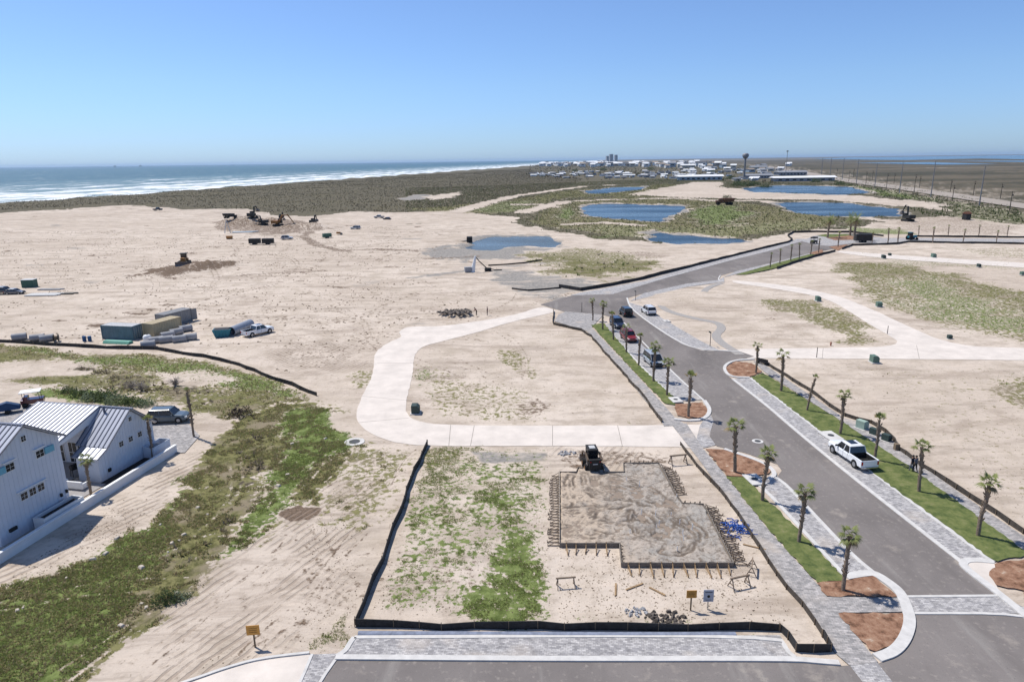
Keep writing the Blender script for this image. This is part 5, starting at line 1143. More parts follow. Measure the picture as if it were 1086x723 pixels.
# ------------------------------------------------------------------ yard of containers and pipes
MCT = {'teal': M('container_teal', (.13, .20, .23), .6, var=.15, scale=.8), 'beige': M('container_beige', (.46, .38, .24), .6, var=.08, scale=.8), 'grey': M('container_grey', (.26, .26, .26), .6, var=.12, scale=.8)}
MCROOF = M('container_roof', (.55, .55, .54), .6, var=.1)
def container(a, b, L, mat, roofmat, lab, opened=False, axis_end=False):
    (x0, y0), (x1, y1) = P(*a), P(*b); an = math.atan2(y1-y0, x1-x0)
    t = empty('shipping_container', (x0, y0, gz(x0, y0)), an, lab, 'container')
    W_, H_ = 2.44, 2.6; mb = MB()
    rib = []; n = int(L/.28)      # corrugated long sides
    for i in range(n+1): rib.append((i*L/n, (.05 if (i//1) % 2 else 0)))
    mb.loft([[(x, o_, .12), (x, o_, H_-.1), (x, o_+.03, H_-.1), (x, o_+.03, .12)] for x, o_ in rib]); mb.loft([[(x, W_-o_, .12), (x, W_-o_, H_-.1), (x, W_-o_-.03, H_-.1), (x, W_-o_-.03, .12)] for x, o_ in rib])
    mb.box((.02, W_/2, H_/2), (.06, W_-.1, H_-.2))
    mb.build('side_panel', mat, t, fix=True)
    mb = MB()
    for x in (0, L):
        for y in (0, W_): mb.box((x, y, H_/2), (.14, .14, H_))
    for y in (0, W_):
        for z in (.07, H_-.06): mb.box((L/2, y, z), (L, .12, .12))
    for x in (0, L):
        for z in (.07, H_-.06): mb.box((x, W_/2, z), (.12, W_, .12))
    mb.box((L/2, W_/2, .08), (L, W_-.1, .06)); mb.build('frame', mat, t)
    mb = MB(); mb.box((L/2, W_/2, H_-.03), (L-.1, W_-.1, .05))
    for i in range(int(L/.6)): mb.box((.4+i*.6, W_/2, H_+.005), (.18, W_-.4, .03))
    mb.build('roof', roofmat, t)
    if opened:
        mb = MB(); mb.box((.3, W_/2, H_/2), (.1, W_-.3, H_-.4)); mb.build('interior', MBLK, t)
        for s in (0, 1):
            mb = MB(); mb.box((L+.5, -.15 if s == 0 else W_+.15, H_/2), (1.1, .06, H_-.3), R(20 if s else -20)); mb.build('door', mat, t)
    else:
        for s in (0, 1):
            mb = MB(); mb.box((L+.02, W_*(.27 if s == 0 else .73), H_/2), (.06, W_*.43, H_-.3)); mb.build('door', mat, t)
            mb = MB()
            for k in (-.3, .3): mb.cyl((L+.08, W_*(.27 if s == 0 else .73)+k, .2), (L+.08, W_*(.27 if s == 0 else .73)+k, H_-.2), .025, .025, 6)
            mb.build('lock_bar', MRIM, t)
    return t
container((109, 358.5), (143, 360), 6.6, MCT['teal'], MCROOF, 'faded teal shipping container at the left end of the yard row')
container((163.5, 357.5), (191, 349.5), 6.6, MCT['beige'], MCT['beige'], 'beige shipping container in the middle of the yard row')
container((176, 347.5), (200, 341), 6.6, MCT['grey'], MCT['grey'], 'grey shipping container with open dark end behind the beige one', True)
t = empty('pipe_stack', (*P(114, 361.5), gz(*P(114, 361.5))), heading((109, 358), (143, 359.5)), 'bundle of bright green pipes stacked before the teal container', 'pipe stack')
MGP = M('green_pvc', (.08, .36, .27), .5, var=.05)
for i in range(7):
    for k in range(3 if i < 6 else 2):
        if k and i > 6-k: continue
        mb = MB(); mb.cyl((0, -i*.19-k*.09, .09+k*.16), (5.4, -i*.19-k*.09, .09+k*.16), .088, .088, 8); mb.build('pipe', MGP, t)
MPIPE = M('concrete_pipe', (.36, .36, .37), .85, var=.12, scale=1)
def ring_pipe(L, r):
    t = empty('concrete_pipe', (0, 0, -40), 0, None, 'concrete pipe'); mb = MB(); n = 22
    rr = []
    for x, q in ((0, r*.8), (0, r), (L*.9, r), (L*.9, r*1.08), (L, r*1.08), (L, r*.84)): rr.append([(x-L/2, q*math.cos(2*math.pi*k/n), r+q*math.sin(2*math.pi*k/n)) for k in range(n)])
    rr.append(rr[0]); mb.loft(rr, cap=False); mb.build('barrel', MPIPE, t); return t
pp = ring_pipe(2.3, .62)
PD = heading((157, 366), (203, 360))
for (px, lab) in (((157.5, 368), 'nearest concrete pipe section touching the long fence below the yard'), ((166, 363.5), 'concrete pipe section behind the nearest one'), ((176.5, 363), 'concrete pipe section in the middle of the front pipe row'),
  ((190.5, 362.5), 'long looking concrete pipe section right of the middle of the front row'), ((202, 360.5), 'rightmost concrete pipe section of the front row'), ((178, 358), 'concrete pipe section of the back row next to the beige container'),
  ((187, 354.5), 'middle concrete pipe section of the back row'), ((197, 351), 'far right concrete pipe section of the back row by the grey container'),
  ((21, 360), 'left concrete pipe section lying by the fence near the left edge'), ((40, 360.5), 'second concrete pipe section by the fence near the left edge'), ((50, 361), 'third concrete pipe section by the fence, beside the cable drum')):
    x, y = P(*px); place(pp, (x, y, gz(x, y)), PD+random.uniform(-.15, .15)+(.35 if 'back row' in lab else 0), lab, 'concrete pipe sections in the yard')
x, y = P(156.5, 361); t = empty('tank', (x, y, gz(x, y)), 0, 'small rounded white water tank between container and pipes', 'tank')
mb = MB(); n = 14; mb.loft([[(r_0*math.cos(2*math.pi*k/n), r_0*math.sin(2*math.pi*k/n), z) for k in range(n)] for r_0, z in ((.6, 0), (.7, .15), (.7, .9), (.5, 1.15), (.2, 1.25))]); mb.build('shell', MTRIM, t, smooth=True); mb = MB(); mb.cyl((0, 0, 1.2), (0, 0, 1.35), .2, .2, 12); mb.build('cap', MBLK, t)
x, y = P(60, 361.5); t = empty('cable_drum', (x, y, gz(x, y)), .4, 'dark drum standing at the end of the left pipe row', 'cable drum')
mb = MB(); mb.cyl((-.4, 0, .7), (-.32, 0, .7), .7, .7, 18); mb.cyl((.32, 0, .7), (.4, 0, .7), .7, .7, 18); mb.build('flange', MBLK, t); mb = MB(); mb.cyl((-.32, 0, .7), (.32, 0, .7), .4, .4, 14); mb.build('core', MSTAKE, t)
x, y = P(92.5, 361); t = empty('barrel_pair', (x, y, gz(x, y)), 0, 'pair of blue barrels on the sand left of the containers', 'barrels')
for k in (-.5, .5):
    mb = MB(); mb.cyl((k, 0, 0), (k, 0, .95), .32, .32, 14); mb.cyl((k, 0, .3), (k, 0, .34), .34, .34, 14); mb.cyl((k, 0, .6), (k, 0, .64), .34, .34, 14); mb.build('barrel', M('blue_barrel', (.02, .09, .22), .4), t)
x, y = P(228, 358.5); t = empty('skip_container', (x, y, gz(x, y)), heading((228, 358), (246, 357)), 'open teal skip beside the long grey pipe', 'skip')
MTEAL = M('teal_paint', (.03, .20, .26), .5, var=.15)
mb = MB(); mb.loft([[(0, .2, .1), (2.4, .2, .1), (2.4, 2, .1), (0, 2, .1)], [(-.4, 0, 1.5), (2.8, 0, 1.5), (2.8, 2.2, 1.5), (-.4, 2.2, 1.5)]]); mb.build('body', MTEAL, t)
mb = MB(); mb.box((1.2, 1.1, 1.505), (2.9, 2.0, .02)); mb.build('load', MBLK, t)
mb = MB()
for i in range(5): mb.box((.1+i*.55, .02, .85), (.1, .14, 1.3))
mb.build('rib', MTEAL, t)
x, y = P(246, 356.5); t = empty('steel_pipe', (x, y, gz(x, y)), heading((246, 356.5), (268, 347)), 'long wide grey steel pipe between the skip and the white pickup', 'pipe')
mb = MB(); n = 20; mb.loft([[(X, .85*math.cos(2*math.pi*k/n)*f, .9+.85*math.sin(2*math.pi*k/n)*f) for k in range(n)] for X, f in ((6.5, .9), (0, .9), (0, 1), (6.5, 1), (6.5, .9))], cap=False); mb.build('barrel', M('steel_pipe', (.30, .33, .38), .5, .3), t)
# flat piles near the left edge
x, y = P(32, 304.5); t = empty('storage_box', (x, y, gz(x, y)), .1, 'small green storage box on the sand near the left edge', 'storage box')
mb = MB(); mb.box((0, 0, 1.0), (3.0, 2.2, 2.0)); mb.build('body', M('box_green', (.06, .13, .10), .7), t, bevel=.05); mb = MB(); mb.box((0, 0, 2.05), (3.2, 2.4, .1)); mb.build('lid', MCROOF, t)
for px, L_, nn, mt, lab in (((26, 314.5), 8, 8, MCROOF, 'pile of white pipes lying flat near the left edge'), ((48, 313), 7, 5, MBLK, 'dark pipes lying flat right of the white pipe pile'), ((40, 308), 6, 4, MPIPE, 'grey pipes lying behind the white pipe pile')):
    x, y = P(*px); t = empty('pipe_pile', (x, y, gz(x, y)), random.uniform(-.1, .1), lab, 'pipe pile')
    for i in range(nn): 
        mb = MB(); yo = random.uniform(-.1, .1); mb.cyl((0, i*.4, .16), (L_+random.uniform(-.5, .5), i*.4+yo, .16), .15, .15, 8); mb.build('pipe', mt, t)

# ------------------------------------------------------------------ machines
MYEL = M('machine_orange', (.34, .16, .045), .5, var=.2, scale=2)
MDK = M('machine_dark', (.03, .028, .026), .6, var=.2, scale=2)
MSTEEL = M('worn_steel', (.22, .20, .19), .5, .5, var=.2)
def tracks(t, L=3.6, gauge=1.15, h=.8, wd=.55):
    for s in (-1, 1):
        mb = MB(); pr = [(-L/2+h/2, 0), (L/2-h/2, 0), (L/2-.08, h*.25), (L/2, h*.55), (L/2-.25, h*.95), (L/2-h/2, h), (-L/2+h/2, h), (-L/2+.25, h*.95), (-L/2, h*.55), (-L/2+.08, h*.25)]
        mb.loft([[(x, s*gauge-wd/2, z) for x, z in pr], [(x, s*gauge+wd/2, z) for x, z in pr]])
        for i in range(12): mb.box((-L/2+.35+i*(L-.7)/11, s*gauge, h+.01), (.08, wd+.04, .05))
        mb.build('track', MDK, t)
def excavator(px, rz, lab, col, boom=(2.6, 3.3, 5.2, 1.6), s=1.0):
    x, y = P(*px); t = empty('excavator', (x, y, gz(x, y)-.03), rz, lab, 'excavator', 'excavators working on the sand'); s *= 1.3 if px[0] < 900 else 1; t.scale = (s, s, s)
    tracks(t)
    mb = MB(); mb.cyl((0, 0, .75), (0, 0, 1.05), .7, .7, 16); mb.build('turntable', MDK, t)
    mb = MB(); mb.box((-.9, 0, 1.65), (2.6, 2.5, 1.15)); mb.box((-1.9, 0, 1.75), (.7, 2.6, 1.2)); mb.build('body', col, t, bevel=.1)
    mb = MB(); mb.box((.75, .75, 2.0), (1.5, .95, 1.85)); mb.build('cab', MDK, t, bevel=.07)
    mb = MB(); mb.box((1.52, .75, 2.3), (.03, .75, 1.0)); mb.box((.75, 1.24, 2.3), (1.2, .03, .9)); mb.build('window', MGLASS, t)
    bx, bz, sx, sz = boom
    mb = MB(); mb.tube([(.6, -.3, 1.6), (bx*.6, -.3, bz+.6), (bx+1.0, -.3, bz+.5)], [.28, .32, .2], 6); mb.build('boom', col, t)
    mb = MB(); mb.tube([(bx+.6, -.3, bz+.9), (sx+.2, -.3, sz+.2)], [.26, .16], 6); mb.build('stick', col, t)
    mb = MB(); mb.cyl((.9, -.3, 1.9), (bx*.75, -.3, bz+.2), .09, .09, 6); mb.cyl((bx*.7, -.3, bz+.9), (bx+.7, -.3, bz+1.1), .08, .08, 6); mb.build('hydraulic_ram', MSTEEL, t)
    mb = MB(); mb.loft([[(sx, -.85, sz+.4), (sx+.7, -.85, sz+.1), (sx+.8, -.85, sz-.6), (sx+.1, -.85, sz-.8), (sx-.3, -.85, sz-.2)], [(sx, .25, sz+.4), (sx+.7, .25, sz+.1), (sx+.8, .25, sz-.6), (sx+.1, .25, sz-.8), (sx-.3, .25, sz-.2)]]); mb.build('bucket', MSTEEL, t)
    return t
excavator((269, 237.5), R(80), 'dark excavator with raised boom at the left of the machine group', MDK, (1.6, 3.9, 3.2, 3.4), 1.05)
excavator((279, 239), R(170), 'second dark excavator of the machine group, right of the first', MDK, (2.0, 3.4, 4.0, 2.6), .9)
excavator((295, 240.5), R(-5), 'orange excavator with arm reaching right into a trench', MYEL, (3.6, 3.6, 6.6, .9), 1.0)
excavator((299, 233), R(100), 'small dark excavator behind the orange one', MDK, (1.8, 3.2, 3.6, 2.0), .8)
excavator((333, 239), R(85), 'dark excavator on a brown heap at the right of the machine group', MDK, (1.5, 3.4, 3.0, 2.0), .9)
excavator((962.5, 234.5), R(100), 'black excavator with folded arm by the right pond', MDK, (1.6, 4.6, 3.4, 3.0), 1.35)
def bulldozer(px, rz, lab, s=1):
    x, y = P(*px); t = empty('bulldozer', (x, y, gz(x, y)+.0), rz, lab, 'bulldozer'); s *= 1.3; t.scale = (s, s, s); tracks(t, 3.4, 1.05, 1.05)
    mb = MB(); mb.box((.7, 0, 1.5), (1.9, 1.1, 1.0)); mb.box((-.9, 0, 1.3), (1.3, 1.6, .8)); mb.build('body', MYEL, t, bevel=.08)
    mb = MB(); mb.box((-.5, 0, 2.3), (1.2, 1.35, 1.1)); mb.build('cab', MGLASS, t); mb = MB(); mb.box((-.5, 0, 2.9), (1.6, 1.7, .12)); mb.build('roof', MDK, t, bevel=.04)
    mb = MB(); mb.loft([[(2.4, -1.7, .1), (2.25, -1.7, .6), (2.4, -1.7, 1.2), (2.5, -1.7, 1.2), (2.38, -1.7, .6), (2.52, -1.7, .1)], [(2.4, 1.7, .1), (2.25, 1.7, .6), (2.4, 1.7, 1.2), (2.5, 1.7, 1.2), (2.38, 1.7, .6), (2.52, 1.7, .1)]]); mb.build('blade', MSTEEL, t)
    mb = MB(); mb.cyl((1.2, .35, 2), (1.2, .35, 2.7), .07, .07, 8); mb.build('exhaust', MDK, t)
bulldozer((196, 281.5), R(-75), 'orange bulldozer on the brown spoil heap in the middle of the sand')
def box_trailer(px, rz, lab, col, s=1):
    x, y = P(*px); t = empty('box_trailer', (x, y, gz(x, y)), rz, lab, 'trailer', 'dark box trailers beside the machines'); t.scale = (s,)*3
    mb = MB(); mb.box((0, 0, 1.75), (5.2, 2.2, 2.1)); mb.build('body', col, t, bevel=.05); mb = MB(); mb.box((0, 0, .62), (5.4, 2.0, .16)); mb.box((3.2, 0, .6), (1.4, .12, .12)); mb.build('chassis', MSTEEL, t)
    for sx in (-.6, .4):
        for s_2 in (-1, 1): mb = MB(); mb.cyl((sx, s_2*.95, .42), (sx, s_2*1.15, .42), .42, .42, 14); mb.build('wheel', MTYRE, t)
box_trailer((270.5, 259), .05, 'left dark box trailer of the pair below the machines', MDK, .85)
box_trailer((284.5, 259), .05, 'right dark box trailer of the pair below the machines', MDK, .85)
box_trailer((347, 252.5), .6, 'dark green box trailer alone on the sand', M('box_green', (.06, .13, .10), .7), .7)
box_trailer((915, 257), heading((900, 257), (935, 257)), 'long dark equipment trailer parked at the turning circle', MDK, 1.1)
def dump_truck(px, rz, lab, col, s=1):
    x, y = P(*px); t = empty('dump_truck', (x, y, gz(x, y)), rz, lab, 'dump truck'); t.scale = (s,)*3
    mb = MB(); mb.loft([[(-4.2, -1.1, 1.5), (-.2, -1.1, 1.2), (-.2, 1.1, 1.2), (-4.2, 1.1, 1.5)], [(-4.6, -1.5, 2.9), (0, -1.5, 2.9), (0, 1.5, 2.9), (-4.6, 1.5, 2.9)]]); mb.build('dump_body', col, t)
    mb = MB(); mb.box((1.1, 0, 2.0), (1.8, 2.1, 1.7)); mb.box((2.6, 0, 1.5), (1.5, 1.8, .9)); mb.build('cab', col, t, bevel=.1); mb = MB(); mb.box((2.02, 0, 2.35), (.04, 1.8, .7)); mb.build('window', MGLASS, t)
    mb = MB(); mb.box((-.6, 0, 1.0), (7, 1.2, .3)); mb.build('chassis', MDK, t)
    for sx in (-3.2, -1.7, 2.3):
        for q_ in (-1, 1): mb = MB(); mb.cyl((sx, q_*.95, .65), (sx, q_*1.45, .65), .65, .65, 14); mb.build('wheel', MTYRE, t)
dump_truck((767, 217.5), R(175), 'brown dump truck on the dirt track beyond the blue pond', M('machine_brown', (.17, .075, .04), .6, var=.2), 1.55)
dump_truck((246, 238), R(10), 'dark dump truck left of the excavators', MDK, .9)
x, y = P(242, 247); t = empty('pipe_rig', (x, y, gz(x, y)), .2, 'pale drilling rig frame with laid out white pipes left of the trailers', 'rig')
mb = MB(); mb.cyl((-1.5, 0, 0), (-.3, 0, 6.2), .22, .14, 6); mb.cyl((1.0, 0, 0), (-.2, 0, 6.2), .2, .14, 6); mb.cyl((-.9, 0, 3), (.5, 0, 3), .1, .1, 6); mb.build('mast', MCROOF, t)
for i in range(5): mb = MB(); mb.cyl((2, -1+i*.5, .25), (11+i*.6, -1.4+i*.6, .25), .2, .2, 8); mb.build('pipe', M('pale_pipe', (.45, .55, .62), .5), t)
x, y = P(243.5, 253.5); t = empty('fuel_tank', (x, y, gz(x, y)), .1, 'small orange tank left of the dark box trailers', 'tank'); mb = MB(); mb.cyl((-1.2, 0, .8), (1.2, 0, .8), .7, .7, 14); mb.build('shell', MYEL, t)
mb = MB(); mb.box((0, 0, .1), (2.2, 1, .2)); mb.build('skid', MDK, t)
x, y = P(360, 249); t = empty('compactor', (x, y, gz(x, y)), .5, 'small orange plate roller right of the green box trailer', 'roller'); mb = MB(); mb.cyl((.8, -.6, .5), (.8, .6, .5), .5, .5, 14); mb.build('drum', MSTEEL, t); mb = MB(); mb.box((-.4, 0, .95), (1.8, 1, .8)); mb.build('body', MYEL, t, bevel=.08)
# pump beside the shallow pond
x, y = P(501, 288); t = empty('dewatering_pump', (x, y, gz(x, y)), .3, 'pale dewatering pump with upright pipe on the wet sand', 'pump')
mb = MB(); mb.tube([(0, 0, 0), (.5, 0, 2.2), (1.0, 0, 4.6)], [.75, .5, .28], 10); mb.build('pipe', MTRIM, t); mb = MB(); mb.box((-1.3, 0, .9), (2, 1.3, 1.4)); mb.build('engine', MPIPE, t, bevel=.08)
mb = MB(); mb.tube([(1.0, 0, 4.4), (2.2, .2, 3.0), (4.5, .5, .8), (7, .4, .2), (9, .2, .15)], [.14]*5, 8); mb.build('hose', MBLK, t)
x, y = P(498, 255.5); t = empty('pump_unit', (x, y, gz(x, y)), 0, 'black pump unit at the left tip of the shallow pond', 'pump'); mb = MB(); mb.box((0, 0, 1.2), (2.2, 2, 2.2)); mb.build('engine', MDK, t, bevel=.1); mb = MB(); mb.tube([(-1, 0, .5), (-4, .5, .3), (-9, 1, .2)], [.2, .2, .2], 8); mb.build('hose', MBLK, t); mb = MB(); mb.cyl((0, -1.1, .4), (0, 1.1, .4), .4, .4, 12); mb.build('wheel', MTYRE, t)
x, y = P(517.5, 287); t = empty('hose_reel', (x, y, gz(x, y)), 0, 'black coil of hose right of the pale pump', 'hose coil'); mb = MB()
for i in range(4): 
    pts = [(.9*math.cos(a_/8*math.pi), .9*math.sin(a_/8*math.pi), .15+i*.22) for a_ in range(17)]; mb.tube(pts, [.13]*17, 6)
mb.build('hose', MBLK, t)
# tractor and cart by the turning circle, shed
x, y = P(966.5, 254.5); t = empty('tractor', (x, y, gz(x, y)), R(10), 'teal tractor at the start of the paired far fences', 'tractor')
mb = MB(); mb.box((.9, 0, 1.3), (2.2, .9, .8)); mb.box((-.8, 0, 1.2), (1.2, 1.3, .7)); mb.build('body', MTEAL, t, bevel=.08); mb = MB(); mb.box((-.7, 0, 2.2), (1.3, 1.3, 1.3)); mb.build('cab', MGLASS, t); mb = MB(); mb.box((-.7, 0, 2.9), (1.5, 1.5, .12)); mb.build('roof', MTEAL, t)
for sx, r_w in ((-.9, .85), (1.6, .5)):
    for q_ in (-1, 1): mb = MB(); mb.cyl((sx, q_*.65, r_w), (sx, q_*1.05, r_w), r_w, r_w, 16); mb.build('wheel', MTYRE, t)
x, y = P(863, 258.5); t = empty('utility_cart', (x, y, gz(x, y)), R(40), 'black canopied cart at the entrance of the turning circle', 'cart')
mb = MB(); mb.box((0, 0, .9), (2.8, 1.5, .7)); mb.build('body', MDK, t, bevel=.08); mb = MB(); mb.box((0, 0, 2.3), (2.4, 1.7, .5)); mb.build('canopy', MDK, t, bevel=.05); mb = MB()
for sx in (-1, 1):
    for q_ in (-.7, .7): mb.cyl((sx, q_, 1), (sx, q_, 2.2), .05, .05, 6); mb.cyl((sx*.9, q_-.1, .35), (sx*.9, q_+.1, .35), .35, .35, 12)
mb.build('frame', MDK, t)
x, y = P(1024.5, 233.5); t = empty('shed', (x, y, gz(x, y)), .2, 'small dark shed on the scraped ground below the power line', 'shed'); mb = MB(); mb.box((0, 0, 1.5), (2.6, 2.6, 3)); mb.build('wall', MDK, t); mb = MB(); mb.loft([[(-1.5, -1.6, 3), (-1.5, 1.6, 3), (-1.5, 0, 4)], [(1.5, -1.6, 3), (1.5, 1.6, 3), (1.5, 0, 4)]]); mb.build('roof', M('machine_brown', (.17, .075, .04)), t)

# skid steer at the foundation
x, y = P(628, 496.5); t = empty('skid_steer', (x, y, .02), AVE+R(-3), 'black and orange skid steer loader seen from behind at the foundation', 'skid steer loader')
mb = MB(); mb.box((-.2, 0, .85), (2.3, 1.1, .85)); mb.box((-1.35, 0, 1.05), (.35, 1.25, 1.15)); mb.build('body', MDK, t, bevel=.08)
mb = MB(); mb.box((.35, 0, 1.62), (1.25, .95, .95)); mb.build('cab', MGLASS, t, bevel=.04); mb = MB()
for sx in (-.3, 1.0):
    for q_ in (-.48, .48): mb.box((sx, q_, 1.65), (.08, .08, 1.1))
mb.box((.35, 0, 2.16), (1.45, 1.08, .1)); mb.build('cage', MDK, t)
mb = MB(); mb.box((.35, 0, 2.23), (.7, .6, .05)); mb.build('roof_hatch', MCROOF, t)
for q_ in (-1, 1):
    mb = MB(); mb.tube([(-1.35, q_*.68, 1.5), (-.2, q_*.72, 1.75), (1.4, q_*.72, 1.35), (2.0, q_*.70, .55)], [.11, .12, .11, .09], 6); mb.build('lift_arm', M('arm_brown', (.10, .065, .04), .6, var=.2), t)
    mb = MB(); mb.cyl((-1.0, q_*.7, .8), (-.2, q_*.72, 1.5), .05, .05, 6); mb.build('hydraulic_ram', MSTEEL, t)
    for sx in (-.75, .65):
        mb = MB(); mb.cyl((sx, q_*.60, .42), (sx, q_*.95, .42), .42, .42, 16); wq = mb.build('wheel', MTYRE, t); mb = MB(); mb.cyl((sx, q_*.94, .42), (sx, q_*.965, .42), .22, .22, 12); mb.build('rim', MYEL, wq)
mb = MB(); mb.loft([[(2.0, -.95, .05), (2.7, -.95, .05), (2.7, -.95, .12), (2.15, -.95, .25), (2.1, -.95, .75), (1.98, -.95, .75)], [(2.0, .95, .05), (2.7, .95, .05), (2.7, .95, .12), (2.15, .95, .25), (2.1, .95, .75), (1.98, .95, .75)]]); mb.build('bucket', MSTEEL, t)
mb = MB(); mb.box((-1.535, 0, 1.15), (.02, .5, .1)); mb.build('rear_badge', MCROOF, t)
for q_ in (-.48, .48): mb = MB(); mb.box((-1.535, q_, 1.4), (.03, .14, .1)); mb.build('tail_lamp', MRED, t)
# ------------------------------------------------------------------ foundation formwork
def slab_mat():
    m, t, b = nodes('clay_fill'); N = t.nodes; L = t.links
    tc = N.new('ShaderNodeTexCoord')
    def nz(s, d=6, di=0.):
        z = N.new('ShaderNodeTexNoise'); z.inputs['Scale'].default_value = s; z.inputs['Detail'].default_value = d; z.inputs['Roughness'].default_value = .65; z.inputs['Distortion'].default_value = di; L.new(tc.outputs['Object'], z.inputs['Vector']); return z.outputs[0]
    def mix(f, a, b_, lo, hi):
        r = N.new('ShaderNodeMapRange'); r.inputs[1].default_value = lo; r.inputs[2].default_value = hi; L.new(f, r.inputs[0])
        x = N.new('ShaderNodeMix'); x.data_type = 'RGBA'; L.new(r.outputs[0], x.inputs[0])
        for i, q in ((6, a), (7, b_)):
            if isinstance(q, tuple): x.inputs[i].default_value = (*q, 1)
            else: L.new(q, x.inputs[i])
        return x.outputs[2]
    at = N.new('ShaderNodeAttribute'); at.attribute_name = 'track'
    c = mix(nz(.3, 7), (.42, .36, .30), (.35, .325, .29), .4, .6)
    c = mix(nz(1.6, 8, 1.5), c, (.24, .20, .165), .50, .66)
    sx_ = N.new('ShaderNodeSeparateXYZ'); L.new(tc.outputs['Object'], sx_.inputs[0])
    am = N.new('ShaderNodeMath'); am.operation = 'MULTIPLY_ADD'; L.new(nz(.5, 5), am.inputs[0]); am.inputs[1].default_value = -14; L.new(sx_.outputs[0], am.inputs[2])
    c = mix(am.outputs[0], (.46, .375, .29), c, -12.5, -7.5)
    c = mix(nz(.9, 9, 2.5), c, (.19, .155, .125), .50, .64)
    c = mix(at.outputs['Fac'], c, (.15, .12, .095), .12, 1.0)
    c = mix(nz(5, 6), c, (.17, .14, .11), .62, .74)
    L.new(c, b.inputs['Base Color']); b.inputs['Roughness'].default_value = .95; b.inputs['Specular IOR Level'].default_value = .1
    bp = N.new('ShaderNodeBump'); bp.inputs['Strength'].default_value = .8; bp.inputs['Distance'].default_value = .12; L.new(nz(3.5, 8), bp.inputs['Height']); L.new(bp.outputs[0], b.inputs['Normal'])
    return m
SL = PP([(593.5, 503.5), (611, 503.5), (613, 499), (640, 499), (641, 503.5), (662, 503.5), (661, 494), (699, 494), (716, 526), (724, 537), (746, 538), (778, 601), (659, 601), (657, 580), (593.5, 580)])
fw = empty('foundation_formwork', (*P(680, 550), 0), 0, 'clay filled house foundation inside timber form boards with many stakes', 'foundation')
ox, oy = P(680, 550)
TRK = [[(620, 505), (622, 520), (640, 532), (665, 530), (690, 548), (716, 562), (735, 578), (726, 590), (706, 588)], [(632, 505), (636, 522), (655, 527), (680, 528), (708, 545), (738, 565), (741, 580)],
 [(597, 545), (620, 543), (650, 541), (670, 538), (690, 540)], [(628, 545), (620, 558), (604, 567)], [(630, 555), (660, 557), (680, 560)], [(641, 506), (660, 512), (680, 518), (700, 530), (715, 545)], [(642, 514), (670, 523), (690, 535)],
 [(605, 508), (604, 522), (600, 538)], [(680, 545), (692, 570), (715, 583), (740, 585)], [(596, 560), (615, 566), (640, 570)], [(670, 545), (672, 560), (685, 575), (700, 570), (712, 555)], [(648, 520), (668, 532), (690, 552), (712, 575)]]
gx1, gy1 = np.meshgrid(np.arange(-14, 14, .11), np.arange(-16, 16, .11)); X = gx1.ravel()+ox; Y = gy1.ravel()+oy
inn = sdf(X, Y, SL, 50)
tr = np.zeros(len(X))
for q in TRK:
    d = linedist(X, Y, smooth_line(PP(q), 2)); wn_ = (fbm(X/2.2, Y/2.2, 71)-.5)*1.1
    for off in ((0, .5) if len(q) % 2 else (0,)): tr = np.maximum(tr, np.exp(-((np.abs(d+wn_*1.4-off)-.05)/(.07+.12*fbm(X/3, Y/3, 91)))**2)*np.clip(3.2*(fbm(X/.9, Y/.9, 5)-.27), 0, 1.1))
Zs = .34+(fbm(X/1.3, Y/1.3, 61)-.5)*.16+(fbm(X*2.5, Y*2.5, 63)-.5)*.16+(fbm(X/2.6, Y/2.6, 67)-.5)*.22-tr*.10+np.exp(-((X-ox-1)/5)**2-((Y-oy+1)/4)**2)*(fbm(X/.7, Y/.7, 65)-.45)*.5
Zs = np.where(inn < .12, .24, Zs)
nx = gx1.shape[1]; ny = gx1.shape[0]; idx = np.arange(nx*ny).reshape(ny, nx)
Fq = np.stack([idx[:-1, :-1], idx[:-1, 1:], idx[1:, 1:], idx[1:, :-1]], -1).reshape(-1, 4)
ok = (inn[Fq] > .02).all(1); Fq = Fq[ok]; used_, inv = np.unique(Fq, return_inverse=True)
fill = np_mesh('clay_fill', np.stack([X-ox, Y-oy, Zs], 1)[used_], inv.reshape(-1, 4), slab_mat(), smooth=True)
a_ = fill.data.attributes.new('track', 'FLOAT', 'POINT'); a_.data.foreach_set('value', np.clip(tr, 0, 1)[used_].astype(np.float32)); fill.parent = fw
mb = MB(); mb.prism([(p[0]-ox, p[1]-oy) for p in SL], -.1, .22); mb.build('footing', M('footing_earth', (.28, .22, .17), .95), fw)
MBRD = M('form_board', (.24, .21, .18), .85, var=.2, scale=2); MST2 = M('raw_lumber', (.36, .24, .13), .85, var=.2, scale=3); MST3 = M('grey_lumber', (.25, .19, .14), .9, var=.2, scale=3)
def lp(p): return (p[0]-ox, p[1]-oy)
n = len(SL)
for i in range(n):
    a, b = lp(SL[i]), lp(SL[(i+1) % n]); dx, dy = b[0]-a[0], b[1]-a[1]; l = math.hypot(dx, dy); mb = MB()
    mb.box(((a[0]+b[0])/2, (a[1]+b[1])/2, .21), (l+.04, .06, .40), math.atan2(dy, dx)); mb.build('form_board', MBRD, fw)
stp = {}
for nm, mt, L_ in (('a', MST2, 1.0), ('b', MST3, .95)):
    mb = MB(); mb.box((0, .06, .25), (.07, .05, .62)); mb.cyl((0, .08, .42), (0, L_, .03), .038, .038, 4); mb.box((0, L_, .08), (.07, .05, .28)); mb.box((0, L_*.5, .05), (.06, L_, .05))
    stp[nm] = [mb.v, mb.f, mt, None]
nst = 0
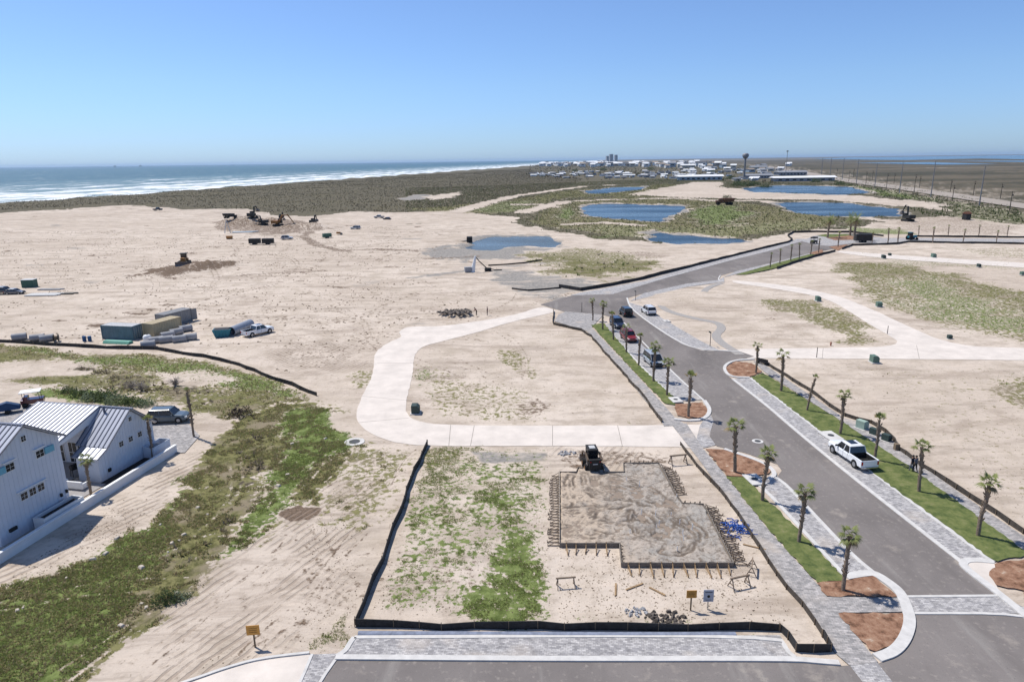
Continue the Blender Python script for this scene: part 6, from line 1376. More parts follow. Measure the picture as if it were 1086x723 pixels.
def stakes(a, b, n_, out, kind, s=1.0):
    global nst
    a, b = P(*a), P(*b); ang_ = math.atan2(b[1]-a[1], b[0]-a[0])+(0 if out > 0 else math.pi)
    for i in range(n_):
        f = (i+.5)/n_; v, fc, mt, pr = stp[kind]
        if pr is None:
            mb = MB(); mb.add(v, fc); c = mb.build('stake', mt, fw); stp[kind][3] = c
        else: c = pr.copy(); COL.objects.link(c); c.parent = fw
        c.location = (a[0]+(b[0]-a[0])*f-ox, a[1]+(b[1]-a[1])*f-oy, 0); c.rotation_euler.z = ang_+random.uniform(-.15, .15); k = s*random.uniform(.8, 1.15); c.scale = (1, k, random.uniform(.85, 1.15)); nst += 1
stakes((595, 581.2), (648, 581.2), 5, -1, 'a'); stakes((660, 602.3), (778, 602.3), 10, -1, 'a', 1.15); stakes((592.7, 580), (592.7, 504), 26, 1, 'b', .9)
stakes((779, 600), (747, 538), 22, -1, 'b', 1.25); stakes((717, 526), (700, 495), 13, -1, 'b', 1.25); stakes((661.5, 493.5), (699, 493.5), 8, 1, 'b', .6); stakes((724, 536.5), (745, 537.5), 4, 1, 'b', .7); stakes((657, 581), (658.5, 601), 6, 1, 'b', .9)
# rebar and plumbing stubs
mb = MB()
for i in range(14):
    q = lp(P(random.uniform(640, 745), random.uniform(510, 590))); mb.cyl((q[0], q[1], .25), (q[0]+.02, q[1], random.uniform(.6, .95)), .03, .03, 6)
mb.build('plumbing_stub', MTRIM, fw)
def sawhorse(px, rz, lab, s=1):
    x, y = P(*px); t = empty('sawhorse', (x, y, 0), rz, lab, 'sawhorse'); t.scale = (s,)*3
    mb = MB(); mb.box((0, 0, .78), (1.5, .1, .1)); mb.build('beam', MST3, t)
    for sx in (-.6, .6):
        for q_ in (-1, 1): mb = MB(); mb.cyl((sx, 0, .76), (sx+.1*sx, q_*.38, 0), .04, .04, 4); mb.build('leg', MST3, t)
    mb = MB(); mb.box((-.62, 0, .32), (.05, .5, .07)); mb.box((.62, 0, .32), (.05, .5, .07)); mb.build('rung', MST3, t)
sawhorse((784, 622), .3, 'dark sawhorse in front of the right corner of the formwork', 1.1); sawhorse((797, 606), 1.2, 'second sawhorse right of the formwork corner, turned sideways', 1.0)
sawhorse((600, 622), .1, 'sawhorse on the sand below the left end of the formwork', 1.0); sawhorse((719, 492), .2, 'sawhorse behind the foundation near the sidewalk fence', 1.3)
for px, a_, L_, lab in (((673, 622), .5, 1.6, 'short loose plank below the formwork'), ((697, 627), -.8, 1.4, 'thin loose board right of the short plank'), ((800, 580), -.5, 1.8, 'loose board by the sidewalk fence'), ((653, 625), 1.4, 1.5, 'thin stake lying left of the short plank')):
    x, y = P(*px); mb = MB(); mb.box((0, 0, .04), (L_, .14, .05)); o = mb.build('plank', MST2, loc=(x, y, 0), rz=a_); tag(o, lab, 'plank')
x, y = P(780, 562); mb = MB()
for i in range(70):
    cx, cy = random.gauss(0, .55), random.gauss(0, .6); a0 = random.uniform(0, 6.28); L_ = random.uniform(.3, .8); z0 = random.uniform(.03, .35)*math.exp(-(cx*cx+cy*cy)/1.5)+.03
    mb.tube([(cx, cy, z0), (cx+.5*L_*math.cos(a0), cy+.5*L_*math.sin(a0), z0+random.uniform(0, .12)), (cx+L_*math.cos(a0+.5), cy+L_*math.sin(a0+.5), z0*.6)], [.045]*3, 5)
tag(mb.build('strap_heap', M('blue_plastic', (.03, .10, .38), .5, var=.1), loc=(x, y, 0)), 'tangled heap of bright blue plastic straps beside the formwork', 'straps')
def rubble(px, r, lab, m, n_=46, s=.22):
    x, y = P(*px); mb = MB()
    for i in range(n_):
        a0 = random.uniform(0, 6.28); d = r*math.sqrt(random.random()); k = random.uniform(.4, 1.2)*s
        mb.box((d*math.cos(a0), d*.6*math.sin(a0), k*.35), (k*1.6, k, k*.8), random.uniform(0, 3), rx=random.uniform(-.5, .5), ry=random.uniform(-.5, .5), taper=.7)
    tag(mb.build('rubble_heap', m, loc=(x, y, gz(x, y))), lab, 'rubble')
rubble((675, 649), .9, 'scattered white rubble near the front fence', MPIPE, 40, .15); rubble((706, 656), 1.5, 'grey rubble heap left of the small signs', M('dark_rock', (.13, .11, .095), .9, var=.3), 60, .2)
rubble((483, 334), 3.6, 'heap of broken rock beside two workers', M('brown_rock', (.24, .20, .165), .9, var=.3), 130, .42)
rubble((600, 480.5), 1.1, 'low pile of broken concrete on the alley side of the foundation', MPIPE, 30, .22)
# signs
def lot_sign(px, rz, lab, mat, w_, h_, hz, mark=None):
    x, y = P(*px); t = empty('lot_sign', (x, y, gz(x, y)), rz, lab, 'sign')
    mb = MB(); mb.box((0, .05, hz/2), (.09, .09, hz)); mb.build('post', MCHR if mark else MSTAKE, t); mb = MB(); mb.box((0, 0, hz), (w_, .04, h_)); mb.build('panel', mat, t)
    if mark == 'dot':
        mb = MB(); mb.cyl((0, -.03, hz-h_*.05), (0, -.024, hz-h_*.05), .11, .11, 12); mb.box((0, -.026, hz-h_*.35), (w_*.6, .008, .03)); mb.box((0, -.026, hz+h_*.3), (w_*.7, .008, .05)); mb.build('emblem', MBLK, t)
    else:
        mb = MB()
        for k in (.2, 0, -.2): mb.box((0, -.026, hz+h_*k), (w_*.62, .008, .03))
        mb.build('lettering', M('sign_text', (.20, .10, .03)), t)
MORS = M('sign_orange', (.62, .31, .07), .6, var=.1); MGRS = M('sign_grey', (.42, .44, .50), .6, var=.05)
lot_sign((270.5, 686), .1, 'orange sign on a post left of the weedy plot', MORS, .85, .72, 1.35)
lot_sign((732.5, 647), 0, 'orange sign on a post in front of the formwork', MORS, .72, .6, 1.35)
lot_sign((750.5, 646), 0, 'grey sign with a black dot right of the orange one', MGRS, .72, .95, 1.15, 'dot')
def street_sign(px, h, lab, blade=True):
    x, y = P(*px); t = empty('street_sign' if blade else 'marker_post', (x, y, max(0, gz(x, y))), R(100), lab, 'street sign' if blade else 'post')
    mb = MB(); mb.cyl((0, 0, 0), (0, 0, h), .06, .05, 8); mb.build('post', MDK, t)
    if blade: mb = MB(); mb.box((.32, 0, h-.15), (.85, .05, .24)); mb.build('panel', M('sign_dark', (.03, .045, .04), .5), t)
    else: mb = MB(); mb.cyl((0, 0, h), (0, 0, h+.08), .09, .03, 8); mb.build('cap', MDK, t)
street_sign((753, 367.5), 2.6, 'dark street sign on the sand at the right alley corner'); street_sign((674, 318.5), 2.2, 'street sign post at the upper junction beside the white SUV')
street_sign((617, 331), 2.0, 'bare dark post in the pavers at the upper junction', False); street_sign((866, 379), 1.6, 'thin post on the sand below the right alley', False); street_sign((941, 354), 1.4, 'short post at the fork of the right alley', False)
# utility boxes
MUT = M('utility_green', (.12, .19, .15), .6, var=.1); MUTD = M('utility_dark', (.045, .07, .062), .6, var=.1)
def ubox(px, rz, lab, s=1.0, mat=None):
    x, y = P(*px); t = empty('utility_box', (x, y, max(-.02, gz(x, y))), rz, lab, 'utility box'); t.scale = (s,)*3
    mb = MB(); mb.box((0, 0, .05), (1.5, 1.3, .12)); mb.build('pad', MCONCW, t)
    mb = MB(); mb.loft([[(-.6, y_, z_) for y_, z_ in ((-.5, .1), (-.5, .85), (-.2, 1.15), (.5, 1.15), (.5, .1))], [(.6, y_, z_) for y_, z_ in ((-.5, .1), (-.5, .85), (-.2, 1.15), (.5, 1.15), (.5, .1))]]); mb.build('cabinet', mat or MUT, t, bevel=.03)
    mb = MB(); mb.box((0, -.505, .5), (.9, .02, .55)); mb.build('door', mat or MUT, t)
ubox((914, 454), R(120), 'pale green utility box at the left of the three beside the right sidewalk', .92, M('utility_pale', (.34, .44, .37), .6)); ubox((927, 460.5), R(120), 'dark green utility box in the middle of the three beside the right sidewalk', .72, MUTD); ubox((940, 467), R(120), 'dark green utility box right of the other two beside the right sidewalk', .72, MUTD)
for px, s, lab in (((441, 437.5), 1.0, 'dark utility box in the bend of the S shaped alley'), ((927, 384), 1.0, 'utility box on the sand just below the right alley'), ((867.5, 319), .95, 'utility box in the weeds left of the diagonal alley'), ((932, 325), .9, 'small utility box in the weeds right of the diagonal alley'),
  ((1007, 359), .6, 'tiny dark box beside the right alley bend'), ((937, 274), 1.0, 'dark utility box on the narrow far alley'), ((943.5, 271), .7, 'small utility box just behind the dark one on the far alley'), ((990, 273), 1.1, 'grey utility box beyond the narrow far alley'), ((1038, 283), .8, 'tiny utility box below the narrow far alley near the right edge'), ((1084, 291.5), .8, 'utility box at the right edge beside the far alley')):
    ubox(px, R(random.choice((0, 10, 90))), lab, s, MUTD if 'dark' in lab or 'tiny' in lab else MUT)
x, y = P(809.5, 386.5); t = empty('bench', (x, y, .04), R(128), 'dark bench on the sidewalk near the right alley corner', 'bench')
mb = MB(); mb.box((0, 0, .42), (1.8, .5, .07)); mb.build('seat', MDK, t); mb = MB(); mb.box((0, .24, .72), (1.8, .06, .45)); mb.build('backrest', MDK, t)
for sx in (-.8, .8): mb = MB(); mb.box((sx, 0, .2), (.07, .46, .4)); mb.build('leg', MDK, t)
mb = MB(); mb.cyl((0, 0, 0), (0, 0, .55), .12, .1, 10); mb.cyl((0, 0, .55), (0, 0, .68), .14, .05, 10); mb.box((0, 0, .4), (.36, .1, .1))
x, y = P(881, 366.5); tag(mb.build('fire_hydrant', M('hydrant_red', (.35, .09, .04), .5), loc=(x, y, 0)), 'small red fire hydrant at the upper edge of the right alley', 'hydrant')
mb = MB(); mb.box((0, 0, .35), (.5, .5, .8)); x, y = P(950.5, 477); tag(mb.build('fence_post_block', MSTAKE, loc=(x, y, 0), bevel=.05), 'dark wrapped post where the two right fences meet', 'post')

# ------------------------------------------------------------------ people
def person(px, rz, lab, shirt, trousers, pose='stand', h=1.75, base=None):
    x, y = P(*px); z = max(gz(x, y), 0)+.0 if base is None else base
    me = bpy.data.meshes.new('person'); k = h/1.75
    st = .16 if pose == 'walk' else .02; bend = .35 if pose == 'bend' else 0.0
    J = dict(pel=(0, 0, .95), sp=(bend*.35, 0, 1.18), ch=(bend*.8, 0, 1.38-bend*.15), nk=(bend*1.05, 0, 1.50-bend*.22), hd=(bend*1.15+.02, 0, 1.58-bend*.25), ht=(bend*1.2+.01, 0, 1.70-bend*.27))
    for s, n_ in ((1, 'L'), (-1, 'R')):
        f = s*st
        J['hip'+n_] = (0, s*.10, .88); J['kn'+n_] = (f*.55+.04, s*.11, .50); J['an'+n_] = (f*1.1-.03, s*.11, .09); J['to'+n_] = (f*1.1+.15, s*.12, .03)
        J['sh'+n_] = (J['ch'][0], s*.19, J['ch'][2]+.06); J['el'+n_] = (J['ch'][0]-f*.5+bend*.35, s*.25, J['ch'][2]-.22); J['wr'+n_] = (J['ch'][0]-f*.9+.12+bend*.5, s*.24, J['ch'][2]-.42); J['ha'+n_] = (J['ch'][0]-f*1.0+.17+bend*.55, s*.235, J['ch'][2]-.52)
    names = list(J); rad_ = dict(pel=.135, sp=.125, ch=.15, nk=.058, hd=.10, ht=.085, hip=.095, kn=.062, an=.045, to=.04, sh=.065, el=.047, wr=.032, ha=.04)
    E_ = [('pel', 'sp'), ('sp', 'ch'), ('ch', 'nk'), ('nk', 'hd'), ('hd', 'ht')]
    for n_ in 'LR': E_ += [('pel', 'hip'+n_), ('hip'+n_, 'kn'+n_), ('kn'+n_, 'an'+n_), ('an'+n_, 'to'+n_), ('ch', 'sh'+n_), ('sh'+n_, 'el'+n_), ('el'+n_, 'wr'+n_), ('wr'+n_, 'ha'+n_)]
    me.from_pydata([tuple(c*k for c in J[q]) for q in names], [(names.index(a), names.index(b)) for a, b in E_], [])
    o = bpy.data.objects.new('person', me); COL.objects.link(o)
    sk = o.modifiers.new('skin', 'SKIN'); sk.use_smooth_shade = True
    lay = me.skin_vertices[0] if me.skin_vertices else None
    if lay is None:
        bm = bmesh.new(); bm.from_mesh(me); bm.verts.layers.skin.verify(); bm.to_mesh(me); bm.free(); lay = me.skin_vertices[0]
    for i, q in enumerate(names):
        r0 = rad_.get(q, rad_.get(q[:-1], .05))*k; lay.data[i].radius = (r0, r0); lay.data[i].use_root = (q == 'pel')
    sb = o.modifiers.new('sub', 'SUBSURF'); sb.levels = 1; sb.render_levels = 1
    dg = bpy.context.evaluated_depsgraph_get(); nm = bpy.data.meshes.new_from_object(o.evaluated_get(dg)); o.modifiers.clear(); o.data = nm
    nm.materials.clear()
    for m_ in (M('skin', (.36, .22, .15), .6, var=.05), shirt, trousers, MBLK): nm.materials.append(m_)
    for p in nm.polygons:
        c = p.center; zz = c.z/k
        p.material_index = 3 if zz < .09 else 2 if zz < .97 and abs(c.y) < .2*k else 1 if zz < J['nk'][2]-.02 and not (abs(c.y) > .17*k and zz < J['ch'][2]-.20) else 0
    o.location = (x, y, z); o.rotation_euler.z = rz; tag(o, lab, 'person')
    cap = MB(); n_ = 10; hx, hz = J['ht'][0]*k, J['ht'][2]*k
    cap.loft([[(hx+r_0*math.cos(2*math.pi*q/n_), r_0*math.sin(2*math.pi*q/n_), hz+dz) for q in range(n_)] for r_0, dz in ((.112, -.03), (.112, .02), (.075, .085), (.01, .10))]); cap.box((hx+.13, 0, hz-.02), (.12, .15, .02)); cap.build('hair', MDK, o, smooth=False)
    return o
person((966.5, 500), R(110), 'walker in dark shirt and light trousers on the right sidewalk', M('cloth_navy', (.03, .035, .06), .9), M('cloth_grey', (.20, .20, .21), .9), 'walk', 1.75, .045)
person((969.8, 501), R(110), 'walker in grey shirt and black trousers beside the other on the right sidewalk', M('cloth_slate', (.12, .13, .16), .9), M('cloth_black', (.015, .015, .015), .9), 'walk', 1.8, .045)
person((505.5, 334.5), R(160), 'bending worker in red brown shirt beside the rock heap', M('cloth_rust', (.16, .05, .045), .9), M('cloth_black', (.015, .015, .015), .9), 'bend', 1.75)
person((517, 334.3), R(200), 'standing worker in dark clothes right of the bending one', M('cloth_wine', (.09, .04, .06), .9), M('cloth_navy', (.03, .035, .06), .9), 'stand', 1.75)

# ------------------------------------------------------------------ power line, towers
MPOLE = M('pole_steel', (.25, .25, .26), .6, .2); MWOOD = M('pole_wood', (.08, .065, .05), .9)
def pole(px, top, lab, steel, group, arms=True):
    x, y = P(*px); h = hgt(px[0], px[1], px[0], top); zb = gz(x, y); t = empty('power_pole', (x, y, zb), R(-50), lab, 'power pole', group)
    r = .42 if steel else .26; k = max(1, y/900)
    mb = MB(); mb.cyl((0, 0, -.3), (0, 0, h), r*k, r*.55*k, 8); mb.build('pole', MPOLE if steel else MWOOD, t)
    mb = MB()
    if steel:
        for i, z in enumerate((h-.8, h-3.0, h-5.2)): mb.box(((-1)**i*.9, 0, z), (1.9, .16*k, .16*k))
    else: mb.box((0, 0, h-.7), (2.6, .16*k, .18*k)); mb.box((.5, 0, h-2.2), (.5, .45, .9))
    mb.build('crossarm', MPOLE if steel else MWOOD, t)
    return t
WL = []
for i, (bx, by, ty) in enumerate([(1038.4, 218, 176), (987, 209, 170.5), (953.7, 205, 171.5), (927.6, 198.5, 173), (908, 195, 168.5), (893, 191, 167.5), (880, 188, 167), (871, 185.5, 167.5)]):
    n_ = ['nearest', 'second', 'third', 'fourth', 'fifth', 'sixth', 'seventh', 'eighth'][i]
    WL.append(pole((bx, by), ty, n_+' tall grey steel pole on the near side of the highway, counted from the right', True, 'tall steel power poles'))
for i, (bx, by, ty) in enumerate([(1070.6, 223, 202.5), (1009.8, 213, 196), (969, 206, 185), (940, 200, 184), (918, 196, 182), (900, 193, 181), (887, 190, 179)]):
    n_ = ['first', 'second', 'third', 'fourth', 'fifth', 'sixth', 'seventh'][i]
    pole((bx, by), ty, n_+' dark wooden pole from the right in the green belt before the highway', False, 'wooden poles before the highway')
for i, (bx, by, ty) in enumerate([(1060.8, 210.5, 195), (1032, 207.5, 192), (1007.8, 203.5, 190.5), (975, 199, 187), (948, 195, 184), (925, 191, 181), (905, 188, 179)]):
    n_ = ['first', 'second', 'third', 'fourth', 'fifth', 'sixth', 'seventh'][i]
    pole((bx, by), ty, n_+' dark wooden pole from the right on the marsh side of the highway', False, 'wooden poles beyond the highway')
# water tower and mast
x, y = P(789, 190); h = hgt(789, 190, 789, 162.5); t = empty('water_tower', (x, y, -.2), 0, 'grey water tower above the distant town', 'water tower')
mb = MB(); mb.cyl((0, 0, 0), (0, 0, h-7), 1.5, 1.3, 14); mb.build('column', MPOLE, t); mb = MB(); n_ = 18
mb.loft([[(r_0*math.cos(2*math.pi*q/n_), r_0*math.sin(2*math.pi*q/n_), h+dz) for q in range(n_)] for r_0, dz in ((1.3, -8), (3.6, -6), (4.6, -4), (4.5, -1.5), (2.6, 0))]); mb.build('tank', MPOLE, t, smooth=True)
x, y = P(833, 187); h = hgt(833, 187, 833, 160); t = empty('light_mast', (x, y, -.2), 0, 'tall thin mast with a lamp cluster right of the water tower', 'mast')
mb = MB(); mb.cyl((0, 0, 0), (0, 0, h), .5, .35, 8); mb.build('pole', MPOLE, t); mb = MB(); mb.cyl((0, 0, h-1.2), (0, 0, h+.3), 1.8, 1.5, 12); mb.build('lamp_ring', MDK, t)

# ------------------------------------------------------------------ town, trailers, rigs
HM = [M('town_wall_'+n_, c, .8, var=.06, scale=.3) for n_, c in (('white', (.78, .78, .76)), ('cream', (.62, .56, .46)), ('blue', (.30, .38, .45)), ('sand', (.42, .34, .26)), ('grey', (.30, .31, .33)))]
RM = [M('town_roof_'+n_, c, .6, var=.06, scale=.3) for n_, c in (('white', (.82, .82, .81)), ('grey', (.28, .29, .31)), ('dark', (.09, .09, .095)), ('tan', (.34, .27, .20)))]
protos = {}
def house_far(px, w_, d_, h_, wi, ri, rz, lab, cat, group, nm='beach_house'):
    x, y = P(*px); zb = gz(x, y); key = (nm, wi, ri)
    if key not in protos:
        t = empty(nm, (0, 0, -80), 0, None, cat); mb = MB(); mb.box((0, 0, .36), (1, 1, .72)); 
        wl_ = mb.build('wall', HM[wi], t)
        mb = MB(); mb.loft([[(-.54, -.54, .70), (-.54, .54, .70), (-.54, 0, 1.0)], [(.54, -.54, .70), (.54, .54, .70), (.54, 0, 1.0)]]); mb.build('roof', RM[ri], t)
        if nm == 'long_building':
            for xx in (-.42, -.3, -.18, -.06, .06, .18, .3, .42): mb = MB(); mb.box((xx, -.502, .34), (.06, .012, .25)); mb.build('window', MWGL, t)
        else:
            mb = MB(); mb.box((.05, -.502, .42), (.5, .012, .2)); mb.build('window', MWGL, t)
        protos[key] = t
    o = place(protos[key], (x, y, zb-.3), rz, lab, group); o['category'] = cat; o.scale = (w_, d_, h_); return o
r2 = random.Random(5)
def BK(X): return 'at the surf end' if X < 612 else 'below the apartment towers' if X < 662 else 'right of the towers' if X < 700 else 'behind the long blue building' if X < 758 else 'near the water tower' if X < 800 else 'near the light mast'
WLAB = ['white', 'cream', 'pale blue', 'tan', 'grey']; RLAB = ['white', 'grey', 'dark', 'tan']
for i in range(175):
    X = r2.uniform(574, 745) if i < 130 else r2.uniform(700, 842); hz_ = 177.5-14.5*X/1086
    if i < 130: Yp = r2.uniform(max(hz_+3.3, 172.5), 177.2)
    else: Yp = r2.uniform(175, 183)
    if X < 600: Yp = r2.uniform(174.5, 177)
    dist = P(X, Yp)[1]; s = r2.uniform(.8, 1.35)*(1.25 if dist > 2500 else .85); wi = r2.choice((0, 0, 0, 0, 1, 2, 3)); ri = r2.choice((0, 0, 0, 1, 1, 2, 3))
    house_far((X, Yp), 15*s, 13*s, (12 if dist > 2000 else 8)*s, wi, ri, r2.uniform(-.6, .6), 'distant %s walled house with %s roof %s, %s' % (WLAB[wi], RLAB[ri], BK(X), 'inland side' if Yp > (176 if i < 130 else 179) else 'sea side'), 'house', 'houses of the distant town')
for i in range(150):
    X = r2.uniform(562, 760) if i < 125 else r2.uniform(760, 830); Yp = r2.uniform(182, 189.5) if i < 125 else r2.uniform(180, 192)
    if X < 590: Yp = r2.uniform(183, 187)
    wi = r2.choice((0, 0, 1, 4, 4, 2)); ri = r2.choice((0, 0, 1, 1, 2)); s = r2.uniform(.8, 1.3)
    house_far((X, Yp), 10.5*s, 4.2*s, 3.9*s, wi, ri, r2.uniform(-.5, .5)+(1.4 if r2.random() < .3 else 0), 'distant %s sided trailer home with %s roof %s, %s row' % (WLAB[wi], RLAB[ri], BK(X), 'near' if Yp > 186 else 'far'), 'trailer', 'homes of the distant trailer park')
house_far((742, 191), 62, 14, 8, 2, 0, 0.02, 'long low blue sided building at the near edge of the town', 'building', None, 'long_building')
house_far((851, 192), 78, 16, 7, 4, 0, 0.02, 'long white roofed shed beside the highway', 'building', None, 'long_building')
house_far((804, 189), 40, 16, 7, 4, 1, .1, 'wide grey building with grey roof right of the water tower', 'building', None, 'long_building')
house_far((838, 186), 50, 20, 8, 4, 1, .1, 'grey building behind the long white roofed shed', 'building', None, 'long_building')
house_far((729, 178), 44, 22, 12, 1, 0, .1, 'large cream building with white roof in the middle of the town', 'building', None, 'long_building')
house_far((804, 180), 40, 20, 10, 1, 1, .0, 'cream building with grey roof alone right of the town centre', 'building', None, 'long_building')
for i, (X, w_) in enumerate(((648, 42), (653, 34), (644, 30))):
    x, y = P(X, 171.5); h = hgt(X, 171.5, X, (163.5, 164.3, 165.5)[i]); n_ = ('tallest', 'middle', 'lowest')[i]
    t = empty('apartment_tower', (x, y, -.3), .2, n_+' apartment tower on the horizon above the town', 'tower block'); mb = MB(); mb.box((0, 0, h/2), (w_, 40, h)); mb.build('wall', HM[4], t)
    mb = MB()
    for q in range(8): mb.box((0, -20.3, h*(.12+q*.11)), (w_*.86, .8, h*.05))
    mb.build('window', MWGL, t)
# dark hedges and small trees among the town
MBUSH = leafy(M('bush_leaf', (.12, .16, .055), .9, rgb2=(.05, .07, .03), scale=2), .35); MGREYB = leafy(M('bush_greygreen', (.24, .28, .17), .9, rgb2=(.12, .15, .08), scale=2), .3)
def leaf_cloud(n_, rx, ry, rz_, leaf, seed):
    g = np.random.default_rng(seed); u = g.normal(size=(n_, 3)); u /= np.linalg.norm(u, axis=1)[:, None]; u[:, 2] = np.abs(u[:, 2]); rr = g.uniform(.45, 1.0, n_)**.6
    lump = 1+.35*np.sin(u[:, 0]*5+seed)*np.cos(u[:, 1]*4)+.15*g.normal(size=n_)
    c = u*rr[:, None]*lump[:, None]*[rx, ry, rz_]; a = g.normal(size=(n_, 3)); b = g.normal(size=(n_, 3)); a /= np.linalg.norm(a, axis=1)[:, None]; b /= np.linalg.norm(b, axis=1)[:, None]
    V_ = np.stack([c-a*leaf, c+b*leaf*.7, c+a*leaf], 1).reshape(-1, 3); V_[:, 2] = np.maximum(V_[:, 2], 0); return V_, np.arange(n_*3).reshape(-1, 3)
def shrub(px, r, h, lab, mat, nm='shrub', n_=420):
    x, y = P(*px); t = empty(nm, (x, y, gz(x, y)), 0, lab, 'shrub'); V_, F_ = leaf_cloud(n_, r, r*.8, h, r*.13, int(px[0])); o = np_mesh('foliage', V_, F_, mat); o.parent = t
    mb = MB()
    for q in range(4): mb.cyl((0, 0, -.05), (math.cos(q*1.6)*r*.4, math.sin(q*1.6)*r*.4, h*.6), .04, .02, 5)
    mb.build('stem', MSTAKE, t)
for px, r, h, lab, mt in (((85, 420), 1.5, 1.1, 'leafy green shrub above the roof ridge, leftmost of the row', MBUSH), ((97, 424), 1.7, 1.0, 'grey green shrub second in the row behind the smaller house', MGREYB), ((110, 423), 2.0, 1.4, 'bright green shrub in the middle of the row behind the smaller house', MBUSH), ((124, 427), 1.8, 1.1, 'wide grey green shrub behind the roof ridge end', MGREYB), ((140, 428.5), 1.7, 1.0, 'dark green shrub left of the silver grey SUV', MBUSH), ((155, 430), 1.4, .8, 'low grey green shrub directly behind the silver grey SUV', MGREYB), ((254, 440), 1.5, 1.2, 'dark brown round shrub in the sand hollow right of the driveway', M('bush_brown', (.10, .075, .055), .9)), ((72, 416), 1.3, .9, 'small dark bush near the white roofed cart', MBUSH), ((176, 636), 1.0, .8, 'dark green shrub at the lower edge of the swale', MBUSH), ((190, 633), .8, .6, 'second small shrub at the lower edge of the swale', MGREYB)):
    shrub(px, r, h, lab, mt)
for px, lab in (((140, 412), 'bleached bare bush, left of a pair in the weeds'), ((150, 414), 'bleached bare bush, right of a pair in the weeds'), ((186, 408), 'single bleached bare bush above the leaning palm')):
    x, y = P(*px); t = empty('bare_bush', (x, y, gz(x, y)), 0, lab, 'bush'); mb = MB()
    for q in range(70):
        a0 = random.uniform(0, 6.28); e0 = random.uniform(.5, 1.5); L_ = random.uniform(.8, 1.7); mb.tube([(0, 0, 0), (L_*.5*math.cos(a0)*math.cos(e0), L_*.5*math.sin(a0)*math.cos(e0), L_*.55*math.sin(e0)), (L_*math.cos(a0+.3)*math.cos(e0)*1.2, L_*math.sin(a0+.3)*math.cos(e0)*1.2, L_*math.sin(e0)*.9)], [.04, .03, .012], 4)
    mb.build('branches', M('bleached_wood', (.38, .33, .28), .9), t)
# hedge trees by the right pond and town
for i, (X, Yp, r, h) in enumerate([(782, 197, 8, 5), (792, 197.5, 9, 6), (800, 196.5, 7, 5), (812, 198, 7, 4), (771, 211, 4, 3), (865, 193.5, 7, 5), (890, 196, 6, 4), (640, 181, 12, 8), (690, 180.5, 12, 8), (755, 184, 10, 7), (775, 190, 9, 6), (610, 181.5, 10, 6), (829, 184.5, 9, 6)]):
    n_ = ['first', 'second', 'third', 'fourth', 'fifth', 'sixth', 'seventh', 'eighth', 'ninth', 'tenth', 'eleventh', 'twelfth', 'last'][i]
    shrub((X, Yp), r, h, 'far dark thicket %s, %s' % (('before the town' if Yp > 190 else 'among the town houses'), ['left of the water tower foot', 'at the water tower foot', 'just right of the water tower foot', 'between water tower and mast', 'behind the brown dump truck', 'right of the long white roofed shed', 'beside the highway past the shed', 'below the apartment towers', 'at the middle of the trailer park', 'right of the long blue building', 'left of the wide white building', 'at the left of the trailer park', 'left of the mast foot'][i]), MBUSH, 'shrub', 300)
for X, Yb, lab in ((122, 177.6, 'left oil platform on the sea horizon'), (149, 177.3, 'middle oil platform on the sea horizon'), (247, 175.8, 'right faint oil platform on the sea horizon')):
    x, y = P(X, Yb); h = 30 if X < 200 else 14; sc_ = y/22000; t = empty('oil_platform', (x, y, -2), .3, lab, 'oil platform', 'oil platforms on the horizon'); h *= y/9000
    for sx in (-1, 1):
        for q_ in (-1, 1): mb = MB(); mb.cyl((sx*22*sc_, q_*22*sc_, -5), (sx*18*sc_, q_*18*sc_, h*.5), 4*sc_, 4*sc_, 6); mb.build('leg', MDK, t)
    mb = MB(); mb.box((0, 0, h*.55), (60*sc_, 50*sc_, h*.2)); mb.build('deck', MDK, t); mb = MB(); mb.cyl((10*sc_, 0, h*.6), (10*sc_, 0, h*1.15), 6*sc_, 3*sc_, 6); mb.build('derrick', MDK, t)
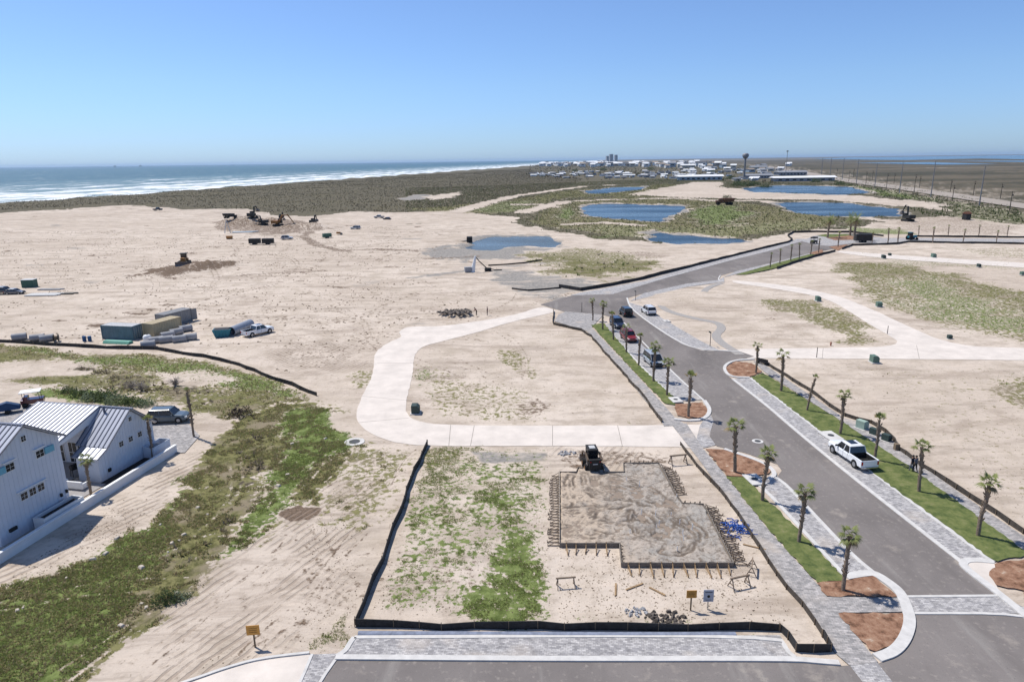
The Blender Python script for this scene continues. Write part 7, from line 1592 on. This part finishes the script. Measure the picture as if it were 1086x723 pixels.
# ------------------------------------------------------------------ scattered plants (uncountable ground cover)
def scatter(n, polys, seed, hmin, hmax, ch, thr, mat_sets, name, lab, blades=5, spread=.5, far=False):
    g = np.random.default_rng(seed); xs = []; ys = []
    areas = []
    for pl in polys:
        q = np.array(pl); areas.append(max(1, (q[:, 0].max()-q[:, 0].min())*(q[:, 1].max()-q[:, 1].min())))
    for pl, a in zip(polys, areas):
        q = np.array(pl); m = int(n*a/sum(areas)*2)
        x = g.uniform(q[:, 0].min(), q[:, 0].max(), m); y = g.uniform(q[:, 1].min(), q[:, 1].max(), m)
        k = sdf(x, y, pl, 5) > 0; xs.append(x[k]); ys.append(y[k])
    x = np.concatenate(xs); y = np.concatenate(ys)
    W = cover(x, y); wv = sum(W[c]*f for c, f in ch.items())
    nz = fbm(x/1.1, y/1.1, seed+3, 4); keep = (wv+(nz-.5)*1.3) > thr+.12*g.random(len(x))
    x, y, wv = x[keep], y[keep], wv[keep]; z = gh(x, y); m = len(x)
    h = g.uniform(hmin, hmax, m)*(.6+.6*fbm(x/3, y/3, 44)); V_ = []; k = blades
    a0 = g.uniform(0, 6.283, (m, k)); lean = g.uniform(.2, 1, (m, k))*spread; wd = h[:, None]*g.uniform(.10, .22, (m, k)); rr = h[:, None]*g.uniform(0, .45, (m, k))
    bx = x[:, None]+rr*np.cos(a0*1.7); by = y[:, None]+rr*np.sin(a0*1.7); zz = np.repeat(z[:, None], k, 1)
    hh = h[:, None]*g.uniform(.6, 1.1, (m, k)); tx = bx+np.cos(a0)*hh*lean; ty = by+np.sin(a0)*hh*lean
    px_, py_ = -np.sin(a0)*wd, np.cos(a0)*wd
    V_ = np.stack([np.stack([bx-px_, by-py_, zz-.03], -1), np.stack([bx+px_, by+py_, zz-.03], -1), np.stack([tx, ty, zz+hh], -1)], 2).reshape(-1, 3)
    F_ = np.arange(len(V_)).reshape(-1, 3); mi = np.repeat(g.integers(0, len(mat_sets), m), k)
    o = np_mesh(name, V_, F_, mat_sets, mi); tag(o, lab, 'plants' if 'weeds' in name else 'grass' if 'grass' in name else 'scrub', kind='stuff'); print(name, m); return o
def gm(nm, c, c2):
    new = nm not in MATS; m = M(nm, tuple(v*(1.5 if 'dune' in nm or 'scrub' in nm else 2.0) for v in c), .85, rgb2=tuple(v*(1.6 if 'dune' in nm or 'scrub' in nm else 2.9) for v in c2), scale=1.5, spec=.15)
    return leafy(m, .55) if new else m
GR = [gm('blade_green', (.115, .14, .045), (.068, .085, .028)), gm('blade_lime', (.165, .19, .065), (.105, .125, .04)), gm('blade_olive', (.14, .145, .055), (.08, .085, .03))]
OL = [gm('blade_olive2', (.125, .115, .05), (.075, .07, .032)), gm('blade_brown', (.125, .10, .06), (.07, .055, .035)), gm('blade_straw', (.27, .225, .13), (.17, .14, .08)), gm('blade_green', (.115, .14, .045), (.068, .085, .028)), gm('blade_khaki', (.17, .155, .075), (.10, .09, .045))]
BR = [gm('twig_brown', (.11, .088, .062), (.06, .048, .036)), gm('twig_grey', (.14, .12, .09), (.08, .068, .05)), gm('blade_olive2', (.125, .115, .05), (.075, .07, .032))]
SWALE = PP([(-120, 720), (0, 610), (60, 590), (190, 490), (230, 440), (300, 422), (345, 424), (400, 468), (455, 476), (420, 560), (300, 600), (180, 680), (90, 800), (-150, 900)])
BELT = PP([(-300, 355), (60, 368), (150, 370), (300, 400), (345, 424), (300, 440), (220, 445), (100, 430), (0, 420), (-300, 410)])
LOT = PP([(380, 660), (453, 472), (585, 472), (590, 660)]); LOTB = PP([(590, 600), (590, 665), (840, 665), (800, 620)]); BOT = PP([(200, 723), (330, 640), (378, 600), (376, 690), (300, 720)])
scatter(90000, [SWALE], 51, .08, .20, {1: 1, 0: .6}, .70, OL, 'wild_grass', 'olive and straw coloured wild grass filling the swale beside the houses', 6, 1.5)
scatter(60000, [SWALE], 52, .07, .19, {0: 1}, .62, GR, 'green_grass', 'lush green grass along the edge of the swale', 6, 1.5)
scatter(26000, [SWALE, BELT], 53, .22, .5, {2: 1}, .6, BR, 'brown_scrub', 'brown twiggy scrub in the swale and the belt behind it', 7, 1.4)
scatter(34000, [BELT], 54, .12, .28, {1: 1, 0: .8}, .68, OL, 'belt_grass', 'mixed olive and green grass in the belt below the pipe yard', 6, 1.4)
scatter(60000, [LOT, LOTB, BOT], 55, .04, .13, {0: 1, 1: .9}, .54, GR+OL[:1], 'plot_weeds', 'low green weeds spread over the empty plot', 5, 1.3)
MIDB = PP([(430, 385), (600, 370), (600, 452), (430, 452)]); RGT = PP([(790, 265), (1200, 265), (1250, 460), (790, 460)])
scatter(26000, [MIDB, RGT], 56, .12, .35, {0: 1, 1: 1}, .60, GR+OL, 'sparse_weeds', 'sparse weeds on the sandy middle and right hand plots', 4, 1.1)
PONDS = PP([(430, 200), (700, 190), (905, 195), (960, 245), (850, 258), (740, 262), (720, 295), (560, 300), (540, 240), (430, 232)])
scatter(60000, [PONDS], 57, .35, .95, {5: 1, 1: .8, 0: .5}, .62, [gm('scrub_a', (.075, .078, .036), (.040, .042, .021)), gm('scrub_b', (.11, .098, .060), (.062, .055, .034)), gm('scrub_c', (.080, .110, .034), (.045, .062, .021))], 'pond_scrub', 'low scrub and grass growing around the ponds', 5, 1.5)
DUNE = PP([(-500, 262), (0, 228), (120, 220), (280, 226), (430, 224), (560, 215), (620, 190), (560, 180), (400, 190), (270, 199), (0, 218), (-500, 240)])
scatter(52000, [DUNE], 58, .5, 1.2, {5: 1}, .6, [gm('dune_a', (.060, .050, .038), (.03, .025, .019)), gm('dune_b', (.088, .076, .052), (.048, .041, .029)), gm('dune_c', (.066, .060, .036), (.034, .031, .018))], 'dune_scrub', 'dark low scrub covering the dunes behind the beach', 5, 1.5)
BELT2 = PP([(860, 186), (1000, 204), (1086, 222), (1250, 250), (1250, 275), (1086, 246), (990, 232), (930, 208)])
scatter(16000, [BELT2], 59, .6, 1.6, {5: 1, 0: .8}, .5, [gm('scrub_a', (.085, .077, .043), (.043, .039, .023)), gm('scrub_c', (.085, .10, .038), (.045, .056, .022))], 'highway_scrub', 'scrub along the near side of the highway', 4, .9)
TOWN = PP([(562, 176), (600, 172), (700, 172), (790, 176), (850, 181), (870, 190), (790, 197), (700, 192), (600, 191), (556, 188)])
scatter(5200, [TOWN], 60, 2.2, 5.5, {6: 1, 5: 1}, .5, [gm('far_tree_a', (.040, .045, .022), (.022, .024, .013)), gm('far_tree_b', (.075, .06, .04), (.04, .033, .022))], 'town_scrub', 'dark scrub and low trees between the distant houses', 6, 1.1)
# clods, pebbles and bits of debris lying on the sand
def clods(n, polys, seed, smin, smax, mats, name, lab):
    g = np.random.default_rng(seed); xs = []; ys = []
    for pl in polys:
        q = np.array(pl); m = n//len(polys)*2; x = g.uniform(q[:, 0].min(), q[:, 0].max(), m); y = g.uniform(q[:, 1].min(), q[:, 1].max(), m); k = sdf(x, y, pl, 5) > 0; xs.append(x[k]); ys.append(y[k])
    x = np.concatenate(xs); y = np.concatenate(ys); keep = fbm(x/9, y/9, seed, 5)+g.normal(size=len(x))*.10 > .56
    for pl in (ROAD_W, ALLEY_W, ALLEY2_W): keep &= sdf(x, y, pl, 5) < 0
    x, y = x[keep], y[keep]; z = gh(x, y); m = len(x); s_ = g.uniform(smin, smax, m)**1.5*smax**-.5
    base = np.array([[1, 0, 0], [-.5, .87, 0], [-.5, -.87, 0], [.15, .1, .75]]); a = g.uniform(0, 6.28, m); st_ = g.uniform(.6, 1.8, m)
    c_, s2 = np.cos(a), np.sin(a); bx = base[None, :, 0]*st_[:, None]; by = np.repeat(base[None, :, 1], m, 0)
    V_ = np.stack([x[:, None]+(bx*c_[:, None]-by*s2[:, None])*s_[:, None], y[:, None]+(bx*s2[:, None]+by*c_[:, None])*s_[:, None], z[:, None]-.02+base[None, :, 2]*s_[:, None]], -1).reshape(-1, 3)
    F_ = (np.array([[0, 1, 3], [1, 2, 3], [2, 0, 3]])[None]+4*np.arange(m)[:, None, None]).reshape(-1, 3)
    tag(np_mesh(name, V_, F_, mats, np.repeat(g.integers(0, len(mats), m), 3)), lab, 'debris', kind='stuff'); print(name, m)
MCL = [M('clod_dark', (.17, .13, .095), .95, var=.3), M('clod_pale', (.36, .30, .24), .95, var=.2), M('clod_brown', (.12, .09, .065), .95, var=.3)]
clods(22000, [PP([(200, 723), (330, 560), (380, 470), (378, 660), (330, 723)]), PP([(590, 580), (800, 600), (850, 660), (590, 665)]), PP([(455, 476), (583, 476), (585, 652), (392, 652)]), PP([(440, 385), (600, 350), (690, 445), (450, 448)]), PP([(0, 620), (190, 485), (215, 470), (200, 520), (0, 650)]), PP([(820, 390), (1086, 392), (1086, 550), (950, 460)]), PP([(690, 310), (830, 305), (900, 360), (790, 366), (720, 330)]), PP([(880, 275), (1086, 290), (1150, 365), (980, 350)])], 71, .02, .11, MCL, 'sand_clods', 'small clods and bits of debris strewn over the near sand')
clods(16000, [PP([(-100, 250), (420, 240), (500, 330), (400, 350), (330, 400), (180, 368), (-100, 355)])], 72, .08, .34, MCL, 'far_clods', 'clods and scraps strewn over the graded sand')
# broken stone scattered through the swale
mb = MB(); rr_ = random.Random(3)
for i, (X, Y) in enumerate([(170, 556), (182, 575), (178, 584), (190, 572), (124, 570), (70, 611), (18, 645), (24, 642), (150, 638), (155, 642), (128, 661), (112, 586), (98, 592), (220, 545), (195, 566), (187, 627), (210, 538), (150, 600), (305, 503), (295, 515), (310, 470), (345, 465)]):
    x, y = P(X, Y); z = gz(x, y); s = rr_.uniform(.16, .42); m2 = MB()
    m2.box((0, 0, s*.16), (s*1.6, s*1.1, s*.6), rr_.uniform(0, 3), rx=rr_.uniform(-.2, .2), taper=.6)
    tag(m2.build('stone', M('pale_stone', (.55, .48, .40), .9), loc=(x, y, z), bevel=s*.12), 'pale stone lying in the grass of the swale', 'stone', 'pale stones in the swale')
# ------------------------------------------------------------------ air
HZ = 1
if HZ:
    mb = MB(); mb.box((0, 14000, 41), (44000, 60000, 106)); o = mb.build('haze', bpy.data.materials.new('haze_air')); m = o.data.materials[0]; m.use_nodes = True; m.node_tree.nodes.clear()
    ou = m.node_tree.nodes.new('ShaderNodeOutputMaterial'); pv = m.node_tree.nodes.new('ShaderNodeVolumePrincipled'); pv.inputs['Density'].default_value = .00003; pv.inputs['Color'].default_value = (.55, .75, 1, 1); pv.inputs['Anisotropy'].default_value = .2
    m.node_tree.links.new(pv.outputs[0], ou.inputs['Volume']); tag(o, kind='stuff')
